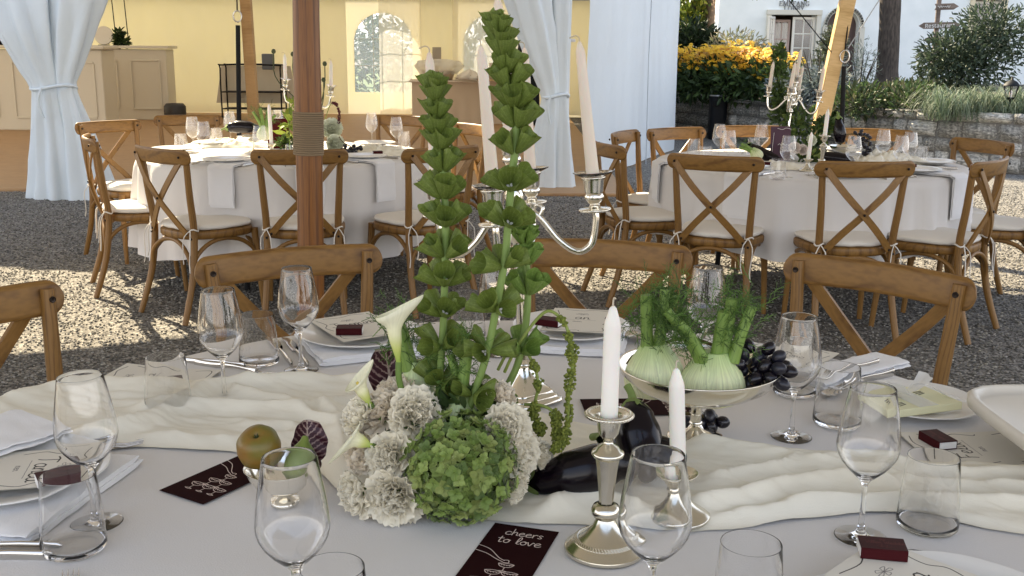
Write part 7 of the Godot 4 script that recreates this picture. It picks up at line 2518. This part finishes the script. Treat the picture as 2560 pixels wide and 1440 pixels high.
	(last.get_child(1) as MultiMeshInstance3D).material_override = mat("red_bead", lin(0.10, 0.008, 0.02), 0.8)
	var pale := mat("pale_petal", lin(0.82, 0.84, 0.66), 0.85, {"backlight_enabled": true, "backlight": Color(0.4, 0.4, 0.4)})
	bloom("white frilled flower right of the round pole, upper", Vector3(-1.09, 0.90, -6.40), Vector3(0.2, 0.5, 1), 1.9, 31, pale)
	bloom("white frilled flower right of the round pole, lower", Vector3(-1.06, 0.82, -6.30), Vector3(0.5, 0.2, 1), 1.6, 32, pale)
	grapes("dark fruit heaped low right of the round pole", Vector3(-0.96, TOP + 0.035, -6.28), Vector3(0.085, 0.03, 0.05), 22, [Vector3(0, 0.02, 0), Vector3(-0.05, 0.05, 0), Vector3(-0.07, 0.08, 0)], 91)
	# ---- right table
	for q in [[1.198, -6.18, "wine glass at the left rim, farther of two"], [1.162, -5.72, "wine glass at the left rim, nearer of two"], [1.456, -6.24, "wine glass left of the standing menu"], [1.40, -5.40, "wine glass before the candelabra"], [1.74, -5.42, "wine glass before the grapes"], [2.04, -5.86, "wine glass above the second front chair back"], [2.00, -5.47, "wine glass nearest the right front"], [2.13, -5.70, "wine glass half hidden behind the nearest right one"]]:
		wine(q[0], q[1], q[2] + " " + wr, thin)
	for q in [[1.10, -6.45, "tumbler at the far left rim"], [1.484, -6.55, "tumbler behind the eggplant"], [2.35, -6.10, "tall tumbler at the right rim"], [1.33, -5.30, "tumbler before the front chairs"], [1.08, -5.95, "tumbler in the left group of glasses"]]:
		tumbler(q[0], q[1], q[2] + " " + wr, thin)
	c = Vector2(1.72, -6.16)
	for q in [[-0.66, "hanging napkin left, beside the crossed chair back"], [0.74, "hanging napkin right of the second crossed chair back"], [-1.45, "hanging napkin at the far left side"]]:
		napkin(c.x + sin(q[0]) * 0.88, c.y + cos(q[0]) * 0.88, q[0], 0.17, 0.46, "white " + q[1], q[0] * 9.0, TOP + 0.001, 0.22)
	for q in [[-0.75, 0.68, "plate at the left front"], [0.02, 0.70, "plate at the middle front"], [0.68, 0.68, "plate at the right front"], [1.4, 0.68, "plate at the right rim"], [-1.5, 0.68, "plate at the left rim"], [2.6, 0.68, "plate at the far rim"]]:
		var x: float = c.x + sin(q[0]) * q[1]
		var z: float = c.y + cos(q[0]) * q[1]
		plate(x, z, "white " + q[2] + " " + wr, TOP + 0.012)
		cutlery("knife", x + 0.16 * cos(q[0]), z - 0.16 * sin(q[0]), q[0], "knife beside the " + q[2] + " " + wr)
		cutlery("fork", x - 0.16 * cos(q[0]), z + 0.16 * sin(q[0]), q[0], "fork beside the " + q[2] + " " + wr)
		cutlery("fork", x - 0.19 * cos(q[0]), z + 0.19 * sin(q[0]), q[0], "outer fork beside the " + q[2] + " " + wr)
	for q in [[1.355, -5.68, "matchbox on the left front plate " + wr], [2.12, -5.64, "matchbox on the right front plate " + wr], [1.75, -5.46, "matchbox on the middle front plate " + wr]]:
		matchbox(q[0], q[1], rf(-0.4, 0.4), TOP + 0.036, q[2])
	crumple(2.16, -6.15, 0.3, 0.5, 0.34, 0.085, "white cloth heaped behind the right glasses " + wr, 7.0)
	crumple(1.40, -5.85, 0.1, 0.55, 0.26, 0.045, "cream runner before the standing menu " + wr, 9.0)
	candelabra(Vector3(1.618, TOP, -6.33), Basis(Vector3.BACK, -0.10) * Basis(Vector3.RIGHT, -0.04), 24.0, "silver candelabra with five candles " + wr, ["candle at the right end of the candelabra before the leaning pole", "candle on the near arm of the far candelabra", "candle at the left end of the far candelabra", "candle on the rear arm of the far candelabra", "tallest middle candle of the far candelabra"], 0.155, [0.0112, 0.0100], [-0.10, -0.12, -0.09, -0.11, -0.10], thin, made["wax_cream"])
	var mc := thing("menu_stand", "purple brown menu card standing upright by the candelabra", "menu", Vector3(1.555, TOP, -6.18), 0.06)
	part("card", sheet(0.118, 0.20, 0.001).mesh(), mat("purple_card", lin(0.085, 0.045, 0.065), 0.6, {"metallic_specular": 0.3}), mc, Transform3D(Basis(Vector3.RIGHT, 1.42), Vector3(0, 0.105, 0)))
	var ln := Shape.new()
	ln.tube(smooth([Vector3(-0.048, 0.17, 0.022), Vector3(-0.05, 0.08, 0.012), Vector3(-0.046, 0.02, 0.006)], 10), 0.0012, 4)
	ln.tube(smooth([Vector3(-0.03, 0.195, 0.024), Vector3(0.0, 0.188, 0.024), Vector3(0.02, 0.197, 0.025), Vector3(0.05, 0.19, 0.024)], 10), 0.0012, 4)
	ln.tube(smooth([Vector3(-0.02, 0.098, 0.0155), Vector3(-0.01, 0.106, 0.016), Vector3(0.0, 0.096, 0.0155), Vector3(0.01, 0.108, 0.016), Vector3(0.02, 0.097, 0.0155), Vector3(0.035, 0.101, 0.0155)], 22), 0.0014, 4)
	part("lettering", ln.mesh(), mat("chalk_paint", Color.WHITE), mc)
	candlestick(1.665, -5.72, 0.19, 1.0, "tall slim candlestick before the leaning pole " + wr, "candle in the tall slim candlestick before the leaning pole", 0.15, Basis(Vector3.BACK, -0.05), TOP)
	candlestick(1.585, -5.70, 0.067, 1.0, "low candlestick before the candelabra " + wr, "candle in the low candlestick before the far candelabra", 0.15, Basis(Vector3.BACK, -0.06), TOP)
	pedestal(Vector3(1.945, TOP, -6.20), 0.72, "silver pedestal bowl with an upright eggplant and grapes " + wr)
	eggplant("dark eggplant standing upright in the silver bowl " + wr, [Vector3(1.885, 1.01, -6.20), Vector3(1.888, 0.97, -6.19), Vector3(1.893, 0.93, -6.18), Vector3(1.90, 0.88, -6.18), Vector3(1.905, 0.85, -6.18)], [0.010, 0.022, 0.033, 0.036, 0.028, 0.003], 0)
	grapes("black grapes hanging over the silver bowl's rim " + wr, Vector3(2.015, 0.885, -6.17), Vector3(0.06, 0.05, 0.05), 24, [Vector3(0, 0.02, 0), Vector3(-0.06, 0.03, 0), Vector3(-0.12, 0.01, 0)], 92)
	grapes("black grapes trailing down beside the silver bowl " + wr, Vector3(2.045, 0.82, -6.12), Vector3(0.03, 0.06, 0.03), 12, [Vector3(0, 0.03, 0), Vector3(0, 0.07, 0), Vector3(-0.03, 0.09, 0)], 93)
	eggplant("dark eggplant lying before the silver bowl " + wr, [Vector3(1.75, 0.80, -6.05), Vector3(1.80, 0.795, -6.02), Vector3(1.85, 0.79, -6.0), Vector3(1.90, 0.785, -5.98), Vector3(1.93, 0.78, -5.97)], [0.014, 0.03, 0.034, 0.032, 0.02, 0.002], 0)
	eggplant("eggplant lying left of the standing menu " + wr, [Vector3(1.36, 0.845, -6.15), Vector3(1.39, 0.83, -6.12), Vector3(1.43, 0.805, -6.08), Vector3(1.48, 0.79, -6.03), Vector3(1.52, 0.785, -6.0)], [0.014, 0.026, 0.033, 0.033, 0.022, 0.002], 0)
	fennel("fennel lying left of the dark eggplant " + wr, Vector3(1.40, TOP + 0.03, -6.0), 0.0, 0.035, 0.075, [[-0.01, 0, -0.05, 0.13, 0.0, 0.009], [0, 0, -0.03, 0.14, 0.01, 0.009]], 30, Basis(Vector3.BACK, 0.7))
	spray("tall_leafy_spray", "tall leafy green spray rising behind the far candelabra", Vector3(1.60, TOP, -6.45), [[Vector3(0.04, 0, 0), Vector3(0.0, 0.3, 0), Vector3(-0.02, 0.65, 0)]], [[Vector3(-0.02, 0.60, 0), Vector3(0.025, 0.07, 0.025)], [Vector3(-0.01, 0.48, 0), Vector3(0.04, 0.08, 0.04)], [Vector3(0.0, 0.36, 0), Vector3(0.05, 0.08, 0.05)], [Vector3(0.01, 0.25, 0), Vector3(0.06, 0.08, 0.05)]], 420, leaf_mesh(0.035, 0.022), gl)
	spray("trailing_greenery", "trailing green leaves at the foot of the far candelabra", Vector3(1.72, TOP, -6.35), [[Vector3(), Vector3(0.05, 0.15, 0), Vector3(0.12, 0.2, 0)], [Vector3(), Vector3(-0.05, 0.15, 0), Vector3(-0.08, 0.25, 0)]], [[Vector3(-0.02, 0.20, 0), Vector3(0.09, 0.10, 0.06)], [Vector3(0.07, 0.10, 0.05), Vector3(0.06, 0.09, 0.06)], [Vector3(0.02, 0.03, 0.15), Vector3(0.08, 0.03, 0.06)], [Vector3(0.14, 0.2, 0), Vector3(0.05, 0.04, 0.04)]], 620, leaf_mesh(0.035, 0.024), gl + [Color(0.16, 0.22, 0.04)])
	var blush := mat("blush_petal", lin(0.80, 0.70, 0.62), 0.85, {"backlight_enabled": true, "backlight": Color(0.4, 0.4, 0.4)})
	bloom("blush white flower beside the standing menu, left one", Vector3(1.595, 0.845, -6.02), Vector3(-0.2, 0.4, 1), 0.95, 33, blush)
	bloom("blush white flower under the candelabra stem", Vector3(1.66, 0.83, -6.08), Vector3(0.2, 0.4, 1), 0.85, 34, blush)
	bloom("white flower right of the candelabra foot", Vector3(1.745, 0.875, -6.22), Vector3(0.4, 0.4, 1), 0.9, 35, pale)


func _ready() -> void:
	rng.seed = 7
	light_and_camera()
	materials()
	ground()
	marquee()
	canopy()
	parasol()
	stone_wall()
	house()
	garden()
	inside_marquee()
	chairs()
	table(0.01, -1.56, 0.945, 0.46, "front", "round table under the front white cloth", "white tablecloth on the front table nearest to us", 1.0)
	table(-1.39, -6.45, 0.86, 0.52, "left", "round table standing under the cloth beyond the rope bound pole", "white tablecloth hanging to the gravel behind the rope bound pole", 4.0)
	table(1.72, -6.16, 0.89, 0.40, "right", "round table under the cloth beside the leaning timber pole", "white tablecloth with wavy hem beside the leaning timber pole", 7.0)
	tableware_shapes()
	runner()
	settings()
	centrepiece()
	back_tables()
